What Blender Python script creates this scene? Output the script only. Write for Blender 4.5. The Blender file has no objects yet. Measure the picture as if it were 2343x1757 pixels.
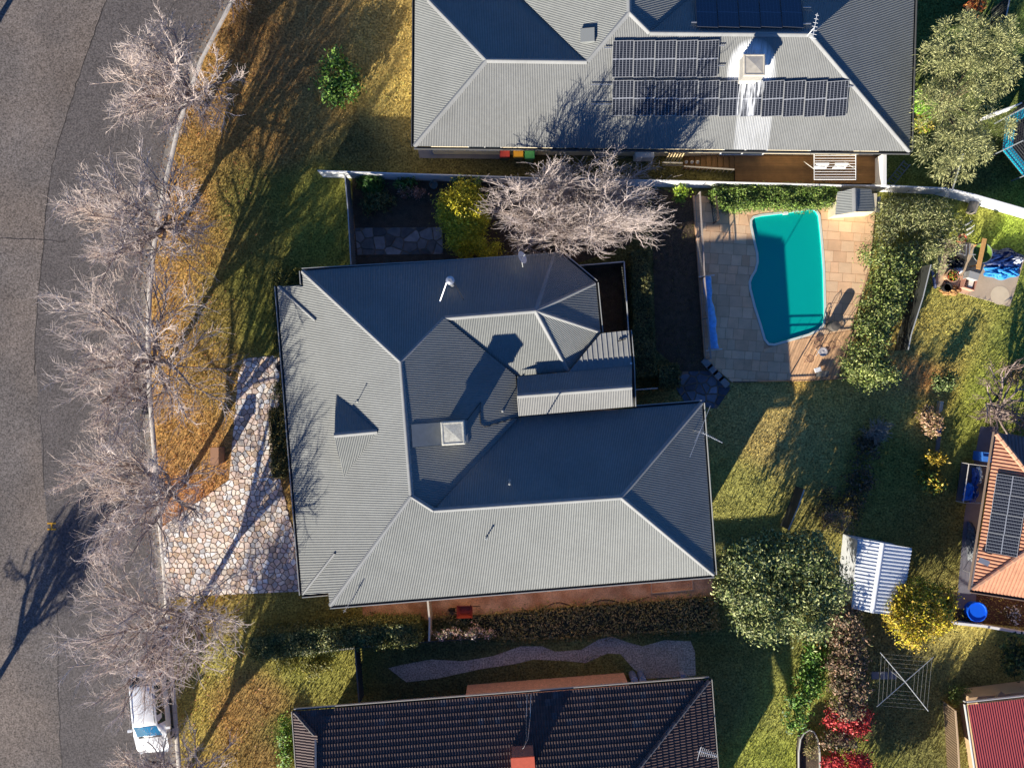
import bpy, bmesh, math, random
import numpy as np
from mathutils import Vector, Matrix

# ---------------------------------------------------------------- camera, sky, sun, exposure
scene = bpy.context.scene
COL = scene.collection
HC = 41.4                      # flying height of the drone
FP = 1655.0                    # focal length in photo pixels
CX, CY = 1171.5, 878.5
cam_data = bpy.data.cameras.new("camera")
cam = bpy.data.objects.new("camera", cam_data); COL.objects.link(cam)
cam.location = (0, 0, HC); cam.rotation_euler = (0, 0, 0)
cam_data.sensor_width = 36.0; cam_data.lens = 36.0 * FP / 2343.0
cam_data.clip_start = 0.5; cam_data.clip_end = 2000
scene.camera = cam

SUN_EL = math.radians(16.7)
SUN_H = Vector((-0.503, -0.8643))          # horizontal direction towards the sun
world = bpy.data.worlds.new("World"); scene.world = world; world.use_nodes = True
wn = world.node_tree.nodes
sky = wn.new('ShaderNodeTexSky'); sky.sky_type = 'NISHITA'; sky.sun_disc = False
sky.sun_elevation = SUN_EL; sky.sun_rotation = math.atan2(SUN_H.x, SUN_H.y)
sky.altitude = 2200; sky.air_density = 0.85; sky.dust_density = 0.05; sky.ozone_density = 9.0
world.node_tree.links.new(sky.outputs[0], wn['Background'].inputs[0])
wn['Background'].inputs[1].default_value = 0.088
sd = bpy.data.lights.new("sun", 'SUN'); sd.energy = 5.0; sd.angle = math.radians(0.5); sd.color = (1.0, 0.94, 0.84)
so = bpy.data.objects.new("sun", sd); COL.objects.link(so)
sv = Vector((SUN_H.x * math.cos(SUN_EL), SUN_H.y * math.cos(SUN_EL), math.sin(SUN_EL))).normalized()
so.rotation_euler = sv.to_track_quat('Z', 'Y').to_euler(); so.location = sv * 60
vs = scene.view_settings
vs.view_transform = 'Standard'; vs.look = 'None'; vs.exposure = 1.0; vs.gamma = 1.0; vs.use_curve_mapping = False
scene.cycles.max_bounces = 6; scene.cycles.transparent_max_bounces = 8
scene.cycles.sample_clamp_indirect = 4.0

# ---------------------------------------------------------------- helpers
def P(px, py, z=0.0):
    s = (HC - z) / FP
    return Vector(((px - CX) * s, -(py - CY) * s, z))
def PX(n, z=0.0):
    return n * (HC - z) / FP
def lin(c):
    return tuple(((v / 255.0 + 0.055) / 1.055) ** 2.4 if v > 10 else v / 255.0 / 12.92 for v in c)

MATS = {}
def mat(name, col, rough=0.8, metal=0.0, spec=0.4, var=0.0, vscale=3.0, fine=0.0, fscale=40.0, rnd=0.0, bump=0.0, bscale=30.0, attr=None, coat=0.0, col2=None):
    """procedural material: base colour, broad and fine noise variation, per-object variation, bump"""
    if name in MATS: return MATS[name]
    m = bpy.data.materials.new(name); m.use_nodes = True
    nt = m.node_tree; N = nt.nodes; L = nt.links
    b = N['Principled BSDF']
    b.inputs['Roughness'].default_value = rough; b.inputs['Metallic'].default_value = metal
    b.inputs['Specular IOR Level'].default_value = spec
    if coat: b.inputs['Coat Weight'].default_value = coat
    geo = N.new('ShaderNodeNewGeometry')
    if attr:
        a = N.new('ShaderNodeAttribute'); a.attribute_name = attr; cur = a.outputs['Color']
    else:
        rgb = N.new('ShaderNodeRGB'); rgb.outputs[0].default_value = (*col, 1); cur = rgb.outputs[0]
    def noise(sc, det=4.0):
        n = N.new('ShaderNodeTexNoise'); n.inputs['Scale'].default_value = sc; n.inputs['Detail'].default_value = det
        L.new(geo.outputs['Position'], n.inputs['Vector']); return n
    def scale_by(cur, fac_out, amt):
        mr = N.new('ShaderNodeMapRange'); mr.inputs[1].default_value = 0.25; mr.inputs[2].default_value = 0.75
        mr.inputs[3].default_value = 1 - amt; mr.inputs[4].default_value = 1 + amt
        L.new(fac_out, mr.inputs[0])
        mx = N.new('ShaderNodeVectorMath'); mx.operation = 'SCALE'
        L.new(cur, mx.inputs[0]); L.new(mr.outputs[0], mx.inputs['Scale']); return mx.outputs[0]
    if col2 is not None:
        n0 = noise(vscale * 0.6); rp = N.new('ShaderNodeValToRGB'); rp.color_ramp.elements[0].position = 0.4; rp.color_ramp.elements[1].position = 0.62
        L.new(n0.outputs['Fac'], rp.inputs[0])
        mix = N.new('ShaderNodeMix'); mix.data_type = 'RGBA'; L.new(rp.outputs[0], mix.inputs[0]); L.new(cur, mix.inputs[6]); mix.inputs[7].default_value = (*col2, 1)
        cur = mix.outputs[2]
    if var: cur = scale_by(cur, noise(vscale).outputs['Fac'], var)
    if fine: cur = scale_by(cur, noise(fscale, 2.0).outputs['Fac'], fine)
    if rnd:
        oi = N.new('ShaderNodeObjectInfo'); cur = scale_by(cur, oi.outputs['Random'], rnd)
    L.new(cur, b.inputs['Base Color'])
    if bump:
        n = noise(bscale); bp = N.new('ShaderNodeBump'); bp.inputs['Strength'].default_value = bump; bp.inputs['Distance'].default_value = 0.02
        L.new(n.outputs['Fac'], bp.inputs['Height']); L.new(bp.outputs[0], b.inputs['Normal'])
    MATS[name] = m; return m

WL = {}     # world location of every object's origin
def tag(o, label, cat, group=None):
    o['label'] = label; o['category'] = cat
    if group: o['group'] = group
    return o
def thing(name, label, cat, loc=(0, 0, 0), group=None):
    o = bpy.data.objects.new(name, None); o.empty_display_size = 0.3
    COL.objects.link(o); o.location = loc; WL[o] = Vector(loc)
    return tag(o, label, cat, group)
def struct(o, kind='structure'):
    o['kind'] = kind; return o
def link_mesh(name, me, m, parent=None, org=Vector((0, 0, 0))):
    if m is not None: me.materials.append(m)
    o = bpy.data.objects.new(name, me); COL.objects.link(o)
    if parent is not None:
        o.parent = parent; o.location = org - WL[parent]
    else: o.location = org
    WL[o] = Vector(org); return o
class MB:
    """collects simple shapes in world space and links them as one mesh"""
    def __init__(s): s.v = []; s.f = []
    def add(s, vs, fs):
        n = len(s.v); s.v += [Vector(v) for v in vs]; s.f += [tuple(i + n for i in f) for f in fs]; return s
    def prism(s, pts, z0, z1):
        """pts: xy (or xyz) outline; z0,z1 bottom and top"""
        n = len(pts); a = sum(pts[i][0] * pts[(i + 1) % n][1] - pts[(i + 1) % n][0] * pts[i][1] for i in range(n))
        if a < 0: pts = pts[::-1]
        vs = [(p[0], p[1], z0) for p in pts] + [(p[0], p[1], z1) for p in pts]
        fs = [tuple(range(n - 1, -1, -1)), tuple(range(n, 2 * n))] + [(i, (i + 1) % n, n + (i + 1) % n, n + i) for i in range(n)]
        return s.add(vs, fs)
    def box(s, c, sx, sy, sz, rz=0.0, rx=0.0, ry=0.0):
        R = Matrix.Rotation(rz, 3, 'Z') @ Matrix.Rotation(ry, 3, 'Y') @ Matrix.Rotation(rx, 3, 'X'); c = Vector(c)
        vs = [c + R @ Vector((x * sx / 2, y * sy / 2, z * sz / 2)) for z in (-1, 1) for x, y in ((-1, -1), (1, -1), (1, 1), (-1, 1))]
        return s.add(vs, [(3, 2, 1, 0), (4, 5, 6, 7), (0, 1, 5, 4), (1, 2, 6, 5), (2, 3, 7, 6), (3, 0, 4, 7)])
    def beam(s, a, b, w, h, up=(0, 0, 1)):
        a = Vector(a); b = Vector(b); d = (b - a).normalized(); up = Vector(up)
        sd_ = d.cross(up)
        if sd_.length < 1e-4: sd_ = d.cross(Vector((1, 0, 0)))
        sd_.normalize(); u = sd_.cross(d).normalized()
        vs = [p + sd_ * (x * w / 2) + u * (z * h / 2) for p in (a, b) for x, z in ((-1, -1), (1, -1), (1, 1), (-1, 1))]
        return s.add(vs, [(0, 1, 2, 3), (7, 6, 5, 4), (0, 4, 5, 1), (1, 5, 6, 2), (2, 6, 7, 3), (3, 7, 4, 0)])
    def tube(s, pts, r, k=6, r1=None, close=False):
        pts = [Vector(p) for p in pts]; n = len(pts); rings = []
        r1 = r if r1 is None else r1; base = len(s.v)
        for i, p in enumerate(pts):
            d = (pts[(i + 1) % n] - pts[i - 1]) if close else (pts[min(i + 1, n - 1)] - pts[max(i - 1, 0)])
            d.normalize(); a = d.orthogonal() if abs(d.z) > 0.9 else d.cross(Vector((0, 0, 1))); a.normalize(); b = d.cross(a)
            rr = r + (r1 - r) * i / max(1, n - 1)
            s.v += [p + a * math.cos(2 * math.pi * j / k) * rr + b * math.sin(2 * math.pi * j / k) * rr for j in range(k)]
        for i in range(n if close else n - 1):
            i2 = (i + 1) % n
            s.f += [(base + i * k + j, base + i * k + (j + 1) % k, base + i2 * k + (j + 1) % k, base + i2 * k + j) for j in range(k)]
        if not close:
            s.f.append(tuple(base + j for j in range(k - 1, -1, -1))); s.f.append(tuple(base + (n - 1) * k + j for j in range(k)))
        return s
    def lathe(s, c, prof, k=20, cap=True):
        """prof: list of (r, z) from bottom to top round centre c"""
        base = len(s.v); c = Vector(c)
        for r, z in prof: s.v += [c + Vector((r * math.cos(2 * math.pi * j / k), r * math.sin(2 * math.pi * j / k), z)) for j in range(k)]
        for i in range(len(prof) - 1):
            s.f += [(base + i * k + j, base + i * k + (j + 1) % k, base + (i + 1) * k + (j + 1) % k, base + (i + 1) * k + j) for j in range(k)]
        if cap: s.f.append(tuple(base + (len(prof) - 1) * k + j for j in range(k)))
        return s
    def build(s, name, m, parent=None, org=None, smooth=False):
        if org is None:
            if parent is not None: org = WL[parent]
            else:
                xs = [v.x for v in s.v]; ys = [v.y for v in s.v]; zs = [v.z for v in s.v]
                org = Vector(((min(xs) + max(xs)) / 2, (min(ys) + max(ys)) / 2, min(zs)))
        org = Vector(org)
        me = bpy.data.meshes.new(name); me.from_pydata([v - org for v in s.v], [], s.f)
        if smooth: me.shade_smooth()
        me.update(); return link_mesh(name, me, m, parent, org)
def fast_mesh(name, V, F, m, parent=None, org=Vector((0, 0, 0)), tint=None, smooth=False):
    """V (n,3) float array, F (k,3|4) int array, tint (n,3)"""
    me = bpy.data.meshes.new(name); V = np.asarray(V, dtype=np.float32) - np.array(org, dtype=np.float32); F = np.asarray(F, dtype=np.int32)
    k = F.shape[1]
    me.vertices.add(len(V)); me.vertices.foreach_set('co', V.ravel())
    me.loops.add(F.size); me.loops.foreach_set('vertex_index', F.ravel())
    me.polygons.add(len(F)); me.polygons.foreach_set('loop_start', np.arange(0, F.size, k, dtype=np.int32))
    if tint is not None:
        at = me.color_attributes.new('tint', 'FLOAT_COLOR', 'POINT')
        t4 = np.ones((len(V), 4), dtype=np.float32); t4[:, :3] = tint; at.data.foreach_set('color', t4.ravel())
    me.update(calc_edges=True); me.validate()
    if smooth: me.shade_smooth()
    return link_mesh(name, me, m, parent, Vector(org))
def copy_obj(o, parent=None, loc=None):
    c = o.copy(); COL.objects.link(c)
    if parent is not None: c.parent = parent
    if loc is not None: c.location = loc
    return c
def in_poly(x, y, poly):
    """vectorised point in polygon"""
    x = np.asarray(x); y = np.asarray(y); r = np.zeros(x.shape, bool); n = len(poly)
    for i in range(n):
        x0, y0 = poly[i][0], poly[i][1]; x1, y1 = poly[(i + 1) % n][0], poly[(i + 1) % n][1]
        c = ((y0 > y) != (y1 > y)); r ^= c & (x < (x1 - x0) * (y - y0) / ((y1 - y0) if y1 != y0 else 1e-9) + x0)
    return r
def clip_half(poly, a, n):
    """keep the part of poly with (p-a).n <= 0"""
    out = []
    for i in range(len(poly)):
        p = poly[i]; q = poly[(i + 1) % len(poly)]
        dp = (p[0] - a[0]) * n[0] + (p[1] - a[1]) * n[1]; dq = (q[0] - a[0]) * n[0] + (q[1] - a[1]) * n[1]
        if dp <= 0: out.append(p)
        if (dp < 0 < dq) or (dq < 0 < dp):
            t = dp / (dp - dq); out.append((p[0] + (q[0] - p[0]) * t, p[1] + (q[1] - p[1]) * t))
    return out
def area(p):
    return sum(p[i][0] * p[(i + 1) % len(p)][1] - p[(i + 1) % len(p)][0] * p[i][1] for i in range(len(p))) / 2
def clip_convex(poly, region, gap=0.0):
    if area(region) < 0: region = region[::-1]
    for i in range(len(region)):
        a = region[i]; b = region[(i + 1) % len(region)]; dx, dy = b[0] - a[0], b[1] - a[1]; l = math.hypot(dx, dy)
        n = (dy / l, -dx / l); poly = clip_half(poly, (a[0] - n[0] * gap, a[1] - n[1] * gap), n)
        if len(poly) < 3: return []
    return poly
def px_poly(pts, z=0.0):
    return [(P(x, y, z).x, P(x, y, z).y) for x, y in pts]
def plane_of(pts):
    A = np.array([list(p) for p in pts]); c = A.mean(0); n = np.linalg.svd(A - c)[2][2]
    if n[2] < 0: n = -n
    return Vector(c), Vector(n)
def on_plane(px, py, pl, lift=0.0):
    c, n = pl; d = Vector(((px - CX) / FP, -(py - CY) / FP, -1)); C = Vector((0, 0, HC))
    t = ((c + n * lift - C).dot(n)) / d.dot(n); return C + d * t
# ---------------------------------------------------------------- roofs
def corrugate(name, pix, m, parent, pitch=0.088, amp=0.0135, pl=None, lift=0.0, prof=None):
    """sheet roof face with real corrugations; pix = (px, py, z) corners"""
    if pl is None: pl = plane_of([P(*p) for p in pix])
    c, n = pl
    pts = [on_plane(p[0], p[1], pl, lift) for p in pix]
    u = Vector((0, 0, 1)).cross(n)
    u = Vector((1, 0, 0)) if u.length < 1e-3 else u.normalized()
    v = n.cross(u).normalized(); o = pts[0]
    Q = [((p - o).dot(u), (p - o).dot(v)) for p in pts]
    u0 = min(q[0] for q in Q); u1 = max(q[0] for q in Q)
    if prof is None: prof = [(0.0, -1.0), (0.25, 0.0), (0.5, 1.0), (0.75, 0.0)]
    us = []; hs = []
    for k in range(int(u0 / pitch) - 1, int(u1 / pitch) + 2):
        for a, h in prof: us.append((k + a) * pitch); hs.append(h * amp)
    V = []; F = []
    for i in range(len(us) - 1):
        ua, ub = max(us[i], u0), min(us[i + 1], u1)
        if ub - ua < 1e-5: continue
        um = (ua + ub) / 2; cr = []
        for j in range(len(Q)):
            (x0, y0), (x1, y1) = Q[j], Q[(j + 1) % len(Q)]
            if (x0 > um) != (x1 > um):
                g = lambda x: y0 + (y1 - y0) * (min(max(x, min(x0, x1)), max(x0, x1)) - x0) / (x1 - x0)
                cr.append((g(um), g(ua), g(ub)))
        cr.sort()
        ha = hs[i]; hb = hs[i + 1]
        for j in range(0, len(cr) - 1, 2):
            lo, hi = cr[j], cr[j + 1]; b = len(V)
            for uu, vv, hh in ((ua, lo[1], ha), (ub, lo[2], hb), (ub, hi[2], hb), (ua, hi[1], ha)):
                p = o + u * uu + v * vv + n * hh; V.append((p.x, p.y, p.z))
            F.append((b, b + 1, b + 2, b + 3))
    org = WL[parent] if parent is not None else Vector((0, 0, 0))
    ob = fast_mesh(name, V, F, m, parent, org)
    return ob, pl
def ridge(mb, a, b, w=0.26, drop=0.055, rise=0.05):
    """folded capping strip along a ridge or hip"""
    a = Vector(a); b = Vector(b); d = (b - a).normalized(); s = d.cross(Vector((0, 0, 1))).normalized(); up = s.cross(d)
    prof = [(-w / 2, -drop), (-w * 0.3, 0.0), (-0.035, rise * 0.8), (0, rise), (0.035, rise * 0.8), (w * 0.3, 0.0), (w / 2, -drop)]
    vs = [p + s * x + up * z for p in (a, b) for x, z in prof]; k = len(prof)
    mb.add(vs, [(i, i + 1, k + i + 1, k + i) for i in range(k - 1)])
def gutter(mb, mb_in, pts, wd=0.13):
    """open gutter along an eave polyline; outward side is to the right of travel"""
    for a, b in zip(pts[:-1], pts[1:]):
        a = Vector(a); b = Vector(b); d = (b - a).normalized(); s = d.cross(Vector((0, 0, 1))).normalized(); z = Vector((0, 0, 1))
        e = d * 0.0
        mb.beam(a + s * (wd + 0.0) - z * 0.03 - e, b + s * wd - z * 0.03 + e, 0.035, 0.14)
        mb_in.beam(a + s * wd * 0.45 - z * 0.12, b + s * wd * 0.45 - z * 0.12, wd, 0.02)
def walls(name, pix, z_eave, z1, m, parent, z0=0.0):
    return MB().prism([tuple(P(x, y, z_eave))[:2] for x, y in pix], z0, z1).build(name, m, parent)
def wall_window(parent, p, q, t, w, z0, z1, mf, mg):
    """window standing 4 mm proud of the wall that runs from p to q (px at z=0 world vectors); outward is right of travel"""
    d = (q - p).normalized(); s = d.cross(Vector((0, 0, 1))).normalized(); c = p + (q - p) * t
    fr = MB(); zc = (z0 + z1) / 2
    for a, b in (((-w / 2), z0), ((-w / 2), z1)):
        fr.beam(c + d * (-w / 2) + s * 0.03 + Vector((0, 0, b)), c + d * (w / 2) + s * 0.03 + Vector((0, 0, b)), 0.07, 0.07)
    for a in (-w / 2, 0, w / 2):
        fr.beam(c + d * a + s * 0.03 + Vector((0, 0, z0)), c + d * a + s * 0.03 + Vector((0, 0, z1)), 0.06, 0.06, up=s)
    g = MB(); g.beam(c - d * w / 2 + s * 0.012 + Vector((0, 0, zc)), c + d * w / 2 + s * 0.012 + Vector((0, 0, zc)), 0.02, z1 - z0 - 0.04)
    o = g.build('window', mg, parent); fr.build('window_frame', mf, o); return o

# ---------------------------------------------------------------- vegetation
def leaf_arrays(C, Nrm, size, rng, aspect=0.45, flat=0.6):
    """diamond leaves at centres C facing roughly Nrm"""
    n = len(C); r = rng.normal(size=(n, 3)); nn = Nrm * flat + r * (1 - flat) * 0.9; nn /= np.linalg.norm(nn, axis=1)[:, None] + 1e-9
    a = np.cross(nn, rng.normal(size=(n, 3))); a /= np.linalg.norm(a, axis=1)[:, None] + 1e-9
    b = np.cross(nn, a); s = size * (0.6 + 0.8 * rng.random(n))[:, None]
    V = np.empty((n, 4, 3)); V[:, 0] = C - a * s; V[:, 1] = C + b * s * aspect + nn * s * 0.15; V[:, 2] = C + a * s; V[:, 3] = C - b * s * aspect + nn * s * 0.15
    F = np.arange(4 * n).reshape(n, 4); return V.reshape(-1, 3), F
def leaf_tints(n, cols, rng, spread=0.22):
    cols = np.array(cols); idx = rng.integers(0, len(cols), n); t = cols[idx] * (1 + spread * rng.normal(size=(n, 1)))
    return np.repeat(np.clip(t, 0.003, 0.9), 4, axis=0)
M_LEAF = mat('foliage', (0.05, 0.08, 0.02), rough=0.55, spec=0.35, attr='tint')
M_BARK = mat('bark_grey', lin((150, 132, 120)), rough=0.9, var=0.25, vscale=4, fine=0.2)
M_LIMB = mat('limb_grey', lin((158, 140, 128)), rough=0.9, var=0.25, vscale=3)
M_TWIG = mat('twig_pale', lin((218, 200, 186)), rough=0.85, var=0.2, vscale=1.5)
M_TWIG2 = mat('twig_pinkish', lin((194, 178, 167)), rough=0.85, var=0.22, vscale=2.5)
M_WOODY = mat('bark_brown', lin((105, 85, 66)), rough=0.95, var=0.3, vscale=6)
def crown_points(rng, ell, n, clump=None, cs=0.22, shell=0.55):
    """leaf centres in a union of ellipsoids, gathered in clumps"""
    E = np.array(ell, float); w = (E[:, 3] * E[:, 4] * E[:, 5]) ** 0.8; w /= w.sum()
    nc = clump or max(8, n // 45); ci = rng.choice(len(E), nc, p=w)
    d = rng.normal(size=(nc, 3)); d /= np.linalg.norm(d, axis=1)[:, None]; d[:, 2] = np.abs(d[:, 2]) * 1.0 - 0.25 * rng.random(nc)
    rad = shell + (1 - shell) * rng.random(nc) ** 0.6
    cc = E[ci, :3] + d * rad[:, None] * E[ci, 3:6]
    k = rng.integers(0, nc, n); dirs = d[k]
    off = rng.normal(size=(n, 3)) * cs * (0.6 + 0.8 * rng.random((n, 1)))
    return cc[k] + off, dirs * 0.8 + np.array([0, 0, 0.5])
SEED = [11]
def nextrng():
    SEED[0] += 1; return np.random.default_rng(SEED[0])
def bush(name, label, cat, px, py, rx, ry, h, cols, n=1500, leaf=0.07, group=None, z0=0.0, cs=0.16, shell=0.5, lobes=4, aspect=0.45, stems=3, mleaf=None, flat=0.6, rot=0.0, trunk_h=None, base=None):
    """leafy shrub or small tree: crown px,py,rx,ry as seen in the photo"""
    n = int(n * 1.8); leaf *= 0.95
    rng = nextrng(); zc = z0 + h * 0.55; c = P(px, py, zc); rx = PX(rx, zc); ry = PX(ry, zc)
    b = P(*base, 0) if base else Vector((c.x, c.y, 0)); b.z = 0
    root = thing(name, label, cat, b, group)
    ell = []; cr, sr = math.cos(rot), math.sin(rot)
    hz = (h - z0) * 0.5 if trunk_h is None else (h - trunk_h) * 0.5
    zc = z0 + h - hz - 0 if trunk_h is not None else z0 + h * 0.5
    ell.append((c.x, c.y, zc, rx * 0.72, ry * 0.72, hz * 0.9))
    for i in range(lobes * 2):
        a = rng.random() * 6.283; q = 0.45 + 0.2 * rng.random(); x = math.cos(a) * rx * q; y = math.sin(a) * ry * q
        s = 0.34 + 0.2 * rng.random()
        ell.append((c.x + x * cr - y * sr, c.y + x * sr + y * cr, zc + hz * (rng.random() * 0.7 - 0.35), rx * s, ry * s, hz * (0.45 + 0.25 * rng.random())))
    C, Nn = crown_points(rng, ell, n, cs=cs, shell=shell)
    C[:, 2] = np.maximum(C[:, 2], 0.04)
    V, F = leaf_arrays(C, Nn, leaf, rng, aspect, flat)
    fast_mesh('crown', V, F, mleaf or M_LEAF, root, b, leaf_tints(n, cols, rng))
    mb = MB()
    for i in range(stems):
        a = rng.random() * 6.283; t = Vector((c.x + math.cos(a) * rx * 0.35, c.y + math.sin(a) * ry * 0.35, zc + hz * 0.2))
        st = b + Vector((math.cos(a) * 0.08, math.sin(a) * 0.08, 0)); mb.tube([st, st.lerp(t, 0.5) + Vector((0, 0, 0.1)), t], max(0.02, h * 0.014), 5, max(0.01, h * 0.005))
    mb.build('trunk' if h > 1.8 else 'stem', M_WOODY, root)
    return root
def hedge(name, label, px, h, cols, dens=420, leaf=0.055, group=None, z0=0.0, rough=0.05, cat='hedge', top=None):
    """clipped hedge: px = outline of its top in the photo"""
    dens *= 1.9
    rng = nextrng(); pts = [tuple(P(x, y, h * 0.9))[:2] for x, y in px]
    if area(pts) < 0: pts = pts[::-1]
    cx = sum(p[0] for p in pts) / len(pts); cy = sum(p[1] for p in pts) / len(pts); b = Vector((cx, cy, 0))
    root = thing(name, label, cat, b, group)
    A = np.array(pts); lo = A.min(0); hi = A.max(0)
    n = int(area(pts) * dens); Q = []
    while sum(len(q) for q in Q) < n:
        r = rng.random((n * 2, 2)) * (hi - lo) + lo; Q.append(r[in_poly(r[:, 0], r[:, 1], pts)])
    Q = np.concatenate(Q)[:n]
    wob = 0.09 * np.sin(Q[:, 0] * 3.1 + Q[:, 1] * 1.7) + 0.08 * np.sin(Q[:, 0] * 1.3 - Q[:, 1] * 4.1)
    C = np.column_stack([Q, h - np.abs(rng.normal(size=n)) * rough * 2.2 + wob * min(1, h)]); Nn = np.tile([0, 0, 1.0], (n, 1))
    S = []; SN = []
    for i in range(len(pts)):
        a = np.array(pts[i]); c = np.array(pts[(i + 1) % len(pts)]); l = np.linalg.norm(c - a); k = int(l * h * dens * 0.7) + 1
        nrm = np.array([(c - a)[1], -(c - a)[0]]) / l; t = rng.random((k, 1)); q = a + (c - a) * t + nrm * (rng.normal(size=(k, 1)) * rough * 1.4)
        S.append(np.column_stack([q, rng.random(k) ** 0.8 * h])); SN.append(np.tile([nrm[0], nrm[1], 0.35], (k, 1)))
    C = np.concatenate([C] + S); Nn = np.concatenate([Nn] + SN); n = len(C)
    V, F = leaf_arrays(C, Nn, leaf, rng)
    fast_mesh('foliage', V, F, M_LEAF, root, b, leaf_tints(n, cols, rng))
    ins = [(cx + (p[0] - cx) * 0.93, cy + (p[1] - cy) * 0.93) for p in pts]
    MB().prism(ins, 0, h - max(0.16, 0.3 * h)).build('twig_core', mat('twig_core', (0.035, 0.036, 0.02), 0.95), root)
    return root
def bare_tree(name, label, base, H, spread, seed, group=None, trunk_h=2.0, r0=0.15, limbs=6, nb=7, ns=6, nt=7, sy=1.0, twig=0.015, m_tw=None, lean=(0, 0), up=0.35, cat='tree', rot=0.0, curl=1.0, m_limb=None, br=0.064):
    """leafless tree: trunk plus ramified branches as thin tubes"""
    rng = random.Random(seed); b = Vector(base); root = thing(name, label, cat, b, group)
    VF = (([], []), ([], []))
    def tube(path, ra, rb, k, which=1):
        V, F = VF[which]; n = len(path); i0 = len(V)
        for i, p in enumerate(path):
            d = path[min(i + 1, n - 1)] - path[max(i - 1, 0)]
            a = d.orthogonal().normalized(); c = d.normalized().cross(a); r = ra + (rb - ra) * i / (n - 1)
            for j in range(k):
                t = 6.2832 * j / k; q = p + a * (math.cos(t) * r) + c * (math.sin(t) * r); V.append((q.x, q.y, q.z))
        for i in range(n - 1):
            for j in range(k): F.append((i0 + i * k + j, i0 + i * k + (j + 1) % k, i0 + (i + 1) * k + (j + 1) % k, i0 + (i + 1) * k + j))
    def rv(s): return Vector((rng.gauss(0, s), rng.gauss(0, s), rng.gauss(0, s)))
    def path(p, d, L, n, wob, upw):
        out = [p.copy()]; d = d.normalized()
        for i in range(n):
            d = (d + rv(wob) + Vector((0, 0, upw))).normalized(); p = p + d * (L / n); out.append(p.copy())
        return out
    def at(pth, t):
        f = t * (len(pth) - 1); i = min(int(f), len(pth) - 2); return pth[i].lerp(pth[i + 1], f - i), (pth[i + 1] - pth[i]).normalized()
    def side(d, ang):
        o = d.orthogonal().normalized(); o.rotate(Matrix.Rotation(rng.random() * 6.283, 3, d)); return (d * math.cos(ang) + o * math.sin(ang)).normalized()
    top = Vector((lean[0], lean[1], trunk_h)); tr = [Vector((0, 0, -0.05)), top * 0.5 + rv(0.04), top]
    mb = MB(); mb.tube([b + p for p in tr], r0, 9, r0 * 0.72)
    Lm = math.hypot(spread, H - trunk_h) * 0.86
    for i in range(limbs):
        a = rot + 6.283 * (i + rng.uniform(-0.25, 0.25)) / limbs; el = rng.uniform(0.55, 0.95) if i else 1.35
        d = Vector((math.cos(a) * math.cos(el), math.sin(a) * math.cos(el), math.sin(el)))
        L0 = Lm * rng.uniform(0.85, 1.08)
        lp = path(top - Vector((0, 0, rng.uniform(0, trunk_h * 0.2))), d, L0 * 0.8, 7, 0.07 * curl, 0.03); tube(lp, r0 * 0.6, 0.04, 6, 0)
        for j in range(nb):
            t = 0.18 + 0.82 * (j + rng.random() * 0.6) / nb; q, dd = at(lp, min(t, 0.99))
            L1 = L0 * (0.58 - 0.26 * t) * rng.uniform(0.8, 1.2)
            bp = path(q, (side(dd, rng.uniform(0.55, 1.15)) + Vector((0, 0, up * 0.5))), L1, 5, 0.1 * curl, 0.04); tube(bp, br * (1.2 - 0.6 * t), 0.024, 5, 0)
            for k in range(ns):
                t2 = 0.2 + 0.8 * (k + rng.random() * 0.6) / ns; q2, d2 = at(bp, min(t2, 0.99))
                L2 = max(0.5, L1 * rng.uniform(0.4, 0.62) * (1.1 - 0.35 * t2))
                sp = path(q2, side(d2, rng.uniform(0.45, 1.0)), L2, 4, 0.12 * curl, 0.05); tube(sp, 0.017, twig * 0.9, 4)
                for w in range(nt):
                    t3 = 0.15 + 0.85 * (w + rng.random() * 0.6) / nt; q3, d3 = at(sp, min(t3, 0.99))
                    tw = path(q3, side(d3, rng.uniform(0.4, 1.0)), L2 * rng.uniform(0.35, 0.65), 2, 0.16 * curl, 0.04); tube(tw, twig, twig * 0.55, 3)
    mb.build('trunk', M_BARK, root, smooth=True)
    for (V, F), nm, mm in zip(VF, ('limbs', 'twigs'), (m_limb or M_LIMB, m_tw or M_TWIG)):
        V = np.array(V); V[:, 1] *= sy; V += np.array(b); fast_mesh(nm, V, F, mm, root, b)
    return root
# ---------------------------------------------------------------- ground, road, kerb
KERB = [(-1500, 1250), (-400, 760), (-150, 612), (5, 529), (141, 458), (293, 407), (445, 372), (560, 352), (670, 341), (780, 338), (892, 341), (984, 348), (1100, 358), (1195, 365), (1293, 374), (1361, 379), (1500, 389), (1695, 404), (1757, 409), (2200, 440), (4000, 560)]
_ky = np.array([P(x, y).y for y, x in KERB])[::-1]; _kx = np.array([P(x, y).x for y, x in KERB])[::-1]
def kerb_x(y): return np.interp(y, _ky, _kx)
M_ROAD = mat('asphalt', lin((112, 104, 97)), rough=0.9, spec=0.25, var=0.22, vscale=0.3, fine=0.65, fscale=12.0, bump=0.5, bscale=22, col2=lin((124, 112, 101)))
M_GRASS = mat('lawn', (0.2, 0.15, 0.05), rough=0.95, spec=0.1, attr='tint', var=0.28, vscale=2.2, fine=0.7, fscale=9.0, bump=0.6, bscale=14)
M_BLADE = mat('grass_blade', (0.2, 0.15, 0.05), rough=0.75, spec=0.2, attr='tint')
M_CONC = mat('concrete', lin((205, 195, 180)), rough=0.9, var=0.14, vscale=2.0, fine=0.15, fscale=25)
M_GUT = mat('gutter_concrete', lin((132, 123, 112)), rough=0.9, var=0.18, vscale=1.5, fine=0.2)
M_SOIL = mat('soil', lin((94, 78, 62)), rough=1.0, var=0.35, vscale=3, fine=0.4, fscale=18, bump=0.8)
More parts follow.
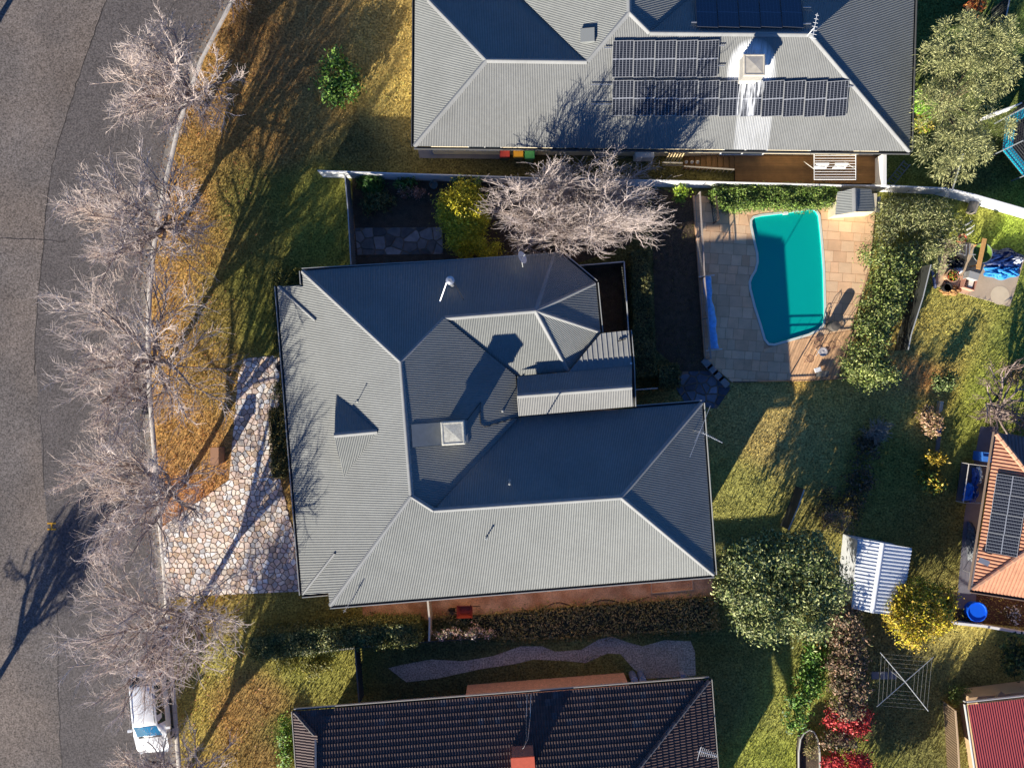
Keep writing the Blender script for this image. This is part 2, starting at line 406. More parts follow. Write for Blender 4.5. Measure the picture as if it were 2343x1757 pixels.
# grass colour by place: dry verge, green lawns, straw patches
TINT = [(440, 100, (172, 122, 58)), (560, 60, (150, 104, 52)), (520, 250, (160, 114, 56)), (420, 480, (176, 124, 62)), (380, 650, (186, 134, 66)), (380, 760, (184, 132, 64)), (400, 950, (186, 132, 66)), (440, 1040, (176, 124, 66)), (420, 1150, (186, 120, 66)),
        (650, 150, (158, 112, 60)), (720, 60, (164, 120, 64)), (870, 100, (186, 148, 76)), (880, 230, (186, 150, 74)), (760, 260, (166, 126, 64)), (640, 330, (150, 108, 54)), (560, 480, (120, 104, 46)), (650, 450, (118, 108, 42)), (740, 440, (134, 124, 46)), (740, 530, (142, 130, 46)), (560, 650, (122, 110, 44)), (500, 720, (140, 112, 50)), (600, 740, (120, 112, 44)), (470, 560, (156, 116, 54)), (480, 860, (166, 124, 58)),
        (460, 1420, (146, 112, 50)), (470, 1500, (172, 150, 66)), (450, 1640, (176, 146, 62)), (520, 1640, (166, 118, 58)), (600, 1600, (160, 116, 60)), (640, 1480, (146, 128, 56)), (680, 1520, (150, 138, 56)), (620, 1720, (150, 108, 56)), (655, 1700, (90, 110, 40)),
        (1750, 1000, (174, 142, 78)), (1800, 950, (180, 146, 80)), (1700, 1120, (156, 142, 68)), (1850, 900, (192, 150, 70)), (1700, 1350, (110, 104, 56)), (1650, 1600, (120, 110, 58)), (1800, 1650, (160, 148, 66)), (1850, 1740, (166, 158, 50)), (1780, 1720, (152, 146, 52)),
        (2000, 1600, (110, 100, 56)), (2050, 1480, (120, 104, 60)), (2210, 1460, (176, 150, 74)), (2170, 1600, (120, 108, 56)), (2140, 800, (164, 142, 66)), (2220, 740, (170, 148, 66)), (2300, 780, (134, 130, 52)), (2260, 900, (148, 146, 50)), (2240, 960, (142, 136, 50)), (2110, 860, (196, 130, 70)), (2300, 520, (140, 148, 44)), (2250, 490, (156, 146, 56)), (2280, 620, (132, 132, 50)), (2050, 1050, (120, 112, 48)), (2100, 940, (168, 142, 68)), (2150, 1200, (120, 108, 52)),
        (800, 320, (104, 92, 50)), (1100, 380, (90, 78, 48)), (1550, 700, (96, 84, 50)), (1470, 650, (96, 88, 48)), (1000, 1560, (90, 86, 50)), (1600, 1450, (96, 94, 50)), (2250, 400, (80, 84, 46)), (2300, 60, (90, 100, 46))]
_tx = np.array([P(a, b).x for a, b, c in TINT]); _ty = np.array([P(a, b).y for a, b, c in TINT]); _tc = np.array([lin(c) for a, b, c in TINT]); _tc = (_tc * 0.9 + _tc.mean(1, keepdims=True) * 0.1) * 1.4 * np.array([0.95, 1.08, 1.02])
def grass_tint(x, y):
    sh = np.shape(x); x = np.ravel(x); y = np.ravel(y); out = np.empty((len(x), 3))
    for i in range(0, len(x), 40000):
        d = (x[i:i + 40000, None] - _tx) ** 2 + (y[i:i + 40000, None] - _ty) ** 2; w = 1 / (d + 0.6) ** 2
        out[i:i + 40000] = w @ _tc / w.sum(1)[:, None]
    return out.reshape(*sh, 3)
DECK_PX = [(1585, 447), (2004, 478), (1990, 620), (1958, 720), (1918, 866), (1676, 876), (1612, 822)]
DECK = px_poly(DECK_PX)
def strip_sheet(name, ys, offs, m, z, tint=False, side=1, hole=None):
    Y = np.repeat(ys[:, None], len(offs), 1); X = kerb_x(ys)[:, None] + side * offs[None, :]
    V = np.column_stack([X.ravel(), Y.ravel(), np.full(X.size, z)]); ny, nx = X.shape
    I = np.arange(ny * nx).reshape(ny, nx); F = np.stack([I[:-1, :-1], I[:-1, 1:], I[1:, 1:], I[1:, :-1]], -1).reshape(-1, 4)
    if side < 0: F = F[:, ::-1]
    if hole is not None:
        inside = in_poly(V[:, 0], V[:, 1], hole); F = F[~inside[F].all(1)]
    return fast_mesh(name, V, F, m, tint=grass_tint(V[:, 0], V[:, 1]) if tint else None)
ys = np.concatenate([np.linspace(-400, -32, 12), np.arange(-31, 31.01, 0.45), np.linspace(32, 400, 12)])
offs = np.concatenate([np.arange(0.15, 56, 0.45), np.linspace(57, 420, 12)])
_cx = sum(p[0] for p in DECK) / len(DECK); _cy = sum(p[1] for p in DECK) / len(DECK)
hole = [(_cx + (p[0] - _cx) * 0.97, _cy + (p[1] - _cy) * 0.97) for p in DECK]
ground = struct(strip_sheet('ground', ys, offs, M_GRASS, 0.0, tint=True, hole=hole))
road = struct(strip_sheet('road', ys, np.concatenate([[0.5, 2, 5, 10, 20], np.linspace(40, 420, 8)]), M_ROAD, -0.12, side=-1))
# kerb and gutter sections with open joints
kyy = np.arange(-26, 27, 0.6)
def sweep(name, prof, y0, y1, m, parent=None):
    yy = np.arange(y0, y1 + 0.01, 0.6); xs = kerb_x(yy); V = []; k = len(prof)
    for x, y in zip(xs, yy): V += [(x + a, y, z) for a, z in prof]
    F = [(i * k + j, i * k + j + 1, (i + 1) * k + j + 1, (i + 1) * k + j) for i in range(len(yy) - 1) for j in range(k - 1)]
    return fast_mesh(name, V, np.array(F)[:, ::-1], m, parent)
kerb = struct(sweep('kerb', [(0.17, -0.05), (0.16, 0.012), (-0.06, 0.012), (-0.12, -0.02), (-0.145, -0.10)], -27, 27, M_CONC))
gut = struct(sweep('gutter', [(-0.14, -0.098), (-0.15, -0.11), (-0.42, -0.105), (-0.52, -0.112)], -27, 27, M_GUT))
jt = MB(); mdark = mat('joint_dark', (0.02, 0.018, 0.015), 1.0)
for y in np.arange(-26, 27, 2.4):
    x = float(kerb_x(y)); jt.box((x + 0.05, y, 0.0135), 0.2, 0.016, 0.004); jt.box((x - 0.33, y, -0.103), 0.36, 0.014, 0.006)
jt.build('expansion_joints', mdark, kerb)
# kerb inlet grate by the second tree
g = thing('drain_grate', 'dark slotted drain grate set in the gutter', 'grate', P(336, 928, -0.1))
mst = mat('cast_iron', (0.05, 0.048, 0.045), 0.6, metal=0.6)
gc = P(334, 928, -0.09)
MB().box(gc, 0.5, 1.0, 0.02).build('pit_frame', mst, g)
for i in range(9): MB().box(gc + Vector((0, -0.42 + i * 0.105, 0.02)), 0.42, 0.045, 0.03).build('bar', mst, g)
# long asphalt joint, cracks and patches on the road
def ribbon(mb, pts, w, z, wob=0.0, seed=1):
    r = random.Random(seed); q = []
    for (x0, y0), (x1, y1) in zip(pts[:-1], pts[1:]):
        n = max(1, int(math.hypot(x1 - x0, y1 - y0) / 14))
        for i in range(n): q.append((x0 + (x1 - x0) * i / n + r.gauss(0, wob), y0 + (y1 - y0) * i / n + r.gauss(0, wob)))
    q.append(pts[-1]); W = [P(x, y, z) for x, y in q]; vs = []
    for i, p in enumerate(W):
        d = (W[min(i + 1, len(W) - 1)] - W[max(i - 1, 0)]).normalized(); s = d.cross(Vector((0, 0, 1))) * (w / 2 * r.uniform(0.5, 1.3)); vs += [p - s, p + s]
    mb.add(vs, [(2 * i, 2 * i + 1, 2 * i + 3, 2 * i + 2) for i in range(len(W) - 1)])
m_seal = mat('crack_seal', lin((58, 52, 48)), 0.85, var=0.25, vscale=2)
mb = MB()
ribbon(mb, [(262, -30), (240, 10), (190, 150), (150, 275), (120, 380), (108, 450), (100, 560), (86, 680), (79, 780), (80, 860)], 0.055, -0.114, 1.0, 2)
ribbon(mb, [(92, 950), (98, 1010), (101, 1120)], 0.04, -0.114, 0.8, 3)
ribbon(mb, [(131, 1390), (133, 1560), (137, 1690), (142, 1757)], 0.05, -0.114, 1.2, 4)
ribbon(mb, [(-10, 548), (70, 547), (150, 552)], 0.04, -0.113, 1.0, 5)
ribbon(mb, [(398, 10), (360, 70), (315, 200), (290, 330)], 0.03, -0.1135, 1.0, 6)
mb.build('crack', m_seal, road)
# darker resurfaced strip beside the kerb
m_patch = mat('asphalt_newer', lin((103, 96, 91)), rough=0.9, spec=0.25, var=0.16, vscale=0.4, fine=0.55, fscale=12, bump=0.5, bscale=22)
mb = MB(); seam = [(262, -30), (240, 10), (190, 150), (150, 275), (120, 380), (108, 450), (100, 560), (86, 680), (79, 780), (86, 900), (101, 1120), (128, 1390), (133, 1560), (137, 1690), (146, 1800)]
L_ = [P(x, y, -0.116) for x, y in seam]; R_ = []
for p in L_: R_.append(Vector((float(kerb_x(p.y)) - 0.53, p.y, -0.116)))
mb.add(L_ + R_, [(i, i + 1, len(L_) + i + 1, len(L_) + i)[::-1] for i in range(len(L_) - 1)])
mb.build('resurfaced_lane', m_patch, road)
# yellow painted marker on the road
my = mat('yellow_paint', lin((205, 150, 30)), 0.7, fine=0.25, fscale=30)
mb = MB(); c = P(118, 1204, -0.111)
mb.box(c + Vector((0, 0.17, 0)), 0.5, 0.09, 0.004); mb.box(c - Vector((0, 0.17, 0)), 0.5, 0.09, 0.004); mb.box(c, 0.09, 0.26, 0.004)
mb.build('painted_mark', my, road)

# ---------------------------------------------------------------- stone paving
def voronoi(region, size, rng, gap):
    """irregular stones filling a convex region"""
    A = np.array(region); lo = A.min(0) - size; hi = A.max(0) + size; pts = []
    nx = int((hi[0] - lo[0]) / size) + 1; ny = int((hi[1] - lo[1]) / size) + 1
    for i in range(nx):
        for j in range(ny): pts.append((lo[0] + (i + 0.5 * (j % 2) + rng.uniform(-0.42, 0.42)) * size, lo[1] + (j + rng.uniform(-0.42, 0.42)) * size))
    pts = np.array(pts); out = []
    for i, p in enumerate(pts):
        d = ((pts - p) ** 2).sum(1); nb = np.argsort(d)[1:14]; poly = [(p[0] - size * 2, p[1] - size * 2), (p[0] + size * 2, p[1] - size * 2), (p[0] + size * 2, p[1] + size * 2), (p[0] - size * 2, p[1] + size * 2)]
        for q in nb:
            dv = pts[q] - p; l = math.hypot(*dv); nrm = dv / l; poly = clip_half(poly, (p[0] + nrm[0] * (l / 2 - gap / 2), p[1] + nrm[1] * (l / 2 - gap / 2)), nrm)
            if len(poly) < 3: break
        if len(poly) >= 3: poly = clip_convex(poly, region)
        if len(poly) >= 3 and abs(area(poly)) > size * size * 0.12: out.append(poly)
    return out
def stone_mesh(poly, z0, z1, rng, tilt=0.012, edge=0.016):
    """one flat stone with chamfered edge, slightly tilted, centred on its own origin"""
    if area(poly) < 0: poly = poly[::-1]
    cx = sum(p[0] for p in poly) / len(poly); cy = sum(p[1] for p in poly) / len(poly); n = len(poly); tx, ty = rng.uniform(-tilt, tilt), rng.uniform(-tilt, tilt)
    lo = [(p[0] - cx, p[1] - cy, z0) for p in poly]; q = 1 - min(0.2, edge / (math.sqrt(abs(area(poly))) / 2))
    hi = [((p[0] - cx) * q, (p[1] - cy) * q, z1 + (p[0] - cx) * tx * 2 + (p[1] - cy) * ty * 2) for p in poly]
    return lo + hi, [tuple(range(n, 2 * n))] + [(i, (i + 1) % n, n + (i + 1) % n, n + i) for i in range(n)], (cx, cy)
def lay(parent, polys, z0, z1, mats, rng, name='stone', maxparts=300, tilt=0.012):
    polys = sorted(polys, key=lambda p: -abs(area(p))); rest = {}
    for i, po in enumerate(polys):
        vs, fs, c = stone_mesh(po, z0, z1 + rng.uniform(-0.5, 0.5) * tilt, rng, tilt, 0.016 if tilt > 0.004 else 0.006); m = rng.choice(mats)
        if i < maxparts:
            me = bpy.data.meshes.new(name); me.from_pydata(vs, [], fs); me.update(); link_mesh(name, me, m, parent, Vector((c[0], c[1], 0)))
        else: rest.setdefault(m.name, (m, MB()))[1].add([(v[0] + c[0], v[1] + c[1], v[2]) for v in vs], fs)
    for m, mb in rest.values(): struct(mb.build(name + 's', m, parent), 'stuff')
def sheet(name, pix, z, m, parent=None):
    mb = MB(); pts = px_poly(pix)
    if area(pts) < 0: pts = pts[::-1]
    bm = bmesh.new(); f = bm.faces.new([bm.verts.new((x, y, z)) for x, y in pts]); bmesh.ops.triangulate(bm, faces=[f])
    me = bpy.data.meshes.new(name); bm.to_mesh(me); bm.free()
    return link_mesh(name, me, m, parent)
MS = [mat('stone_cream', lin((240, 224, 202)), 0.9, var=0.16, vscale=5, fine=0.12, rnd=0.2, bump=0.4), mat('stone_pink', lin((232, 206, 184)), 0.9, var=0.18, vscale=5, fine=0.12, rnd=0.2, bump=0.4), mat('stone_tan', lin((216, 188, 156)), 0.9, var=0.2, vscale=5, rnd=0.2, bump=0.4), mat('stone_grey', lin((214, 208, 200)), 0.9, var=0.2, vscale=5, rnd=0.2, bump=0.4), mat('stone_white', lin((250, 244, 232)), 0.9, var=0.12, vscale=5, rnd=0.12, bump=0.4)]
rg = random.Random(5)
A_ = [(371, 1205), (524, 1098), (640, 1090), (705, 1352), (382, 1366)]
B_ = [(524, 1097), (640, 1089), (640, 812), (560, 820), (545, 860)]
drive = struct(sheet('driveway', A_, 0.006, mat('paving_joint', lin((138, 118, 98)), 1.0, var=0.3, vscale=6)))
sheet('joint_bed', B_, 0.0075, MATS['paving_joint'], drive)
cells = voronoi(px_poly(A_), 0.30, rg, 0.03) + voronoi(px_poly(B_), 0.30, rg, 0.03)
lay(drive, cells, 0.0, 0.035, MS + MS[:2], rg)
# shaded flagging behind the grey fence
C_ = [(812, 522), (1012, 520), (1014, 582), (818, 584)]
path1 = struct(sheet('path', C_, 0.006, MATS['paving_joint']))
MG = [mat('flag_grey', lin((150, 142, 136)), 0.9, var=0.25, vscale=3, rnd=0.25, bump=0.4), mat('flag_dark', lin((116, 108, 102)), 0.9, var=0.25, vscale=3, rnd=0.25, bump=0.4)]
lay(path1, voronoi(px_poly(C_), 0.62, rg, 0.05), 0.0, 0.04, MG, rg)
D_ = [(1562, 850), (1640, 848), (1672, 888), (1640, 935), (1570, 925), (1540, 880)]
path2 = struct(sheet('path', D_, 0.006, MATS['paving_joint']))
MBL = [mat('slate_blue', lin((128, 134, 144)), 0.9, var=0.25, vscale=3, rnd=0.25, bump=0.4), mat('slate_dark', lin((88, 92, 102)), 0.9, var=0.25, vscale=3, rnd=0.25, bump=0.4)]
lay(path2, voronoi(px_poly(D_), 0.55, rg, 0.07), 0.0, 0.05, MBL, rg)
# concrete step row beside the pool corner
stp = thing('stone_step', 'row of pale concrete step blocks at the corner of the pool terrace', 'steps', P(1638, 860))
msl = mat('step_concrete', lin((150, 146, 140)), 0.9, var=0.2, vscale=3)
for i in range(4):
    a = P(1612 + i * 13, 832 + i * 14); MB().box(a + Vector((0.1, 0, 0.09)), 0.62, 0.36, 0.18, rz=-0.82).build('block', msl, stp)

# beds, gravel, earth paths
M_EARTH = mat('earth_path', lin((220, 176, 136)), 1.0, var=0.2, vscale=1.6, fine=0.3, fscale=14, bump=0.6, col2=lin((192, 140, 100)))
M_GRAV = mat('gravel', lin((188, 178, 158)), 0.95, var=0.2, vscale=2, fine=0.7, fscale=12, bump=0.9, bscale=40)
struct(sheet('garden_bed', [(806, 408), (1500, 418), (1440, 560), (1330, 600), (806, 606)], 0.003, M_SOIL))
struct(sheet('garden_bed', [(1330, 604), (1432, 600), (1445, 765), (1378, 760)], 0.0045, M_SOIL))
struct(sheet('garden_bed', [(1490, 430), (1590, 445), (1612, 826), (1640, 850), (1560, 850), (1500, 800)], 0.003, M_SOIL))
struct(sheet('side_path', [(828, 1378), (1628, 1312), (1632, 1362), (1500, 1378), (1250, 1392), (1120, 1410), (832, 1426)], 0.006, M_EARTH))
struct(sheet('gravel_path', [(888, 1528), (920, 1520), (985, 1508), (1060, 1512), (1130, 1500), (1190, 1478), (1240, 1478), (1270, 1490), (1330, 1486), (1370, 1462), (1400, 1456), (1440, 1470), (1470, 1478), (1520, 1464), (1580, 1466), (1590, 1490), (1592, 1545), (1560, 1548), (1480, 1552), (1450, 1530), (1420, 1496), (1390, 1494), (1340, 1516), (1300, 1512), (1220, 1508), (1180, 1518), (1100, 1530), (1000, 1552), (930, 1560)], 0.006, M_GRAV))
struct(sheet('concrete_path', [(955, 336), (1150, 345), (1150, 364), (960, 362)], 0.006, mat('path_concrete', lin((150, 142, 136)), 0.9, var=0.12, vscale=2)))
struct(sheet('concrete_path', [(2243, 976), (2285, 976), (2240, 1200), (2232, 1400), (2188, 1390), (2206, 1180)], 0.005, mat('path_blue_grey', lin((118, 116, 122)), 0.9, var=0.15, vscale=2)))
struct(sheet('garden_bed', [(2060, 1365), (2225, 1352), (2400, 1375), (2400, 1440), (2170, 1418)], 0.0035, mat('soil_warm', lin((96, 66, 48)), 1.0, var=0.35, vscale=3, fine=0.4, fscale=14, bump=0.7)))
# neighbour's slab with a pale round patch
SL = [(2146, 545), (2200, 552), (2345, 588), (2310, 702), (2140, 655)]
slab = struct(sheet('patio_slab', SL, 0.03, mat('slab_concrete', lin((196, 172, 142)), 0.9, var=0.12, vscale=1.5, fine=0.15)))
MB().prism(px_poly(SL), 0.0, 0.029).build('slab_edge', M_CONC, slab)
c = P(2288, 676, 0.034); mb = MB(); mb.add([c + Vector((math.cos(t * 0.2618) * 0.54, math.sin(t * 0.2618) * 0.54, 0)) for t in range(24)], [tuple(range(24))])
mb.build('bleached_circle', mat('bleached_concrete', lin((222, 200, 164)), 0.9, var=0.08, vscale=2), slab)

# ---------------------------------------------------------------- pool terrace and pool
POOL_PX = [(1726, 499), (1743, 495), (1797, 489), (1830, 484), (1857, 480), (1866, 484), (1872, 494), (1876, 530), (1880, 576), (1883, 620), (1884, 657), (1885, 700), (1885, 728), (1882, 742), (1873, 752), (1851, 763), (1797, 779), (1772, 786), (1760, 785), (1752, 775), (1743, 744), (1729, 700), (1719, 660), (1718, 646), (1722, 635), (1731, 620), (1736, 600), (1735, 580), (1727, 545), (1721, 516), (1721, 505)]
ZD = 0.12
POOL = px_poly(POOL_PX, ZD)
if area(POOL) < 0: POOL = POOL[::-1]
DECK = px_poly(DECK_PX, ZD)
pcx = sum(p[0] for p in POOL) / len(POOL); pcy = sum(p[1] for p in POOL) / len(POOL)
def radial(poly, a):
    d = (math.cos(a), math.sin(a)); best = None
    for i in range(len(poly)):
        x0, y0 = poly[i][0] - pcx, poly[i][1] - pcy; x1, y1 = poly[(i + 1) % len(poly)][0] - pcx, poly[(i + 1) % len(poly)][1] - pcy
        den = d[0] * (y1 - y0) - d[1] * (x1 - x0)
        if abs(den) < 1e-9: continue
        t = (x0 * (y1 - y0) - y0 * (x1 - x0)) / den; s = (x0 * d[1] - y0 * d[0]) / den
        if t > 0 and -1e-9 <= s <= 1 + 1e-9: best = t if best is None else max(best, t)
    return (pcx + d[0] * best, pcy + d[1] * best)
angs = sorted(set([math.atan2(p[1] - pcy, p[0] - pcx) for p in POOL + DECK] + [i * 0.13 for i in range(-24, 25)]))
inn = [radial(POOL, a) for a in angs]; outp = [radial(DECK, a) for a in angs]; n = len(angs)
mb = MB(); zj = ZD - 0.012
mb.add([(x, y, zj) for x, y in inn] + [(x, y, zj) for x, y in outp] + [(x, y, -0.05) for x, y in outp], [(i, n + i, n + (i + 1) % n, (i + 1) % n) for i in range(n)] + [(n + i, 2 * n + i, 2 * n + (i + 1) % n, n + (i + 1) % n) for i in range(n)])
terrace = struct(mb.build('pool_terrace', mat('terrace_joint', lin((196, 156, 120)), 1.0, var=0.2, vscale=4), org=(pcx, pcy, 0)))
MP = [mat('paver_sand', lin((230, 190, 148)), 0.9, var=0.1, vscale=2, fine=0.1, rnd=0.07, bump=0.25), mat('paver_apricot', lin((231, 187, 144)), 0.9, var=0.12, vscale=2, fine=0.1, rnd=0.08, bump=0.25), mat('paver_pale', lin((236, 198, 156)), 0.9, var=0.1, vscale=2, fine=0.1, rnd=0.07, bump=0.25)]
BOARD_PX = [(1803, 780), (1965, 752), (1917, 868), (1812, 873)]
BOARD = px_poly(BOARD_PX, ZD)
def dist_pool(p):
    best = (1e9, None, None)
    for i in range(len(POOL)):
        a = POOL[i]; b = POOL[(i + 1) % len(POOL)]; dx, dy = b[0] - a[0], b[1] - a[1]; l2 = dx * dx + dy * dy
        t = max(0, min(1, ((p[0] - a[0]) * dx + (p[1] - a[1]) * dy) / l2)); q = (a[0] + dx * t, a[1] + dy * t); d = math.hypot(p[0] - q[0], p[1] - q[1])
        if d < best[0]: best = (d, q, (dx, dy))
    return best
pav = []; rg = random.Random(9); th = math.radians(-4); ct, st_ = math.cos(th), math.sin(th)
y = -9.0
while y < 9.0:
    hgt = rg.choice((0.48, 0.62, 0.62)); x = -9.0 + rg.random() * 0.5
    while x < 9.0:
        w = rg.choice((0.45, 0.6, 0.75, 0.75)); g_ = 0.007
        q = [(x + g_, y + g_), (x + w - g_, y + g_), (x + w - g_, y + hgt - g_), (x + g_, y + hgt - g_)]
        q = [(pcx + a * ct - b * st_, pcy + a * st_ + b * ct) for a, b in q]; x += w
        q = clip_convex(q, DECK, 0.02)
        if len(q) < 3: continue
        cx_ = sum(p[0] for p in q) / len(q); cy_ = sum(p[1] for p in q) / len(q)
        dB = in_poly(np.array([p[0] for p in q] + [cx_]), np.array([p[1] for p in q] + [cy_]), BOARD)
        if dB.all(): continue
        if dB.any():
            a, b = BOARD[0], BOARD[3]; l = math.hypot(b[0] - a[0], b[1] - a[1]); nn = ((b[1] - a[1]) / l, -(b[0] - a[0]) / l)
            if (BOARD[1][0] - a[0]) * nn[0] + (BOARD[1][1] - a[1]) * nn[1] < 0: nn = (-nn[0], -nn[1])
            q1 = clip_half(q, a, nn); a, b = BOARD[0], BOARD[1]; l = math.hypot(b[0] - a[0], b[1] - a[1]); n2 = ((b[1] - a[1]) / l, -(b[0] - a[0]) / l)
            if (BOARD[2][0] - a[0]) * n2[0] + (BOARD[2][1] - a[1]) * n2[1] < 0: n2 = (-n2[0], -n2[1])
            q2 = clip_half(q, a, n2); q = q1 if len(q1) > 2 and (len(q2) < 3 or abs(area(q1)) > abs(area(q2))) else q2
            if len(q) < 3: continue
            cx_ = sum(p[0] for p in q) / len(q); cy_ = sum(p[1] for p in q) / len(q)
        for rep in range(4):
            ins = in_poly(np.array([p[0] for p in q]), np.array([p[1] for p in q]), POOL); dd = [dist_pool(p)[0] * (-1 if i_ else 1) for p, i_ in zip(q, ins)]
            if min(dd) >= 0.135: break
            w_ = q[int(np.argmin(dd))]; d, nq, dr = dist_pool(w_); l = math.hypot(*dr); nn = (dr[1] / l, -dr[0] / l)   # outward of CCW pool
            q = clip_half(q, (nq[0] + nn[0] * 0.15, nq[1] + nn[1] * 0.15), (-nn[0], -nn[1]))
            if len(q) < 3: break
        if len(q) >= 3 and abs(area(q)) > 0.02: pav.append(q)
    y += hgt
lay(terrace, pav, ZD - 0.04, ZD, MP, rg, name='paver', tilt=0.003)
# timber boards set in the terrace
m_tim = mat('deck_timber', lin((228, 182, 134)), 0.8, var=0.16, vscale=5, fine=0.15, rnd=0.14)
MB().prism(BOARD, ZD - 0.028, ZD - 0.02).build('board_bed', mat('board_shadow', (0.03, 0.02, 0.015), 1.0), terrace)
bd = Vector((0.36, 0.93)).normalized(); bs = Vector((bd.y, -bd.x)); bc = Vector(BOARD[0])
for i in range(-10, 36):
    o_ = i * 0.145; a = bc + bs * o_
    q = [tuple(a - bd * 6), tuple(a + bs * 0.115 - bd * 6), tuple(a + bs * 0.115 + bd * 6), tuple(a + bd * 6)]; q = clip_convex(q, BOARD, 0.01)
    if len(q) >= 3 and abs(area(q)) > 0.01: lay(terrace, [q], ZD - 0.02, ZD + 0.006, [m_tim], rg, name='deck_board', tilt=0.0)
# pool: shell, water, coping
pool = thing('swimming_pool', 'kidney waisted swimming pool with turquoise shell', 'pool', (pcx, pcy, 0))
def inset(poly, d):
    out = []
    for i in range(len(poly)):
        a, b, c = poly[i - 1], poly[i], poly[(i + 1) % len(poly)]
        e1 = Vector((b[0] - a[0], b[1] - a[1])).normalized(); e2 = Vector((c[0] - b[0], c[1] - b[1])).normalized(); t = (e1 + e2).normalized(); nn = Vector((t.y, -t.x)); out.append((b[0] + nn.x * d, b[1] + nn.y * d))
    return out
m_shell = mat('pool_shell', lin((8, 210, 190)), 0.6, var=0.05, vscale=1)
rings = [(0, ZD + 0.0), (-0.02, -0.1), (-0.06, -0.32), (-0.16, -0.42), (-0.26, -0.44)]
n = len(POOL); mb = MB(); vs = []
for d, z in rings: vs += [(x, y, z) for x, y in inset(POOL, d)]
mb.add(vs, [(k * n + i, (k + 1) * n + i, (k + 1) * n + (i + 1) % n, k * n + (i + 1) % n) for k in range(len(rings) - 1) for i in range(n)] + [tuple((len(rings) - 1) * n + i for i in range(n))])
mb.build('shell', m_shell, pool, smooth=False)
stepm = mat('pool_step', lin((60, 215, 195)), 0.6)
sp = px_poly([(1730, 503), (1795, 492), (1806, 500), (1790, 515), (1762, 521), (1738, 515)], ZD)
MB().prism(sp, -0.6, -0.13).build('entry_step', stepm, pool)
sp = px_poly([(1870, 500), (1877, 500), (1881, 740), (1874, 740)], ZD)
MB().prism(sp, -0.6, -0.25).build('bench_ledge', stepm, pool)
sp = px_poly([(1778, 680), (1796, 672), (1830, 738), (1800, 748)], ZD)
MB().prism(sp, -0.6, -0.40).build('swim_out', m_shell, pool)
# water: tinted clear surface
wm = bpy.data.materials.new('pool_water'); wm.use_nodes = True; N = wm.node_tree.nodes; L = wm.node_tree.links
N.remove(N['Principled BSDF']); tr0 = N.new('ShaderNodeBsdfTransparent'); tr0.inputs[0].default_value = (0.88, 0.99, 0.995, 1); df = N.new('ShaderNodeBsdfDiffuse'); df.inputs[0].default_value = (0.003, 0.60, 0.50, 1); tr = N.new('ShaderNodeMixShader'); tr.inputs[0].default_value = 0.6
gl = N.new('ShaderNodeBsdfGlossy'); gl.inputs['Roughness'].default_value = 0.03; gl.inputs[0].default_value = (1, 1, 1, 1)
fr = N.new('ShaderNodeFresnel'); fr.inputs[0].default_value = 1.33; mx = N.new('ShaderNodeMixShader')
nz = N.new('ShaderNodeTexNoise'); nz.inputs['Scale'].default_value = 5; bp = N.new('ShaderNodeBump'); bp.inputs['Strength'].default_value = 0.06; bp.inputs['Distance'].default_value = 0.02
g2 = N.new('ShaderNodeNewGeometry'); L.new(g2.outputs['Position'], nz.inputs['Vector']); L.new(nz.outputs['Fac'], bp.inputs['Height']); L.new(bp.outputs[0], gl.inputs['Normal']); L.new(bp.outputs[0], fr.inputs['Normal'])
L.new(tr0.outputs[0], tr.inputs[1]); L.new(df.outputs[0], tr.inputs[2]); L.new(fr.outputs[0], mx.inputs[0]); L.new(tr.outputs[0], mx.inputs[1]); L.new(gl.outputs[0], mx.inputs[2]); L.new(mx.outputs[0], N['Material Output'].inputs[0])
mb = MB(); wp = inset(POOL, 0.01); mb.add([(x, y, ZD - 0.1) for x, y in wp], [tuple(range(n))]); mb.build('water', wm, pool)
m_cop = mat('pool_coping', lin((214, 222, 208)), 0.6, var=0.06, vscale=3)
i0 = inset(POOL, 0.0); i1 = inset(POOL, 0.13); mb = MB(); zc = ZD + 0.012
mb.add([(x, y, ZD - 0.06) for x, y in i0] + [(x, y, zc) for x, y in i0] + [(x, y, zc) for x, y in i1] + [(x, y, ZD - 0.05) for x, y in i1], [(k * n + i, k * n + (i + 1) % n, (k + 1) * n + (i + 1) % n, (k + 1) * n + i)[::-1] for k in range(3) for i in range(n)])
mb.build('coping', m_cop, pool)
MB().box(P(1797, 489, ZD) + Vector((0, 0.02, 0.0)), 0.3, 0.16, 0.06, rz=0.1).build('skimmer_lid', mat('white_plastic', lin((235, 235, 230)), 0.5), pool)
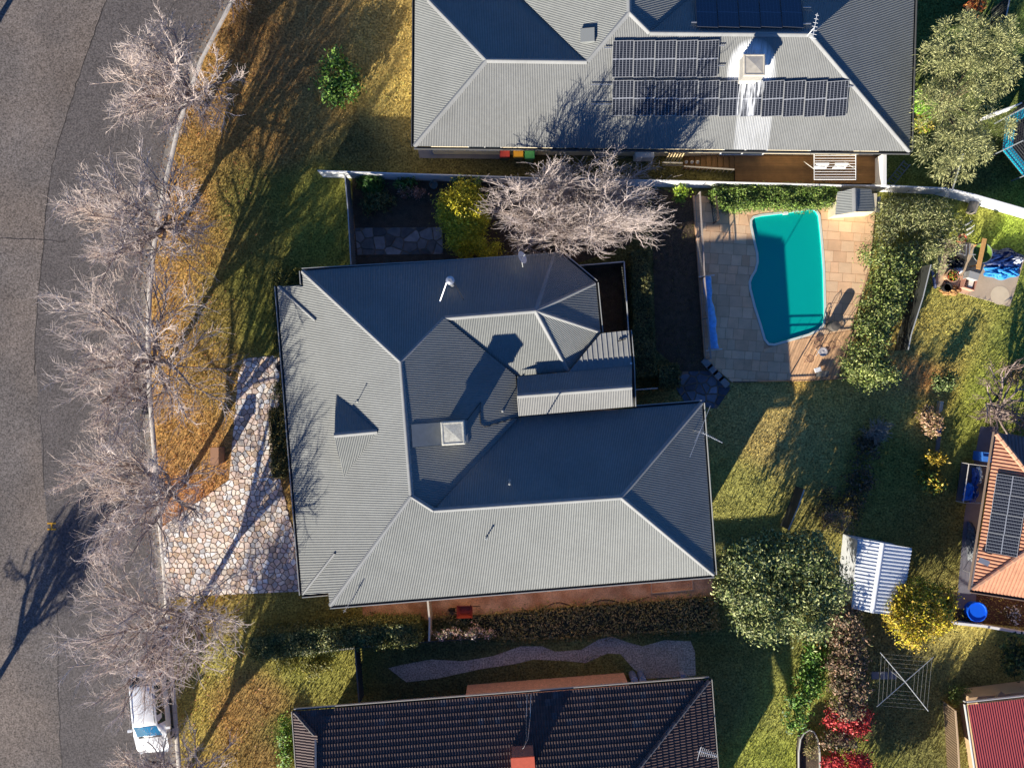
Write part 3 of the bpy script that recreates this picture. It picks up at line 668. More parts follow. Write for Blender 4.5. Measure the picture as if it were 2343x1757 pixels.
# ---------------------------------------------------------------- houses
def roof_mat(name, col, rough=0.6, spec=0.3):
    return mat(name, lin(col), rough=rough, spec=spec, var=0.08, vscale=0.7, fine=0.07, fscale=5)
def add_stain(m, regions, col=(0.9, 0.91, 0.9), lo=0.5, zz=0.32):
    """dried mineral deposit: regions = (cx, cy, rx, ry) ellipses in plan, ragged by noise"""
    nt = m.node_tree; N = nt.nodes; L = nt.links; b = N['Principled BSDF']; src = b.inputs['Base Color'].links[0].from_socket
    geo = N.new('ShaderNodeNewGeometry'); sep = N.new('ShaderNodeSeparateXYZ'); L.new(geo.outputs['Position'], sep.inputs[0])
    mp = N.new('ShaderNodeVectorMath'); mp.operation = 'MULTIPLY'; mp.inputs[1].default_value = (9, 0.9, 0.9); L.new(geo.outputs['Position'], mp.inputs[0])
    nz = N.new('ShaderNodeTexNoise'); nz.inputs['Scale'].default_value = 1.0; nz.inputs['Detail'].default_value = 3; L.new(mp.outputs[0], nz.inputs['Vector'])
    def math_(op, a, b_=None):
        n = N.new('ShaderNodeMath'); n.operation = op
        for i, v in enumerate((a, b_)):
            if v is None: continue
            if isinstance(v, (int, float)): n.inputs[i].default_value = v
            else: L.new(v, n.inputs[i])
        return n.outputs[0]
    tot = None
    for cx, cy, rx, ry, pw, stg in regions:
        dx = math_('DIVIDE', math_('SUBTRACT', sep.outputs[0], cx), rx); dy = math_('DIVIDE', math_('SUBTRACT', sep.outputs[1], cy), ry)
        d = math_('ADD', math_('POWER', math_('ABSOLUTE', dx), pw), math_('POWER', math_('ABSOLUTE', dy), pw))
        mr = N.new('ShaderNodeMapRange'); mr.inputs[1].default_value = 1.15; mr.inputs[2].default_value = 0.55; L.new(d, mr.inputs[0])
        mr.inputs[4].default_value = stg
        tot = mr.outputs[0] if tot is None else math_('MAXIMUM', tot, mr.outputs[0])
    mr = N.new('ShaderNodeMapRange'); mr.inputs[1].default_value = zz; mr.inputs[2].default_value = zz + 0.18; L.new(nz.outputs['Fac'], mr.inputs[0])
    f = math_('MULTIPLY', tot, math_('ADD', math_('MULTIPLY', mr.outputs[0], 1 - lo), lo))
    mix = N.new('ShaderNodeMix'); mix.data_type = 'RGBA'; L.new(f, mix.inputs[0]); L.new(src, mix.inputs[6]); mix.inputs[7].default_value = (*col, 1); L.new(mix.outputs[2], b.inputs['Base Color'])
M_IRON = roof_mat('roof_iron', (130, 131, 125))
M_CAP = roof_mat('ridge_capping', (142, 142, 138))
M_GUTT = mat('gutter_metal', lin((168, 168, 160)), 0.45, spec=0.5)
M_GIN = mat('gutter_inside', lin((58, 58, 56)), 0.7)
M_BRICK = mat('brick_wall', lin((212, 172, 136)), 0.9, var=0.2, vscale=4, fine=0.25, fscale=20)
M_CREAM = mat('cream_render', lin((214, 200, 168)), 0.85, var=0.06, vscale=2)
M_FRAME = mat('window_white', lin((225, 225, 220)), 0.5)
M_GLASS = mat('window_glass', (0.03, 0.04, 0.05), 0.06, spec=0.8)
M_ALU = mat('aluminium', lin((200, 200, 198)), 0.35, metal=0.7)
M_WHITE = mat('white_enamel', lin((232, 230, 224)), 0.4, spec=0.5)
M_PLAST = mat('cooler_plastic', lin((196, 190, 176)), 0.55, var=0.08, vscale=4)
def Z(p, z): return P(p[0], p[1], z)

# ---- main house in the middle
house = thing('house', 'large grey corrugated iron house with hipped wings in the middle', 'house', P(1120, 1010, 0))
ZE, ZR = 3.2, 5.2
NW, SW, SE, NE = (691, 620), (755, 1386), (1634, 1315), (1606, 922)
P1, P2, S1, S2, N1, N2 = (917, 828), (941, 1136), (992, 1168), (1422, 1138), (1017, 728), (1226, 711)
roof = MB().prism([tuple(P(x, y, 3.0))[:2] for x, y in [(715, 650), (1250, 610), (1350, 660), (1350, 745), (1170, 850), (1170, 940), (1585, 945), (1605, 1290), (780, 1355)]], 2.9, 2.94).build('roof', mat('soffit', lin((170, 168, 160)), 0.8), house)
def face(pix, **k): return corrugate('roof_sheet', pix, k.pop('m', M_IRON), roof, **k)[1]
pl_w = plane_of([Z(NW, ZE), Z(SW, ZE), Z(P2, ZR), Z(P1, ZR)])
face([NW, (694, 655), (634, 655), (691, 1361), (751, 1356), SW, P2, P1], pl=pl_w)
pl_n = face([(*NW, ZE), (*P1, ZR), (*N1, 4.4), (*N2, 4.4), (1270, 577, ZE)], pl=plane_of([Z(NW, ZE), Z((1270, 577), ZE), Z(N1, 4.42), Z(N2, 4.42)]))
pl_s = face([(*SW, ZE), (*SE, ZE), (*S2, 4.95), (*S1, 4.95), (*P2, 5.25)], pl=plane_of([Z(SW, ZE), Z(SE, ZE), Z(S2, 4.95), Z(S1, 4.95)]))
pl_e = face([(*P1, 5.2), (*N1, 4.4), (1180, 860, 3.45), (1186, 955, 3.25), (*S1, 4.95), (*P2, 5.2)], pl=plane_of([Z(P1, 5.2), Z(P2, 5.2), Z((1180, 860), 3.45), Z((1186, 955), 3.26)]))
pl_ns = face([(*N1, 4.4), (*N2, 4.4), (1300, 850, 3.23), (1180, 860, 3.23)])
pl_sn = face([(*S1, 4.95), (*S2, 4.95), (*NE, ZE), (1186, 955, ZE)])
pl_se = face([(*NE, ZE), (*S2, 4.95), (*SE, ZE)])
f1 = face([(*N2, 4.4), (1270, 577, ZE), (1290, 586, ZE), (1363, 647, ZE)], pl=plane_of([Z(N2, 4.4), Z((1290, 586), ZE), Z((1363, 647), ZE)]))
f2 = face([(*N2, 4.4), (1363, 647, ZE), (1374, 761, ZE)]); f3 = face([(*N2, 4.4), (1374, 762, ZE), (1300, 850, 3.23)])
# patio: wide-rib sheet, small gable beside it
M_DECKING = roof_mat('patio_sheet', (142, 141, 135))
rib = [(0, -1), (0.8, -1), (0.84, 1), (0.96, 1), (0.995, -1)]
face([(1375, 763), (1439, 756), (1446, 836), (1301, 851)], m=M_DECKING, pitch=0.27, amp=0.02, prof=rib, pl=plane_of([Z((1375, 763), 3.65), Z((1439, 756), 3.65), Z((1446, 836), 3.45)]))
face([(1183, 861, 3.45), (1301, 851, 3.45), (1446, 836, 3.45), (1446, 886, 4.0), (1183, 906, 4.0)])
face([(1183, 906, 4.0), (1446, 886, 4.0), (1449, 930, 3.65), (1187, 952, 3.65)], m=M_DECKING)
# front gablet
gz = on_plane(863, 987, pl_w).z + 0.02
za, zb = on_plane(769, 901, pl_w).z, on_plane(787, 1091, pl_w).z
face([(769, 901, za), (863, 987, gz), (764, 996, gz)]); face([(764, 996, gz), (863, 987, gz), (787, 1091, zb)])
MB().add([Z((771, 905), za), Z((787, 1088), zb), Z((766, 996), gz - 0.03)], [(0, 1, 2)]).build('gable_face', M_CREAM, roof)
cap = MB()
def W(p, z): return P(p[0], p[1], z)
for a, za_, b, zb_ in ((P1, 5.22, P2, 5.22), (P2, 5.25, S1, 4.97), (S1, 4.97, S2, 4.97), (S2, 4.97, SE, 3.22), (S2, 4.97, NE, 3.22), (P2, 5.25, SW, 3.22), (P1, 5.22, NW, 3.22), (P1, 5.22, N1, 4.44), (N1, 4.44, N2, 4.44), (N2, 4.44, (1270, 579), 3.22), (N2, 4.44, (1362, 648), 3.22), (N2, 4.44, (1373, 760), 3.22), (N2, 4.44, (1300, 849), 3.25), ((1184, 906), 4.03, (1446, 886), 4.03), ((764, 996), gz + 0.02, (863, 987), gz + 0.02)):
    ridge(cap, W(a, za_), W(b, zb_))
a = on_plane(766, 1266, pl_w, 0.03); ridge(cap, a, on_plane(693, 1359, pl_w, 0.03), w=0.2)
a = on_plane(722, 733, pl_w, 0.03); ridge(cap, a, on_plane(637, 656, pl_w, 0.03), w=0.2)
cap.build('ridge_capping', M_CAP, roof)
# small return hips at the ends of the front eave
zq = on_plane(634, 655, pl_w).z
face([(637, 656, zq), (691, 652, zq), (722, 731, on_plane(722, 731, pl_w).z + 0.03)]); face([(693, 1360, zq), (750, 1355, zq), (766, 1268, on_plane(766, 1268, pl_w).z + 0.03)])
gu = MB(); gi = MB()
for pts in ([(755, 1386, 3.2), (1634, 1315, 3.2), (1606, 922, 3.2), (1450, 934, 3.2)], [(1374, 761, 3.2), (1363, 647, 3.2), (1290, 586, 3.2), (691, 620, 3.2), (693, 650, 3.2)], [(634, 655, zq), (691, 1361, zq)], [(1449, 930, 3.63), (1446, 836, 3.47), (1439, 756, 3.45)], [(691, 1361, zq), (750, 1356, zq)]):
    gutter(gu, gi, [P(*p) for p in pts])
gu.build('gutter', M_GUTT, roof); gi.build('gutter_bed', M_GIN, roof)
wpx = [(725, 655), (1245, 612), (1345, 665), (1350, 745), (1175, 860), (1175, 930), (1580, 948), (1600, 1285), (790, 1350)]
walls('wall', wpx, 3.0, 2.9, M_BRICK, house)
wv = [Vector((*tuple(P(x, y, 3.0))[:2], 0)) for x, y in wpx]
for i, t, w in ((7, 0.2, 1.8), (7, 0.45, 1.5), (7, 0.75, 1.8), (8, 0.2, 2.0), (8, 0.5, 1.2), (8, 0.8, 2.0), (6, 0.5, 1.8)):
    p, q = wv[i], wv[(i + 1) % 9]; wall_window(house, q, p, t, w, 0.9, 2.2, M_FRAME, M_GLASS)
mb = MB()
for x, y in ((1432, 770), (1440, 832), (1442, 925)): mb.beam(Vector((*tuple(P(x, y, 2.9))[:2], 0)), Vector((*tuple(P(x, y, 2.9))[:2], 3.45)), 0.1, 0.1)
mb.build('patio_posts', M_FRAME, house)
# flashing between ridge and cooler
cq = [on_plane(x, y, pl_e, 0.045) for x, y in ((941, 971), (944, 1023), (1072, 1013), (1068, 962))]
MB().add(cq + [p - Vector((0, 0, 0.05)) for p in cq], [(0, 1, 2, 3), (0, 4, 5, 1), (1, 5, 6, 2), (2, 6, 7, 3), (3, 7, 4, 0)]).build('flashing', mat('flashing', lin((118, 124, 126)), 0.4, spec=0.5, var=0.1, vscale=3), roof)
def pipe(px, py, pl, h, r=0.035, parent=roof, hook=True):
    a = on_plane(px, py, pl); mb = MB(); pts = [a - Vector((0, 0, 0.05)), a + Vector((0, 0, h))]
    mb.tube(pts, r, 7); mb.lathe(a - Vector((0, 0, 0.02)), [(0.09, 0), (0.05, 0.07)], 8)
    if hook: mb.lathe(a + Vector((0, 0, h - 0.02)), [(r * 1.0, 0), (r * 1.9, 0.03), (r * 1.2, 0.09)], 8)
    mb.build('vent_pipe', M_GUTT, parent)
pipe(1166, 1100, pl_sn, 1.15); pipe(1113, 1228, pl_s, 0.4); pipe(1150, 940, pl_e, 0.25); pipe(818, 918, pl_w, 0.0 + 0.5, 0.02)
cab = MB(); pts = [on_plane(x, y, pl_e, 0.03) for x, y in ((1068, 962), (1100, 920), (1098, 950), (1100, 970), (1108, 977), (1140, 968), (1184, 955))]; cab.tube(pts, 0.018, 5); cab.build('cable', mat('black_cable', (0.02, 0.02, 0.02), 0.6), roof)
sg = MB(); a = on_plane(1423, 778, pl_ns if False else plane_of([Z((1375, 763), 3.65), Z((1439, 756), 3.65), Z((1446, 836), 3.45)]), 0.06); sg.box(a, 0.42, 0.05, 0.08, rz=0.3); sg.build('roof_bracket', mdark, roof)

def cooler(name, label, px, py, pl, size, h, rz, lid):
    """evaporative cooler: skirt, louvred sides, lid"""
    g = on_plane(px, py, pl); zt = g.z + h
    c = P(px, py, zt); c0 = Vector((c.x, c.y, on_plane(px, py, pl).z)); c0.z = (pl[0].z - (pl[1].x * (c.x - pl[0].x) + pl[1].y * (c.y - pl[0].y)) / pl[1].z)
    zt = c0.z + h
    root = thing(name, label, 'cooler', c0); s = size / 2
    def sq(k, z): return [Vector((c0.x, c0.y, z)) + Matrix.Rotation(rz, 3, 'Z') @ Vector((x * k, y * k, 0)) for x, y in ((-1, -1), (1, -1), (1, 1), (-1, 1))]
    mb = MB(); rr = [(s * 0.8, c0.z - 0.3), (s * 0.8, zt - h * 0.62), (s * 1.04, zt - h * 0.58), (s * 1.02, zt - h * 0.5)]
    vs = sum([sq(k, z) for k, z in rr], []); mb.add(vs, [(i * 4 + j, i * 4 + (j + 1) % 4, i * 4 + 4 + (j + 1) % 4, i * 4 + 4 + j) for i in range(3) for j in range(4)] + [(12, 13, 14, 15)]); mb.build('base', M_PLAST, root)
    for j in range(4):
        mb = MB()
        for q in range(6):
            z = zt - h * 0.48 + q * h * 0.066; a, b = sq(s * 0.97, z)[j], sq(s * 0.97, z)[(j + 1) % 4]; mb.beam(a, b, 0.04, 0.035)
        mb.build('louvre_panel', M_PLAST, root)
    MB().prism([tuple(p)[:2] for p in sq(s * 0.9, 0)], zt - h * 0.52, zt - 0.06).build('filter_core', mat('filter_pad', lin((120, 105, 85)), 1.0), root)
    mb = MB(); rr = [(s * 1.03, zt - 0.12), (s * 1.04, zt - 0.05), (s * 0.97, zt), (s * 0.86, zt), (s * 0.84, zt - 0.02), (s * 0.05, zt + 0.03)]
    vs = sum([sq(k, z) for k, z in rr], []); mb.add(vs, [(i * 4 + j, i * 4 + (j + 1) % 4, i * 4 + 4 + (j + 1) % 4, i * 4 + 4 + j) for i in range(5) for j in range(4)] + [(20, 21, 22, 23)]); mb.build('lid', lid, root)
    return root
cooler('evaporative_cooler', 'square beige rooftop cooler on the middle house beside its flashing strip', 1036, 991, pl_e, 1.12, 1.15, 0.06, mat('cooler_lid_worn', lin((188, 184, 168)), 0.6, var=0.22, vscale=5, fine=0.2, fscale=16))
# satellite dish, flue, antennas
dp = on_plane(1196, 612, pl_n); root = thing('satellite_dish', 'pale oval satellite dish at the eave of the middle house', 'dish', dp)
top = P(1193, 590, dp.z + 0.55); MB().tube([dp, dp + Vector((0, 0, 0.3)), top], 0.025, 6).build('mount', M_GUTT, root)
mb = MB(); ax = Vector((0.75, 0.25, 0.6)).normalized(); u = ax.orthogonal().normalized(); v = ax.cross(u); k = 16; vs = [top]
for r, d in ((0.17, 0.02), (0.34, 0.07)): vs += [top + u * math.cos(i * 6.283 / k) * r + v * math.sin(i * 6.283 / k) * r + ax * d for i in range(k)]
mb.add(vs, [(0, 1 + i, 1 + (i + 1) % k) for i in range(k)] + [(1 + i, 1 + k + i, 1 + k + (i + 1) % k, 1 + (i + 1) % k) for i in range(k)]); mb.build('reflector', mat('dish_grey', lin((205, 208, 210)), 0.5), root, smooth=True)
MB().tube([top, top + ax * 0.45 + Vector((-0.15, 0.0, 0.05))], 0.015, 5).build('feed_arm', M_GUTT, root)
fp = on_plane(1036, 652, pl_n); root = thing('flue', 'metal chimney flue with two stay rods on the shaded slope of the middle house', 'chimney', fp)
MB().tube([fp - Vector((0, 0, 0.1)), fp + Vector((0, 0, 1.5))], 0.13, 12).build('pipe', M_ALU, root)
MB().lathe(fp + Vector((0, 0, 1.5)), [(0.13, 0), (0.22, 0.04), (0.22, 0.14), (0.1, 0.2)], 12).build('cowl', M_ALU, root)
MB().beam(fp + Vector((-0.15, 0.1, 1.25)), on_plane(1006, 692, pl_n), 0.05, 0.05).build('stay', M_WHITE, root); MB().beam(fp + Vector((0.12, 0, 1.2)), on_plane(1061, 686, pl_n), 0.03, 0.03).build('stay', mdark, root)
def yagi(name, label, base, mast_h, boom, nel, el_len, extra=None, m=M_ALU):
    root = thing(name, label, 'antenna', base); top = base + Vector((0, 0, mast_h)); MB().tube([base - Vector((0, 0, 0.3)), top], 0.022, 6).build('mast', m, root)
    a, b = top + Vector(boom[0]), top + Vector(boom[1]); MB().tube([a, b], 0.016, 5).build('boom', m, root); d = (b - a).normalized(); s = d.cross(Vector((0, 0, 1))).normalized()
    for i in range(nel):
        p = a.lerp(b, (i + 0.5) / nel); l = el_len * (1.0 - 0.6 * i / nel); MB().tube([p - s * l / 2, p + s * l / 2], 0.009, 4).build('element', m, root)
    for e0, e1 in (extra or []): MB().tube([top + Vector(e0), top + Vector(e1)], 0.012, 5).build('rod', m, root)
    return root
yagi('television_antenna', 'thin metal television antenna over the right eave of the middle house', on_plane(1588, 985, pl_se), 1.6, ((0.0, 0, 0.1), (1.0, -0.5, 0.1)), 12, 0.2, [((0.42, 1.35, 0), (-0.62, -1.25, 0)), ((-0.05, 0.15, -0.1), (-0.35, -0.5, -0.1))])
yagi('television_antenna', 'small dark antenna at the lower left gutter of the middle house', on_plane(806, 1372, pl_s), 0.7, ((-0.3, -0.45, 0), (0.3, 0.5, 0)), 5, 0.22, None, mat('dull_metal', lin((150, 148, 144)), 0.5))

# ---- grey house at the top with solar panels
house2 = thing('house', 'grey corrugated iron house with solar panels at the top', 'house', P(1520, 150, 0))
roof2 = MB().prism([tuple(P(x, y, 3.0))[:2] for x, y in [(975, -150), (2065, -150), (2055, 320), (975, 308)]], 2.9, 2.94).build('roof', MATS['soffit'], house2)
M_IRON2 = roof_mat('roof_iron_stained', (132, 132, 127)); 
def f_2(pix, **k): return corrugate('roof_sheet', pix, k.pop('m', M_IRON), roof2, **k)[1]
w1, j1, k1, m1, e1 = (1113, 138), (1343, 141), (1440, 28), (1487, 75), (1855, 79)
pl_2s = plane_of([P(947, 335, 3), P(2082, 347, 3), P(*w1, 4.55), P(*m1, 5.02), P(*e1, 5.04)])
cst = P(1722, 150, 4.4); s2 = P(1722, 268, 3.6)
add_stain(M_IRON2, [(cst.x - 0.08, cst.y - 0.3, 1.2, 1.35, 2.2, 1.0), (s2.x + 0.1, s2.y - 0.1, 0.95, 2.6, 5.0, 0.3)])
f_2([(947, 335, 3), (2082, 347, 3), (*e1, 5), (*m1, 5), (*k1, 5.3), (*j1, 4.5), (*w1, 4.5)], pl=pl_2s, m=M_IRON2)
def zs(p): return on_plane(p[0], p[1], pl_2s).z
f_2([(947, 335, 3), (*w1, zs(w1)), (905, -80, zs(w1)), (950, -80, 3.0)], pl=plane_of([P(947, 335, 3), P(950, -20, 3), P(*w1, zs(w1))]))
f_2([(*w1, 0), (*j1, 0), (1116, -80, 0), (905, -80, 0)], pl=plane_of([P(*w1, zs(w1)), P(*j1, zs(j1)), P(1040, 0, zs(w1) - 1.25)]))
f_2([(*j1, 0), (*k1, 0), (1438, -80, 0), (1116, -80, 0)], pl=plane_of([P(*k1, zs(k1)), P(1438, -80, zs(k1)), P(1200, 0, zs(k1) - 1.9)]))
f_2([(*k1, 0), (*m1, 0), (1668, -80, 0), (1441, -80, 0)], pl=plane_of([P(*k1, zs(k1)), P(1440, -80, zs(k1)), P(1576, 0, zs(k1) - 1.1)]))
pl_2n = plane_of([P(*m1, zs(m1)), P(*e1, zs(e1)), P(1700, -60, zs(m1) - 1.35)])
f_2([(*m1, 0), (*e1, 0), (2040, -80, 0), (1668, -80, 0)], pl=pl_2n)
pl_2e = plane_of([P(2082, 347, 3), P(2092, 10, 3), P(*e1, zs(e1))])
f_2([(2082, 347, 3), (*e1, 0), (2040, -80, 0), (2094, -80, 3)], pl=pl_2e)
cap = MB()
for a, b in ((W(w1, zs(w1) + .03), P(947, 335, 3.03)), (W(w1, zs(w1) + .03), W(j1, zs(j1) + .03)), (W(j1, zs(j1) + .03), W(k1, zs(k1) + .03)), (W(k1, zs(k1) + .03), W(m1, zs(m1) + .03)), (W(m1, zs(m1) + .03), W(e1, zs(e1) + .03)), (W(e1, zs(e1) + .03), P(2082, 347, 3.03)), (W(e1, zs(e1) + .03), P(1949, 0, 3.95)), (P(1949, 0, 3.95), P(2040, -80, 3.1)), (W(w1, zs(w1) + .03), P(980, 0, 3.35)), (W(k1, zs(k1) + .03), P(1438, -80, zs(k1) + .03))): ridge(cap, a, b)
cap.build('ridge_capping', M_CAP, roof2)
gu = MB(); gi = MB(); gutter(gu, gi, [P(950, -80, 3), P(947, 335, 3), P(2082, 347, 3), P(2094, -80, 3)]); gu.build('gutter', mat('gutter_dark', lin((86, 86, 84)), 0.5), roof2); gi.build('gutter_bed', M_GIN, roof2)
w2 = [(978, -150), (2060, -150), (2050, 322), (978, 312)]
walls('wall', w2, 3.0, 3.1, M_CREAM, house2)
wv2 = [Vector((*tuple(P(x, y, 3.0))[:2], 0)) for x, y in w2]
for t, w in ((0.12, 1.8), (0.3, 1.5), (0.7, 2.4), (0.88, 1.8)): wall_window(house2, wv2[3], wv2[2], t, w, 0.9 if t != 0.7 else 0.5, 2.2, M_FRAME, M_GLASS)
sk = thing('skylight', 'small framed roof skylight on the upper grey roof', 'skylight', P(1345, 80, 4.5)); 
psk = plane_of([P(*k1, zs(k1)), P(1438, -80, zs(k1)), P(1200, 0, zs(k1) - 1.9)])
q = [on_plane(x, y, psk, 0.16) for x, y in ((1328, 66), (1328, 97), (1360, 94), (1360, 63))]
MB().add(q + [p - psk[1] * 0.2 for p in q], [(0, 1, 2, 3), (0, 4, 5, 1), (1, 5, 6, 2), (2, 6, 7, 3), (3, 7, 4, 0)]).build('frame', mat('skylight_frame', lin((130, 132, 128)), 0.5), sk)
cc_ = sum(q, Vector()) / 4; qi = [cc_ + (p - cc_) * 0.72 + psk[1] * 0.01 + Vector((0.08, 0, 0)) for p in q]
MB().add(qi, [(0, 1, 2, 3)]).build('pane', mat('skylight_glass', lin((60, 105, 100)), 0.08, spec=0.8), sk)
cooler('evaporative_cooler', 'square beige rooftop cooler among white mineral stains on the top house', 1730, 144, pl_2s, 1.05, 1.25, 0.0, mat('cooler_lid_beige', lin((196, 186, 166)), 0.6, var=0.14, vscale=5))
yagi('television_antenna', 'white branched antenna at the ridge end of the top house', on_plane(1846, 84, pl_2s), 0.9, ((-0.1, -0.6, 0), (0.15, 0.7, 0)), 7, 0.35, None, M_WHITE)

# solar panels
def panel_mat(name, base, line, lw, cells=(6, 20)):
    m = mat(name, base, 0.12, spec=0.6); nt = m.node_tree; N = nt.nodes; L = nt.links; b = N['Principled BSDF']
    tc = N.new('ShaderNodeTexCoord'); sep = N.new('ShaderNodeSeparateXYZ'); L.new(tc.outputs['Object'], sep.inputs[0])
    def mt(op, a, c=None):
        n = N.new('ShaderNodeMath'); n.operation = op
        for i, v in enumerate((a, c)):
            if v is None: continue
            if isinstance(v, (int, float)): n.inputs[i].default_value = v
            else: L.new(v, n.inputs[i])
        return n.outputs[0]
    def lines(s, n, w): return mt('LESS_THAN', mt('ABSOLUTE', mt('SUBTRACT', mt('FRACT', mt('MULTIPLY', s, n)), 0.5)), w)
    lx = mt('MULTIPLY', lines(mt('ADD', sep.outputs[0], 0.5 / cells[0]), cells[0], lw * cells[0] / 12.0 * 0.9), 0.85); ly = mt('MULTIPLY', lines(sep.outputs[1], cells[1], 0.10), 0.28)
    mid = mt('LESS_THAN', mt('ABSOLUTE', mt('SUBTRACT', sep.outputs[1], 0.5)), 0.013)
    f = mt('MAXIMUM', mt('MAXIMUM', lx, ly), mid); mix = N.new('ShaderNodeMix'); mix.data_type = 'RGBA'; L.new(f, mix.inputs[0]); mix.inputs[6].default_value = (*base, 1); mix.inputs[7].default_value = (*line, 1); L.new(mix.outputs[2], b.inputs['Base Color'])
    return m
M_PV = panel_mat('solar_cells', (0.012, 0.014, 0.02), (0.33, 0.34, 0.36), 0.15)
M_PVS = panel_mat('solar_cells_stained', (0.012, 0.014, 0.02), (0.33, 0.34, 0.36), 0.15)
sp_ = P(1718, 222, 4.1); add_stain(M_PVS, [(sp_.x + 0.05, sp_.y + 0.45, 0.6, 0.5, 2.2, 0.95), (sp_.x - 0.52, sp_.y - 0.05, 0.13, 1.1, 3, 0.95), (sp_.x - 0.02, sp_.y - 0.4, 0.36, 0.75, 3, 0.8)], lo=0.1, zz=0.42)
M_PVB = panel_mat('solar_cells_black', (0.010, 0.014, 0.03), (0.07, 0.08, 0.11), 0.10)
def unit_obj(name, mb, m, root):
    me = bpy.data.meshes.new(name); me.from_pydata([tuple(v) for v in mb.v], [], mb.f); me.materials.append(m); o = bpy.data.objects.new(name, me); COL.objects.link(o); o.parent = root; return o
def solar(label, c4, pl, lift, group, m, mfr, bw=0.018):
    """c4: photo corners bottom-left, bottom-right, top-right, top-left"""
    q = [on_plane(x, y, pl, lift) for x, y in c4]; X = q[1] - q[0]; Y = q[3] - q[0]; nrm = X.cross(Y).normalized(); M = Matrix((X, Y, nrm)).transposed().to_4x4(); M.translation = q[0]
    root = thing('solar_panel', label, 'solar panel', q[0], group); root.matrix_basis = M
    g = MB(); g.box((0.5, 0.5, -0.012), 0.995, 0.995, 0.02); unit_obj('glass', g, m, root)
    lx, ly = X.length, Y.length; bx, by = bw / lx, bw / ly; f = MB()
    for c, sx, sy in (((bx / 2, 0.5), bx, 1), ((1 - bx / 2, 0.5), bx, 1), ((0.5, by / 2), 1 - 2 * bx, by), ((0.5, 1 - by / 2), 1 - 2 * bx, by)): f.box((c[0], c[1], -0.012), sx, sy, 0.036)
    unit_obj('frame', f, mfr, root); return root
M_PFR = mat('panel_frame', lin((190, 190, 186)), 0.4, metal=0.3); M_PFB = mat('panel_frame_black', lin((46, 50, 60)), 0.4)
ordn = ['first', 'second', 'third', 'fourth', 'fifth', 'sixth', 'seventh', 'eighth', 'ninth', 'tenth', 'eleventh']
for i in range(5):
    x0, x1 = 1400 + i * 48.4, 1400 + i * 48.4 + 47.4
    solar(ordn[i] + ' panel from the left in the short upper row', [(x0, 178), (x1, 178.5), (x1, 95), (x0, 94)], pl_2s, 0.14, 'short upper row of solar panels', M_PV, M_PFR)
for i in range(11):
    x0, x1 = 1400 + i * 48.75, 1400 + i * 48.75 + 47.7; y = i * 0.35; y2 = y + 0.34
    solar(ordn[i] + ' panel from the left in the long lower row', [(x0, 266 + y), (x1, 266 + y2), (x1, 185 + y2), (x0, 185 + y)], pl_2s, 0.14, 'long lower row of solar panels', M_PVS if i in (5, 6, 7) else M_PV, M_PFR)
for i in range(5):
    x0, x1 = 1595 + i * 48.9, 1595 + i * 48.9 + 48.2
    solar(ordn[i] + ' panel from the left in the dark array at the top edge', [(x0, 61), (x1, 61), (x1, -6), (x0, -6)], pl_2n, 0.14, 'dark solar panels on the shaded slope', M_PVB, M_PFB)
for a, b in (((1352, 194), (1400, 194)), ((1352, 239), (1400, 239)), ((1640, 105), (1658, 105)), ((1640, 151), (1658, 151)), ((1935, 198), (1952, 198)), ((1383, 110), (1400, 110)), ((1582, 52), (1596, 52)), ((1838, 55), (1856, 55)), ((1838, 17), (1856, 17))):
    pl_ = pl_2n if a[1] < 70 and a[0] > 1560 else pl_2s; MB().beam(on_plane(*a, pl_, 0.10), on_plane(*b, pl_, 0.10), 0.05, 0.04).build('mounting_rail', M_ALU, roof2)

# ---- dark tiled house at the bottom
house3 = thing('house', 'house with dark brown tiled roof and orange chimney at the bottom', 'house', P(1150, 1900, 0))
M_TILE = mat('roof_tile', lin((86, 68, 62)), 0.7, spec=0.3, var=0.2, vscale=3, rnd=0.12)
M_TILEL = mat('roof_tile_lichen', lin((84, 76, 74)), 0.8, spec=0.35, var=0.3, vscale=6, rnd=0.2)
pl3n = plane_of([P(673, 1628, 2.8), P(1623, 1555, 2.8), P(1378, 1860, 4.45)]); pl3e = plane_of([P(1623, 1555, 2.8), P(1655, 1980, 2.8), P(1378, 1860, 4.45)]); pl3w = plane_of([P(673, 1628, 2.8), P(690, 1880, 2.8), P(722, 1684, 3.25)])
roof3 = MB().add([on_plane(x, y, pl3n, -0.03) for x, y in ((673, 1628), (722, 1684), (724, 1910), (1378, 1860), (1623, 1555))], [(4, 3, 2, 1, 0)][::1]).add([on_plane(x, y, pl3e, -0.03) for x, y in ((1623, 1555), (1378, 1860), (1655, 1980))], [(0, 1, 2)]).add([on_plane(x, y, pl3w, -0.03) for x, y in ((673, 1628), (722, 1684), (720, 1900), (692, 1900))], [(3, 2, 1, 0)]).build('roof', mat('roof_felt', (0.012, 0.011, 0.011), 1.0), house3)
TW, TG = 0.30, 0.345
def tile_mesh():
    """double-roll tile, origin at its lower left corner, x across, y up the slope, z out"""
    xs = [0, 0.03, 0.065, 0.10, 0.135, 0.18, 0.215, 0.25, 0.285, 0.30]; hz = [0.0, 0.022, 0.034, 0.022, 0.0, 0.022, 0.034, 0.022, 0.0, 0.004]; V = []; n = len(xs)
    for y, z in ((0.0, 0.045), (0.40, 0.008)): V += [(x * TW / 0.3, y, h + z) for x, h in zip(xs, hz)]
    V += [(x * TW / 0.3, 0.0, 0.02) for x in xs]
    F = [(i, i + 1, n + i + 1, n + i) for i in range(n - 1)] + [(2 * n + i, 2 * n + i + 1, i + 1, i) for i in range(n - 1)]
    return V, F
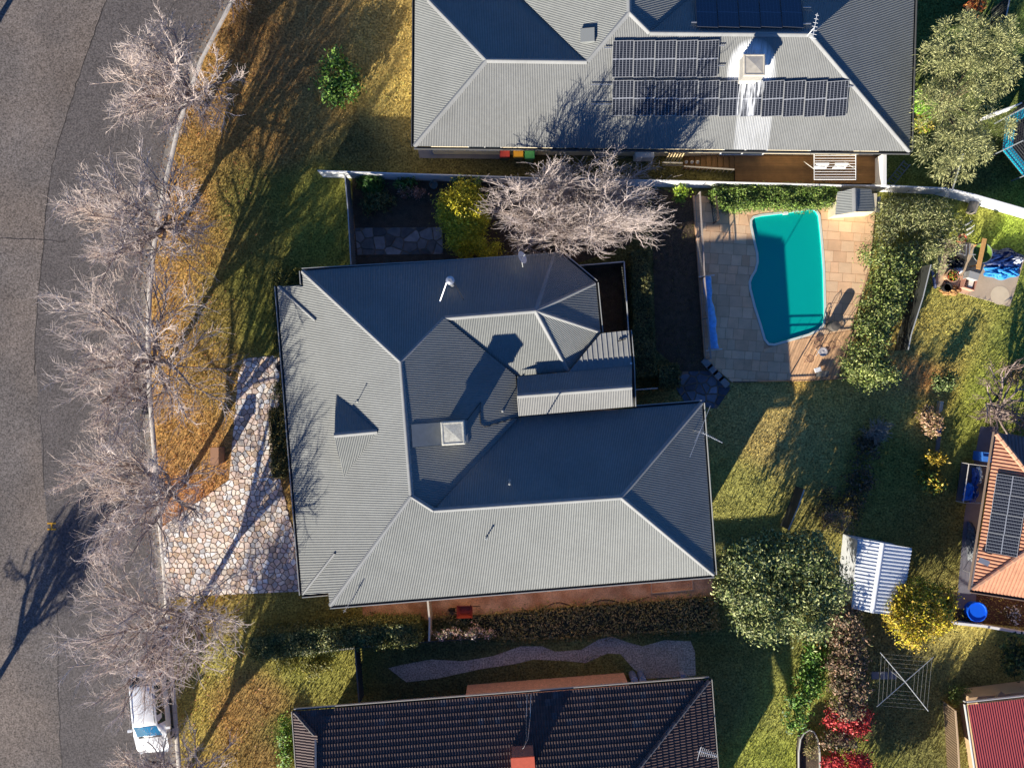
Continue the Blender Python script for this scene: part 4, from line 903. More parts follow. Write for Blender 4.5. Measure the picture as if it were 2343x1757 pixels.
tv, tf = tile_mesh(); tme = bpy.data.meshes.new('tile'); tme.from_pydata(tv, [], tf); tme.materials.append(M_TILE)
tme2 = tme.copy(); tme2.materials.clear(); tme2.materials.append(M_TILEL)
inframe = []; restT = MB(); rg = random.Random(21); TVA = np.array(tv)
def tile_face(pl, pix, eave_a, eave_b):
    c, n = pl; a = on_plane(*eave_a, pl); b = on_plane(*eave_b, pl); ux = (b - a).normalized(); uy = n.cross(ux).normalized()
    poly = [((on_plane(x, y, pl) - a).dot(ux), (on_plane(x, y, pl) - a).dot(uy)) for x, y in pix]
    x0 = min(p[0] for p in poly); x1 = max(p[0] for p in poly); y1 = max(p[1] for p in poly); r = 0; y = -0.03
    while y < y1:
        x = x0 + (TW / 2 if r % 2 else 0)
        while x < x1:
            if bool(in_poly(np.array([x + TW / 2]), np.array([y + 0.17]), poly)[0]):
                o = a + ux * x + uy * y + n * 0.0; M = Matrix((ux, uy, n)).transposed().to_4x4(); M.translation = o
                M = M @ Matrix.Rotation(rg.gauss(0, 0.008), 4, 'Z'); s = HC - o.z; px, py = CX + (o.x) / s * FP, CY - o.y / s * FP
                vis = 0 <= px < 2343 and py < 1757
                inframe.append((0 if vis else 1, abs(o.y) if vis else 99, M))
            x += TW
        y += TG; r += 1
nf0 = len(inframe)
tile_face(pl3e, [(1623, 1555), (1378, 1860), (1655, 1980)], (1655, 1980), (1623, 1555))
tile_face(pl3w, [(673, 1628), (722, 1684), (720, 1880), (690, 1880)], (673, 1628), (690, 1880))
tile_face(pl3n, [(673, 1628), (722, 1684), (724, 1910), (1378, 1860), (1623, 1555)], (1623, 1555), (673, 1628))
inframe.sort(key=lambda t: (t[0], t[1]))
W3 = WL[roof3]
for i, (v, d, M) in enumerate(inframe):
    if i < 300:
        o = bpy.data.objects.new('tile', tme2 if rg.random() < 0.1 else tme); COL.objects.link(o); o.parent = roof3; o.matrix_basis = Matrix.Translation(-W3) @ M
    else:
        n0 = len(restT.v); A = np.array(M); VV = TVA @ A[:3, :3].T + A[:3, 3]; restT.v += [Vector(p) for p in VV]; restT.f += [tuple(j + n0 for j in f) for f in tf]
struct(restT.build('tiles', mat('roof_tile_far', lin((86, 68, 62)), 0.7, spec=0.3, var=0.25, vscale=3.5), roof3), 'stuff')
def ridge_tiles(parent, a, b, m, w=0.2, l=0.4, seed=3):
    a = Vector(a); b = Vector(b); d = b - a; n = int(d.length / l); d.normalize(); s = d.cross(Vector((0, 0, 1))).normalized(); u = s.cross(d); r = random.Random(seed)
    prof = [(-w / 2, -0.06), (-w * 0.36, 0.03), (0, 0.075), (w * 0.36, 0.03), (w / 2, -0.06)]; k = 5; me = bpy.data.meshes.new('ridge_tile')
    vs = [s * x * sc + u * (z * sc + up) + d * t for t, sc, up in ((0, 1.12, 0.02), (l * 1.06, 0.92, 0)) for x, z in prof]; me.from_pydata(vs, [], [(i, i + 1, k + i + 1, k + i)[::-1] for i in range(k - 1)] + [(0, 1, 2, 3, 4)]); me.materials.append(m)
    for i in range(n):
        o = bpy.data.objects.new('ridge_tile', me); COL.objects.link(o); o.parent = parent; o.location = a + d * (i * l) - WL[parent]
M_RT = mat('ridge_tile', lin((84, 78, 76)), 0.75, var=0.2, vscale=4, rnd=0.2)
ridge_tiles(roof3, P(1622, 1557, 2.86), P(1378, 1860, 4.5), M_RT); ridge_tiles(roof3, P(674, 1629, 2.86), P(722, 1684, 3.31), M_RT)
gbl = [on_plane(722, 1684, pl3w), on_plane(720, 1910, pl3w), P(724, 1910, 5.2)]
ml = mat('mortar_pale', lin((150, 146, 140)), 0.9); MB().beam(on_plane(722, 1684, pl3n, 0.07), on_plane(723, 1860, pl3n, 0.07), 0.1, 0.06).build('barge_capping', ml, roof3)
MB().beam(P(1622, 1557, 2.91) + Vector((0.1, 0, 0)), P(1378, 1860, 4.55) + Vector((0.1, 0, 0)), 0.03, 0.03).build('mortar_line', ml, roof3)
gu = MB(); gi = MB(); gutter(gu, gi, [P(1655, 1980, 2.8), P(1623, 1554, 2.8), P(673, 1627, 2.8), P(692, 1900, 2.8)]); gu.build('gutter', mat('gutter_pale', lin((178, 172, 158)), 0.5), roof3); gi.build('gutter_bed', M_GIN, roof3)
walls('wall', [(720, 1700), (1060, 1672), (1062, 1616), (1446, 1586), (1450, 1640), (1590, 1630), (1620, 1980), (730, 1990)], 2.8, 2.75, mat('orange_brick', lin((224, 166, 128)), 0.9, var=0.15, vscale=5, fine=0.2, fscale=12), house3)
# orange chimney
bz = on_plane(1205, 1735, pl3n).z; cpt = P(1197, 1752, bz + 1.0); ch = thing('chimney', 'painted orange chimney top on the dark tiled roof', 'chimney', (cpt.x, cpt.y, bz))
mb = MB(); mb.box((cpt.x, cpt.y, bz + 0.3), 1.12, 0.95, 1.5, rz=0.07); mb.build('stack', mat('chimney_brick', lin((132, 92, 80)), 0.9, var=0.2, vscale=6), ch)
mb = MB(); mb.box((cpt.x, cpt.y, bz + 1.1), 1.2, 1.02, 0.1, rz=0.07); mb.build('cap', mat('terracotta_paint', lin((214, 96, 66)), 0.8, var=0.1, vscale=5), ch)
yagi('television_antenna', 'pale antenna lying over the right slope of the dark tiled roof', on_plane(1596, 1716, pl3e), 0.35, ((0.0, 0.15, 0.0), (0.95, -0.15, 0.0)), 10, 0.5, [((-0.1, -0.35, 0), (0.08, 0.35, 0))], M_WHITE)
wr = MB(); wr.tube([P(1215, 1588, 3.1), P(1213, 1640, 3.5), P(1208, 1690, 4.4), P(1197, 1712, 4.9)], 0.012, 4); wr.tube([P(1206, 1588, 3.1), P(1204, 1640, 3.5), P(1204, 1690, 4.4), P(1200, 1708, 4.9)], 0.008, 4); wr.build('aerial_wire', M_ALU, ch)

# ---- terracotta roofed house at the right edge
house4 = thing('house', 'house with terracotta ribbed roof cut off by the right edge', 'house', P(2400, 1190, 0))
M_TERR = mat('terracotta_roof', lin((196, 138, 104)), 0.75, var=0.15, vscale=2.5, fine=0.12, fscale=12)
ap = (2445, 1197); za4 = 4.4
pl4w = plane_of([P(2280, 990, 3), P(2224, 1349, 3), P(*ap, za4)]); pl4s = plane_of([P(2224, 1349, 3), P(2460, 1385, 3), P(*ap, za4)]); pl4n = plane_of([P(2280, 990, 3), P(2560, 1030, 3), P(*ap, za4)])
roof4 = MB().prism([tuple(P(x, y, 3.0))[:2] for x, y in [(2300, 1010), (2560, 1045), (2560, 1370), (2245, 1330)]], 2.9, 2.94).build('roof', MATS['soffit'], house4)
tp = [(0, -1), (0.12, -0.2), (0.3, 0.8), (0.5, 1), (0.7, 0.8), (0.88, -0.2)]
corrugate('roof_sheet', [(2280, 990), (2224, 1349), (*ap,)], M_TERR, roof4, pitch=0.19, amp=0.028, pl=pl4w, prof=tp)
corrugate('roof_sheet', [(2224, 1349), (2560, 1400), (2600, 1225), (*ap,)], M_TERR, roof4, pitch=0.19, amp=0.028, pl=pl4s, prof=tp)
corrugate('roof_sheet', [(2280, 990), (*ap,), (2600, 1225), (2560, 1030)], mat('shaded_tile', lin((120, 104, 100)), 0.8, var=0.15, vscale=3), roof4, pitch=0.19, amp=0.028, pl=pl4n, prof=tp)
M_RT4 = mat('ridge_terracotta', lin((204, 152, 118)), 0.8, var=0.12, vscale=4, rnd=0.1)
ridge_tiles(roof4, P(2226, 1347, 3.06), P(*ap, za4 + 0.05), M_RT4, w=0.26); ridge_tiles(roof4, P(2281, 992, 3.06), P(*ap, za4 + 0.05), M_RT4, w=0.26)
gu = MB(); gi = MB(); gutter(gu, gi, [P(2280, 989, 3), P(2223, 1350, 3), P(2560, 1402, 3)]); gu.build('gutter', mat('gutter_brown', lin((150, 128, 108)), 0.5), roof4); gi.build('gutter_bed', M_GIN, roof4)
walls('wall', [(2378, 1040), (2560, 1060), (2560, 1355), (2325, 1320)], 3.0, 2.9, M_BRICK, house4)
def lerp2(a, b, t): return (a[0] + (b[0] - a[0]) * t, a[1] + (b[1] - a[1]) * t)
TL, TR, BL, BR = (2281, 1083), (2356, 1094), (2253, 1262), (2326, 1274)
for i in range(4):
    a, b, c, d = lerp2(TL, BL, i / 4), lerp2(TR, BR, i / 4), lerp2(TR, BR, (i + .985) / 4), lerp2(TL, BL, (i + .985) / 4)
    # long side runs up the slope
    solar(ordn[i] + ' panel from the top on the terracotta roof', [d, a, b, c][::1] if False else [a, d, c, b], pl4w, 0.14, 'solar panels on the terracotta roof', mat('solar_cells_b', (0, 0, 0)) if False else M_PV, M_PFR)
MB().beam(on_plane(2240, 1280, pl4w, 0.3), on_plane(2263, 1290, pl4w, 0.3), 0.28, 0.06).build('roof_vent', M_ALU, roof4)

# ---- red roofed shed, lower right
shed = thing('shed', 'tan shed with ribbed red iron roof in the lower right corner', 'shed', P(2290, 1720, 0))
pr = plane_of([P(2214, 1612, 2.6), P(2420, 1590, 2.6), P(2290, 1800, 3.2)])
sroof, _ = corrugate('roof', [(2214, 1612), (2420, 1590), (2450, 1830), (2248, 1830)], mat('red_iron', lin((176, 74, 72)), 0.55, var=0.08, vscale=2), shed, pitch=0.13, amp=0.014, pl=pr)
M_TAN = mat('tan_wall', lin((190, 160, 122)), 0.85, var=0.1, vscale=2)
walls('wall', [(2258, 1622), (2420, 1602), (2450, 1830), (2290, 1830)], 2.6, 2.55, M_TAN, shed)
gu = MB(); gi = MB(); gutter(gu, gi, [P(2420, 1589, 2.6), P(2213, 1611, 2.6), P(2247, 1830, 3.25)]); gu.build('gutter', mat('gutter_white', lin((215, 210, 200)), 0.5), shed); gi.build('gutter_bed', M_GIN, shed)
dpipe = MB(); dpipe.tube([P(2213, 1606, 2.5), P(2206, 1603, 1.2), P(2204, 1602, 0)], 0.05, 6); dpipe.build('downpipe', MATS['gutter_white'], shed)
mb = MB(); mb.beam(P(2215, 1606, 1.6), P(2420, 1584, 1.6), 0.5, 0.06); mb.build('ledge', M_TAN, shed)
for px_ in (2285,): MB().box(P(px_, 1595, 1.7), 0.3, 0.7, 0.12, rz=-0.6).build('bracket', M_TAN, shed)

# ---- white ribbed garden shed behind the big tree
s5 = thing('shed', 'white ribbed metal garden shed between the big tree and the yellow tree', 'shed', P(2010, 1310, 0))
rz_ = 2.35; re_ = 2.0
pA, pB = (2021, 1242), (1997, 1402)
M_WSH = mat('white_shed', lin((226, 228, 228)), 0.4, spec=0.5, var=0.06, vscale=2)
wp_ = [(0, -1), (0.55, -1), (0.65, 1), (0.9, 1)]
r5, _ = corrugate('roof', [(*pA, rz_), (2087, 1254, re_), (2062, 1408, re_), (*pB, rz_)], M_WSH, s5, pitch=0.2, amp=0.018, prof=wp_)
corrugate('roof_sheet', [(*pA, rz_), (*pB, rz_), (1948, 1392, re_), (1963, 1232, re_)], M_WSH, r5, pitch=0.2, amp=0.018, prof=wp_)
cp = MB(); ridge(cp, P(*pA, rz_ + 0.03), P(*pB, rz_ + 0.03), w=0.3); cp.build('ridge_capping', M_WSH, r5)
walls('wall', [(1967, 1238), (2082, 1260), (2058, 1402), (1952, 1388)], 2.0, 1.98, M_WSH, s5)
for (a, b, c) in (((1967, 1237), (2083, 1258), pA), ((1951, 1389), (2058, 1403), pB)): MB().add([P(*a, 1.98), P(*b, 1.98), P(*c, rz_ - 0.02)], [(0, 1, 2)]).build('gable', M_WSH, s5)

# ---- pump house by the pool
s6 = thing('pump_house', 'small grey iron pump house at the corner of the pool terrace', 'shed', P(1955, 470, 0))
M_PUMP = roof_mat('pump_iron', (136, 138, 132))
q1, q2 = (1956, 431), (1957, 485)
r6, _ = corrugate('roof', [(*q1, 1.75), (*q2, 1.75), (1911, 493, 1.35), (1916, 440, 1.35)], M_PUMP, s6, pitch=0.088, amp=0.011)
corrugate('roof_sheet', [(*q1, 1.75), (1994, 434, 1.35), (2000, 484, 1.35), (*q2, 1.75)], M_PUMP, r6, pitch=0.088, amp=0.011)
corrugate('roof_sheet', [(1994, 450, 1.3), (2016, 450, 1.15), (2012, 487, 1.15), (1999, 485, 1.3)], M_PUMP, r6, pitch=0.088, amp=0.011)
cp = MB(); ridge(cp, P(*q1, 1.78), P(*q2, 1.78), w=0.3); cp.build('ridge_capping', M_CAP, r6)
walls('wall', [(1919, 444), (2008, 442), (2006, 483), (1916, 489)], 1.35, 1.3, M_CREAM, s6)
MB().add([P(1914, 490, 1.32), P(1999, 483, 1.32), P(1957, 484, 1.72)], [(0, 1, 2)]).build('gable', M_CREAM, s6)
# ---------------------------------------------------------------- street trees (leafless)
GT = 'bare street trees along the kerb'
ST = [((548, -38), 6.0, 2.7, 'bare street tree at the top edge of the picture'), ((470, 243), 6.2, 3.0, 'bare street tree at the bend of the kerb, second from the top'), ((404, 534), 6.6, 3.3, 'bare street tree beside the grassy verge, third from the top'), ((388, 828), 7.4, 4.1, 'bare street tree with the widest crown, above the drain grate'), ((418, 1108), 7.0, 3.8, 'bare street tree just above the stone driveway'), ((450, 1391), 7.2, 3.9, 'bare street tree just below the stone driveway, over the parked car'), ((436, 1752), 6.4, 3.3, 'bare street tree at the bottom edge, below the parked car')]
for i, (b, h, s, lab) in enumerate(ST):
    bare_tree('street_tree', lab, P(*b), h, s, 100 + i, GT, trunk_h=1.7, r0=0.19, limbs=9, nb=8, ns=7, nt=8, br=0.044, twig=0.0086, rot=i * 0.9)
# two more across the road whose shadows reach into view
bare_tree('street_tree', 'bare tree across the road whose shadow reaches the lower left asphalt', P(-88, 1697, -0.12), 4.8, 2.7, 131, GT, trunk_h=2.2, r0=0.2, limbs=6)
bare_tree('street_tree', 'bare tree across the road whose shadow reaches the upper left corner', P(-75, 172, -0.12), 6.5, 3.4, 132, GT, trunk_h=2.2, r0=0.2, limbs=6)
# dense grey-pink bare tree between the two grey houses
bare_tree('bare_tree', 'dense pinkish grey bare tree between the two grey iron houses', P(1314, 520), 4.6, 6.1, 55, None, trunk_h=0.8, r0=0.2, limbs=19, nb=9, ns=7, nt=8, br=0.034, sy=0.52, twig=0.0115, m_tw=M_TWIG2, m_limb=M_TWIG2, curl=1.7, up=0.4)
bare_tree('bare_tree', 'dark bare tree with a few orange leaves beside the terracotta roof', P(2262, 938), 3.6, 1.9, 57, None, trunk_h=0.6, r0=0.1, limbs=7, nb=6, ns=5, nt=5, twig=0.012, m_tw=mat('twig_dark', lin((150, 128, 116)), 0.9, var=0.3, vscale=3), curl=1.6)
bare_tree('bare_shrub', 'pale dead shrub hanging below the big pool hedge', P(1995, 985), 0.9, 0.5, 58, None, trunk_h=0.25, r0=0.04, limbs=7, nb=5, ns=4, nt=4, twig=0.010, m_tw=mat('twig_silver', lin((170, 164, 150)), 0.9), curl=2.0, cat='shrub')

# ---------------------------------------------------------------- leafy plants
G = lambda *c: [lin(x) for x in c]
OLIVE = G((140, 142, 92), (172, 172, 112), (96, 102, 62), (196, 192, 130))
DGREEN = G((48, 66, 30), (70, 90, 40), (96, 112, 54), (36, 50, 24))
MGREEN = G((86, 112, 44), (112, 138, 56), (60, 82, 32), (140, 156, 76))
LIME = G((120, 168, 40), (98, 150, 36), (150, 190, 60))
YELL = G((214, 196, 40), (196, 184, 44), (230, 210, 64), (160, 156, 36))
GOLD = G((190, 158, 44), (206, 172, 60), (150, 128, 40), (112, 104, 36))
BRON = G((112, 92, 70), (138, 112, 86), (88, 78, 50), (164, 128, 100), (96, 96, 56))
RED = G((190, 56, 54), (214, 80, 72), (150, 40, 44))
SHADE = G((96, 98, 54), (122, 118, 68), (76, 80, 42))
bush('lawn_shrub', 'round glossy green shrub alone on the front lawn of the top house', 'shrub', 770, 176, 52, 58, 2.0, G((60, 96, 30), (96, 136, 44), (130, 160, 70), (40, 70, 24)), n=1500, leaf=0.10, cs=0.2, shell=0.6)
# the drooping olive tree in the top right corner
r_ = nextrng(); b = P(2150, 245); t = thing('drooping_tree', 'large olive green drooping tree in the top right corner', 'tree', b)
ell = []
for x, y, rx, ry, z in ((2190, 95, 70, 62, 4.6), (2255, 100, 72, 60, 4.6), (2215, 160, 80, 50, 4.4), (2150, 150, 48, 60, 3.8), (2280, 150, 46, 40, 4.0), (2140, 235, 52, 46, 3.6), (2200, 250, 70, 60, 4.2), (2140, 330, 48, 66, 3.6), (2200, 330, 70, 50, 3.8), (2260, 290, 60, 40, 3.6), (2180, 385, 40, 24, 2.9), (2270, 180, 40, 34, 3.9), (2300, 110, 26, 30, 4.1)):
    c = P(x, y, z); ell.append((c.x, c.y, z, PX(rx, z), PX(ry, z), 0.9))
Cc, Nc = crown_points(r_, ell, 420, clump=420, cs=0.08, shell=0.55)
kk = 95; n = 420 * kk; idx = np.repeat(np.arange(420), kk); dv = r_.normal(size=(n, 3)) + Nc[idx] * 0.9; dv /= np.linalg.norm(dv, axis=1)[:, None]; ll = (0.12 + 0.42 * r_.random(n))[:, None]
C = Cc[idx] + dv * ll; C[:, 2] -= 0.5 * ll[:, 0] ** 2; a_ = dv * 0.085 + np.array([0, 0, -0.02]); b_ = np.cross(a_, r_.normal(size=(n, 3))); b_ *= 0.013 / (np.linalg.norm(b_, axis=1)[:, None] + 1e-9)
V = np.stack([C - a_, C + b_, C + a_, C - b_], 1).reshape(-1, 3); F = np.arange(4 * n).reshape(n, 4)
fast_mesh('crown', V, F, M_LEAF, t, b, leaf_tints(n, OLIVE, r_))
mb = MB()
for e in ell: mb.tube([b + Vector((0, 0, 0.1)), Vector((b.x + (e[0] - b.x) * 0.4, b.y + (e[1] - b.y) * 0.4, 2.0)), Vector(e[:3])], 0.09, 6, 0.02)
mb.build('trunk', M_WOODY, t)
bush('shrub', 'bright green broadleaf shrub between the top house and the drooping tree', 'shrub', 2108, 236, 22, 26, 1.7, LIME, n=420, leaf=0.12, cs=0.14)
bush('shrub', 'yellow green low shrub under the drooping tree', 'shrub', 2112, 280, 20, 18, 1.0, G((130, 150, 40), (170, 150, 60)), n=300, leaf=0.09)
bush('shrub', 'rust coloured plant at the top edge behind the drooping tree', 'shrub', 2226, 8, 16, 14, 1.6, G((150, 70, 40), (190, 130, 70)), n=260, leaf=0.1)
# front garden of the middle house
bush('shrub', 'dark strappy green shrub by the grey fence gate', 'shrub', 842, 424, 42, 22, 0.9, G((70, 110, 36), (50, 84, 28), (100, 140, 60)), n=900, leaf=0.13, aspect=0.16, cs=0.14)
bush('shrub', 'low dark green shrub in the shaded front garden', 'shrub', 862, 462, 44, 24, 0.8, SHADE, n=700, leaf=0.08)
bush('shrub', 'pink brown dried shrub in the shaded front garden', 'shrub', 945, 440, 34, 18, 0.95, G((176, 124, 96), (200, 150, 128), (140, 96, 74)), n=420, leaf=0.06, cs=0.1)
bush('shrub', 'small green shrub behind the pink dried one', 'shrub', 930, 420, 28, 12, 0.8, MGREEN, n=300, leaf=0.09)
bush('conifer_shrub', 'bright yellow green conifer against the shaded roof of the middle house', 'shrub', 1058, 500, 58, 88, 2.6, YELL, n=9500, leaf=0.085, cs=0.17, shell=0.6, lobes=5, aspect=0.3)
bush('conifer_shrub', 'smaller yellow green conifer leaning over the gutter of the middle house', 'shrub', 1112, 568, 40, 26, 2.4, YELL, n=1500, leaf=0.075, cs=0.15, aspect=0.3)
bush('shrub', 'green shrub behind the bright yellow conifer', 'shrub', 1066, 430, 40, 20, 1.5, MGREEN, n=700, leaf=0.08)
bush('shrub', 'small yellow green shrub beside the pool terrace post', 'shrub', 1560, 442, 16, 14, 1.2, G((150, 170, 50), (110, 140, 40)), n=260, leaf=0.08)
hedge('hedge', 'leafy green hedge along the white fence above the pool', [(1632, 432), (1915, 430), (1912, 462), (1840, 470), (1760, 466), (1668, 474), (1640, 456)], 1.15, MGREEN, dens=420, leaf=0.065, rough=0.1)
# hedges round the middle house
hedge('hedge', 'clipped hedge in the shade beside the courtyard fence', [(1444, 575), (1484, 572), (1492, 720), (1502, 858), (1452, 862)], 1.1, SHADE, dens=300)
hedge('hedge', 'square clipped hedge block by the pool corner', [(1506, 838), (1552, 834), (1556, 884), (1508, 890)], 1.0, SHADE, dens=320)
hedge('hedge', 'narrow hedge under the upper left eave of the middle house', [(622, 618), (690, 614), (690, 650), (640, 660), (655, 812), (628, 815)], 0.9, G((110, 110, 44), (86, 92, 36), (140, 130, 56)), dens=320)
hedge('hedge', 'hedge strip under the lower left eave with a dark recess', [(616, 938), (656, 936), (664, 1090), (622, 1092)], 0.8, G((140, 122, 56), (110, 104, 44), (90, 84, 36)), dens=320)
bush('shrub', 'dark shrub against the left eave between two hedges', 'shrub', 640, 905, 20, 30, 0.9, SHADE, n=420, leaf=0.07)
hedge('hedge', 'long leafy hedge along the lower boundary by the front lawn', [(572, 1458), (700, 1440), (850, 1424), (958, 1426), (956, 1470), (800, 1482), (660, 1500), (578, 1506)], 1.5, G((120, 122, 60), (90, 98, 46), (150, 148, 84), (60, 74, 34)), dens=420, leaf=0.06, rough=0.09)
bush('shrub', 'row of pale flowering plants along the lower boundary fence', 'shrub', 1062, 1448, 86, 15, 1.4, G((214, 196, 176), (226, 180, 160), (120, 120, 70), (96, 96, 56)), n=1000, leaf=0.06, cs=0.1)
hedge('ground_cover', 'dark shaded ground cover along the lower side of the middle house', [(990, 1412), (1120, 1408), (1300, 1390), (1500, 1378), (1640, 1364), (1650, 1440), (1450, 1452), (1250, 1462), (1140, 1462)], 0.35, G((150, 140, 84), (120, 116, 64), (170, 150, 100)), dens=200, leaf=0.07, rough=0.12, cat='ground cover')
bush('shrub', 'clumpy sunlit grass shrub below the boundary hedge', 'shrub', 690, 1518, 78, 28, 0.5, G((170, 156, 66), (130, 126, 50), (104, 106, 40)), n=1400, leaf=0.09, aspect=0.2, cs=0.16)
bush('shrub', 'green shrub against the left wall of the tiled house', 'shrub', 655, 1700, 18, 70, 0.7, LIME + MGREEN, n=700, leaf=0.08)
# planting right of the pool
def massing(name, label, cat, blobs, h, cols, n, leaf, z_low=0.45, aspect=0.45, cs=0.18, clump=None, stems=8, group=None):
    rng = nextrng(); E_ = []
    for x, y, rx, ry in blobs:
        z = h * 0.6; c = P(x, y, z); E_.append((c.x, c.y, h * (1 - z_low) * 0.5 + h * z_low * 0.5, PX(rx, z), PX(ry, z), h * 0.5))
    b = Vector((sum(e[0] for e in E_) / len(E_), sum(e[1] for e in E_) / len(E_), 0)); t = thing(name, label, cat, b, group)
    C, Nn = crown_points(rng, E_, n, clump=clump, cs=cs, shell=0.5); C[:, 2] = np.maximum(C[:, 2], 0.05); V, F = leaf_arrays(C, Nn, leaf, rng, aspect, 0.55)
    fast_mesh('crown', V, F, M_LEAF, t, b, leaf_tints(n, cols, rng)); mb = MB()
    for e in E_:
        g0 = Vector((e[0] * 0.75 + b.x * 0.25, e[1] * 0.75 + b.y * 0.25, 0)); mb.tube([g0, Vector((e[0], e[1], e[2] * 1.2))], 0.05, 5, 0.015)
    mb.build('trunk' if h > 1.8 else 'stem', M_WOODY, t); return t
massing('hedge', 'tall unclipped green hedge down the right side of the pool', 'hedge', [(2050, 600, 44, 44), (2040, 650, 46, 40), (2020, 700, 46, 40), (2005, 745, 44, 38), (1990, 790, 46, 40), (1975, 835, 50, 36), (2010, 860, 44, 30), (2000, 580, 24, 30)], 2.3, G((100, 116, 52), (134, 146, 70), (70, 84, 36), (168, 172, 100)), 17000, 0.07)
massing('shrub', 'spreading olive shrub between the pool hedge and the junk slab', 'shrub', [(2040, 490, 40, 40), (2090, 490, 50, 42), (2140, 500, 44, 46), (2170, 540, 40, 40), (2120, 560, 40, 34), (2020, 530, 24, 34), (2150, 590, 30, 26)], 2.0, G((124, 130, 76), (154, 156, 98), (90, 96, 52), (186, 182, 126)), 11000, 0.085, aspect=0.22)
bush('topiary', 'small upright bush on the right lawn casting a long shadow', 'shrub', 2162, 872, 20, 26, 1.35, G((90, 108, 50), (130, 140, 80), (60, 76, 34)), n=520, leaf=0.08)
bush('shrub', 'dry pinkish shrubs beside the blue tub on the right lawn', 'shrub', 2132, 955, 22, 50, 0.8, G((190, 150, 116), (150, 120, 80), (214, 176, 140), (120, 108, 60)), n=700, leaf=0.08)
bush('shrub', 'upper golden clump in the row on the shaded right lawn', 'shrub', 2136, 1048, 20, 15, 0.9, GOLD, n=380, leaf=0.09)
bush('shrub', 'lower golden clump in the row on the shaded right lawn', 'shrub', 2128, 1100, 20, 22, 0.9, GOLD + MGREEN, n=420, leaf=0.09)
bush('shrub', 'tangle of dried shrub on the lawn edge beside the dark bare tree', 'shrub', 2322, 850, 30, 26, 0.7, G((190, 160, 120), (160, 130, 96), (130, 124, 70)), n=500, leaf=0.08, aspect=0.2)
massing('ground_cover', 'shaded brown ground cover strip running below the pool hedge', 'ground cover', [(1985, 1020, 24, 40), (1970, 1090, 26, 44), (1950, 1150, 30, 40), (1900, 1160, 40, 40)], 0.7, G((92, 84, 60), (70, 66, 44), (120, 100, 76)), 2600, 0.08)
bush('shrub', 'pinkish leafy shrub above the big dark tree', 'shrub', 1905, 1196, 40, 26, 1.9, G((196, 150, 126), (150, 130, 90), (120, 110, 60)), n=900, leaf=0.07, aspect=0.25)
massing('leafy_tree', 'big dark green leafy tree beside the white shed', 'tree', [(1720, 1290, 62, 56), (1700, 1350, 54, 60), (1770, 1370, 70, 66), (1830, 1330, 70, 70), (1780, 1270, 66, 50), (1850, 1270, 56, 50), (1880, 1360, 50, 50), (1840, 1420, 56, 40), (1740, 1430, 50, 36), (1900, 1320, 40, 40)], 4.7, G((108, 120, 60), (74, 90, 40), (146, 152, 90), (56, 70, 32), (172, 174, 112)), 26000, 0.085, z_low=0.4, cs=0.22)
bush('golden_tree', 'round golden yellow tree below the white shed', 'tree', 2099, 1392, 82, 76, 3.8, GOLD + YELL[:2], n=19000, leaf=0.075, cs=0.17, shell=0.6, lobes=7)
bush('shrub', 'orange tinged shrub tucked under the big dark tree', 'shrub', 1868, 1448, 26, 22, 1.2, G((190, 140, 46), (160, 120, 40), (110, 110, 40)), n=420, leaf=0.09)
massing('shrub', 'fresh green shrubs beside the bronze hedge', 'shrub', [(1868, 1500, 26, 40), (1862, 1560, 34, 40), (1830, 1590, 30, 40), (1820, 1640, 24, 36)], 1.4, G((110, 150, 50), (80, 120, 40), (140, 170, 80), (56, 84, 30)), 3400, 0.09)
massing('hedge', 'bronze purple hedge strip left of the clothes line', 'hedge', [(1930, 1410, 34, 30), (1938, 1460, 36, 36), (1940, 1515, 40, 36), (1945, 1570, 38, 34), (1935, 1615, 34, 26)], 2.8, BRON, 11000, 0.085)
bush('red_shrub', 'red leaved shrub across the bronze hedge', 'shrub', 1940, 1644, 66, 26, 2.5, RED, n=1500, leaf=0.085, cs=0.16)
bush('shrub', 'bronze shrub between the two red shrubs', 'shrub', 1918, 1690, 36, 28, 2.3, BRON, n=900, leaf=0.085)
bush('red_shrub', 'red leaved shrub at the bottom edge by the oval tub', 'shrub', 1938, 1744, 62, 30, 2.6, RED, n=1500, leaf=0.085, cs=0.16)
bush('shrub', 'glossy green shrub at the right edge above the red shed', 'shrub', 2325, 1500, 36, 44, 1.8, DGREEN, n=1200, leaf=0.09)
bush('shrub', 'small sprawling shrub in front of the red shed', 'shrub', 2194, 1592, 18, 26, 0.8, MGREEN, n=360, leaf=0.09, aspect=0.2)
bush('shrub', 'white flowering plant in the bed below the terracotta roof', 'shrub', 2325, 1405, 16, 18, 0.5, G((226, 220, 210), (90, 86, 60)), n=120, leaf=0.07)
bush('shrub', 'tall bronze shrub just below the bottom edge whose shadow lies on the clothes hoist lawn', 'shrub', 1955, 1850, 60, 40, 3.0, BRON, n=2600, leaf=0.09)
bush('shrub', 'tall green shrub below the bottom edge shading the lawn by the red shed', 'shrub', 2020, 1880, 70, 50, 3.2, DGREEN, n=2600, leaf=0.09)

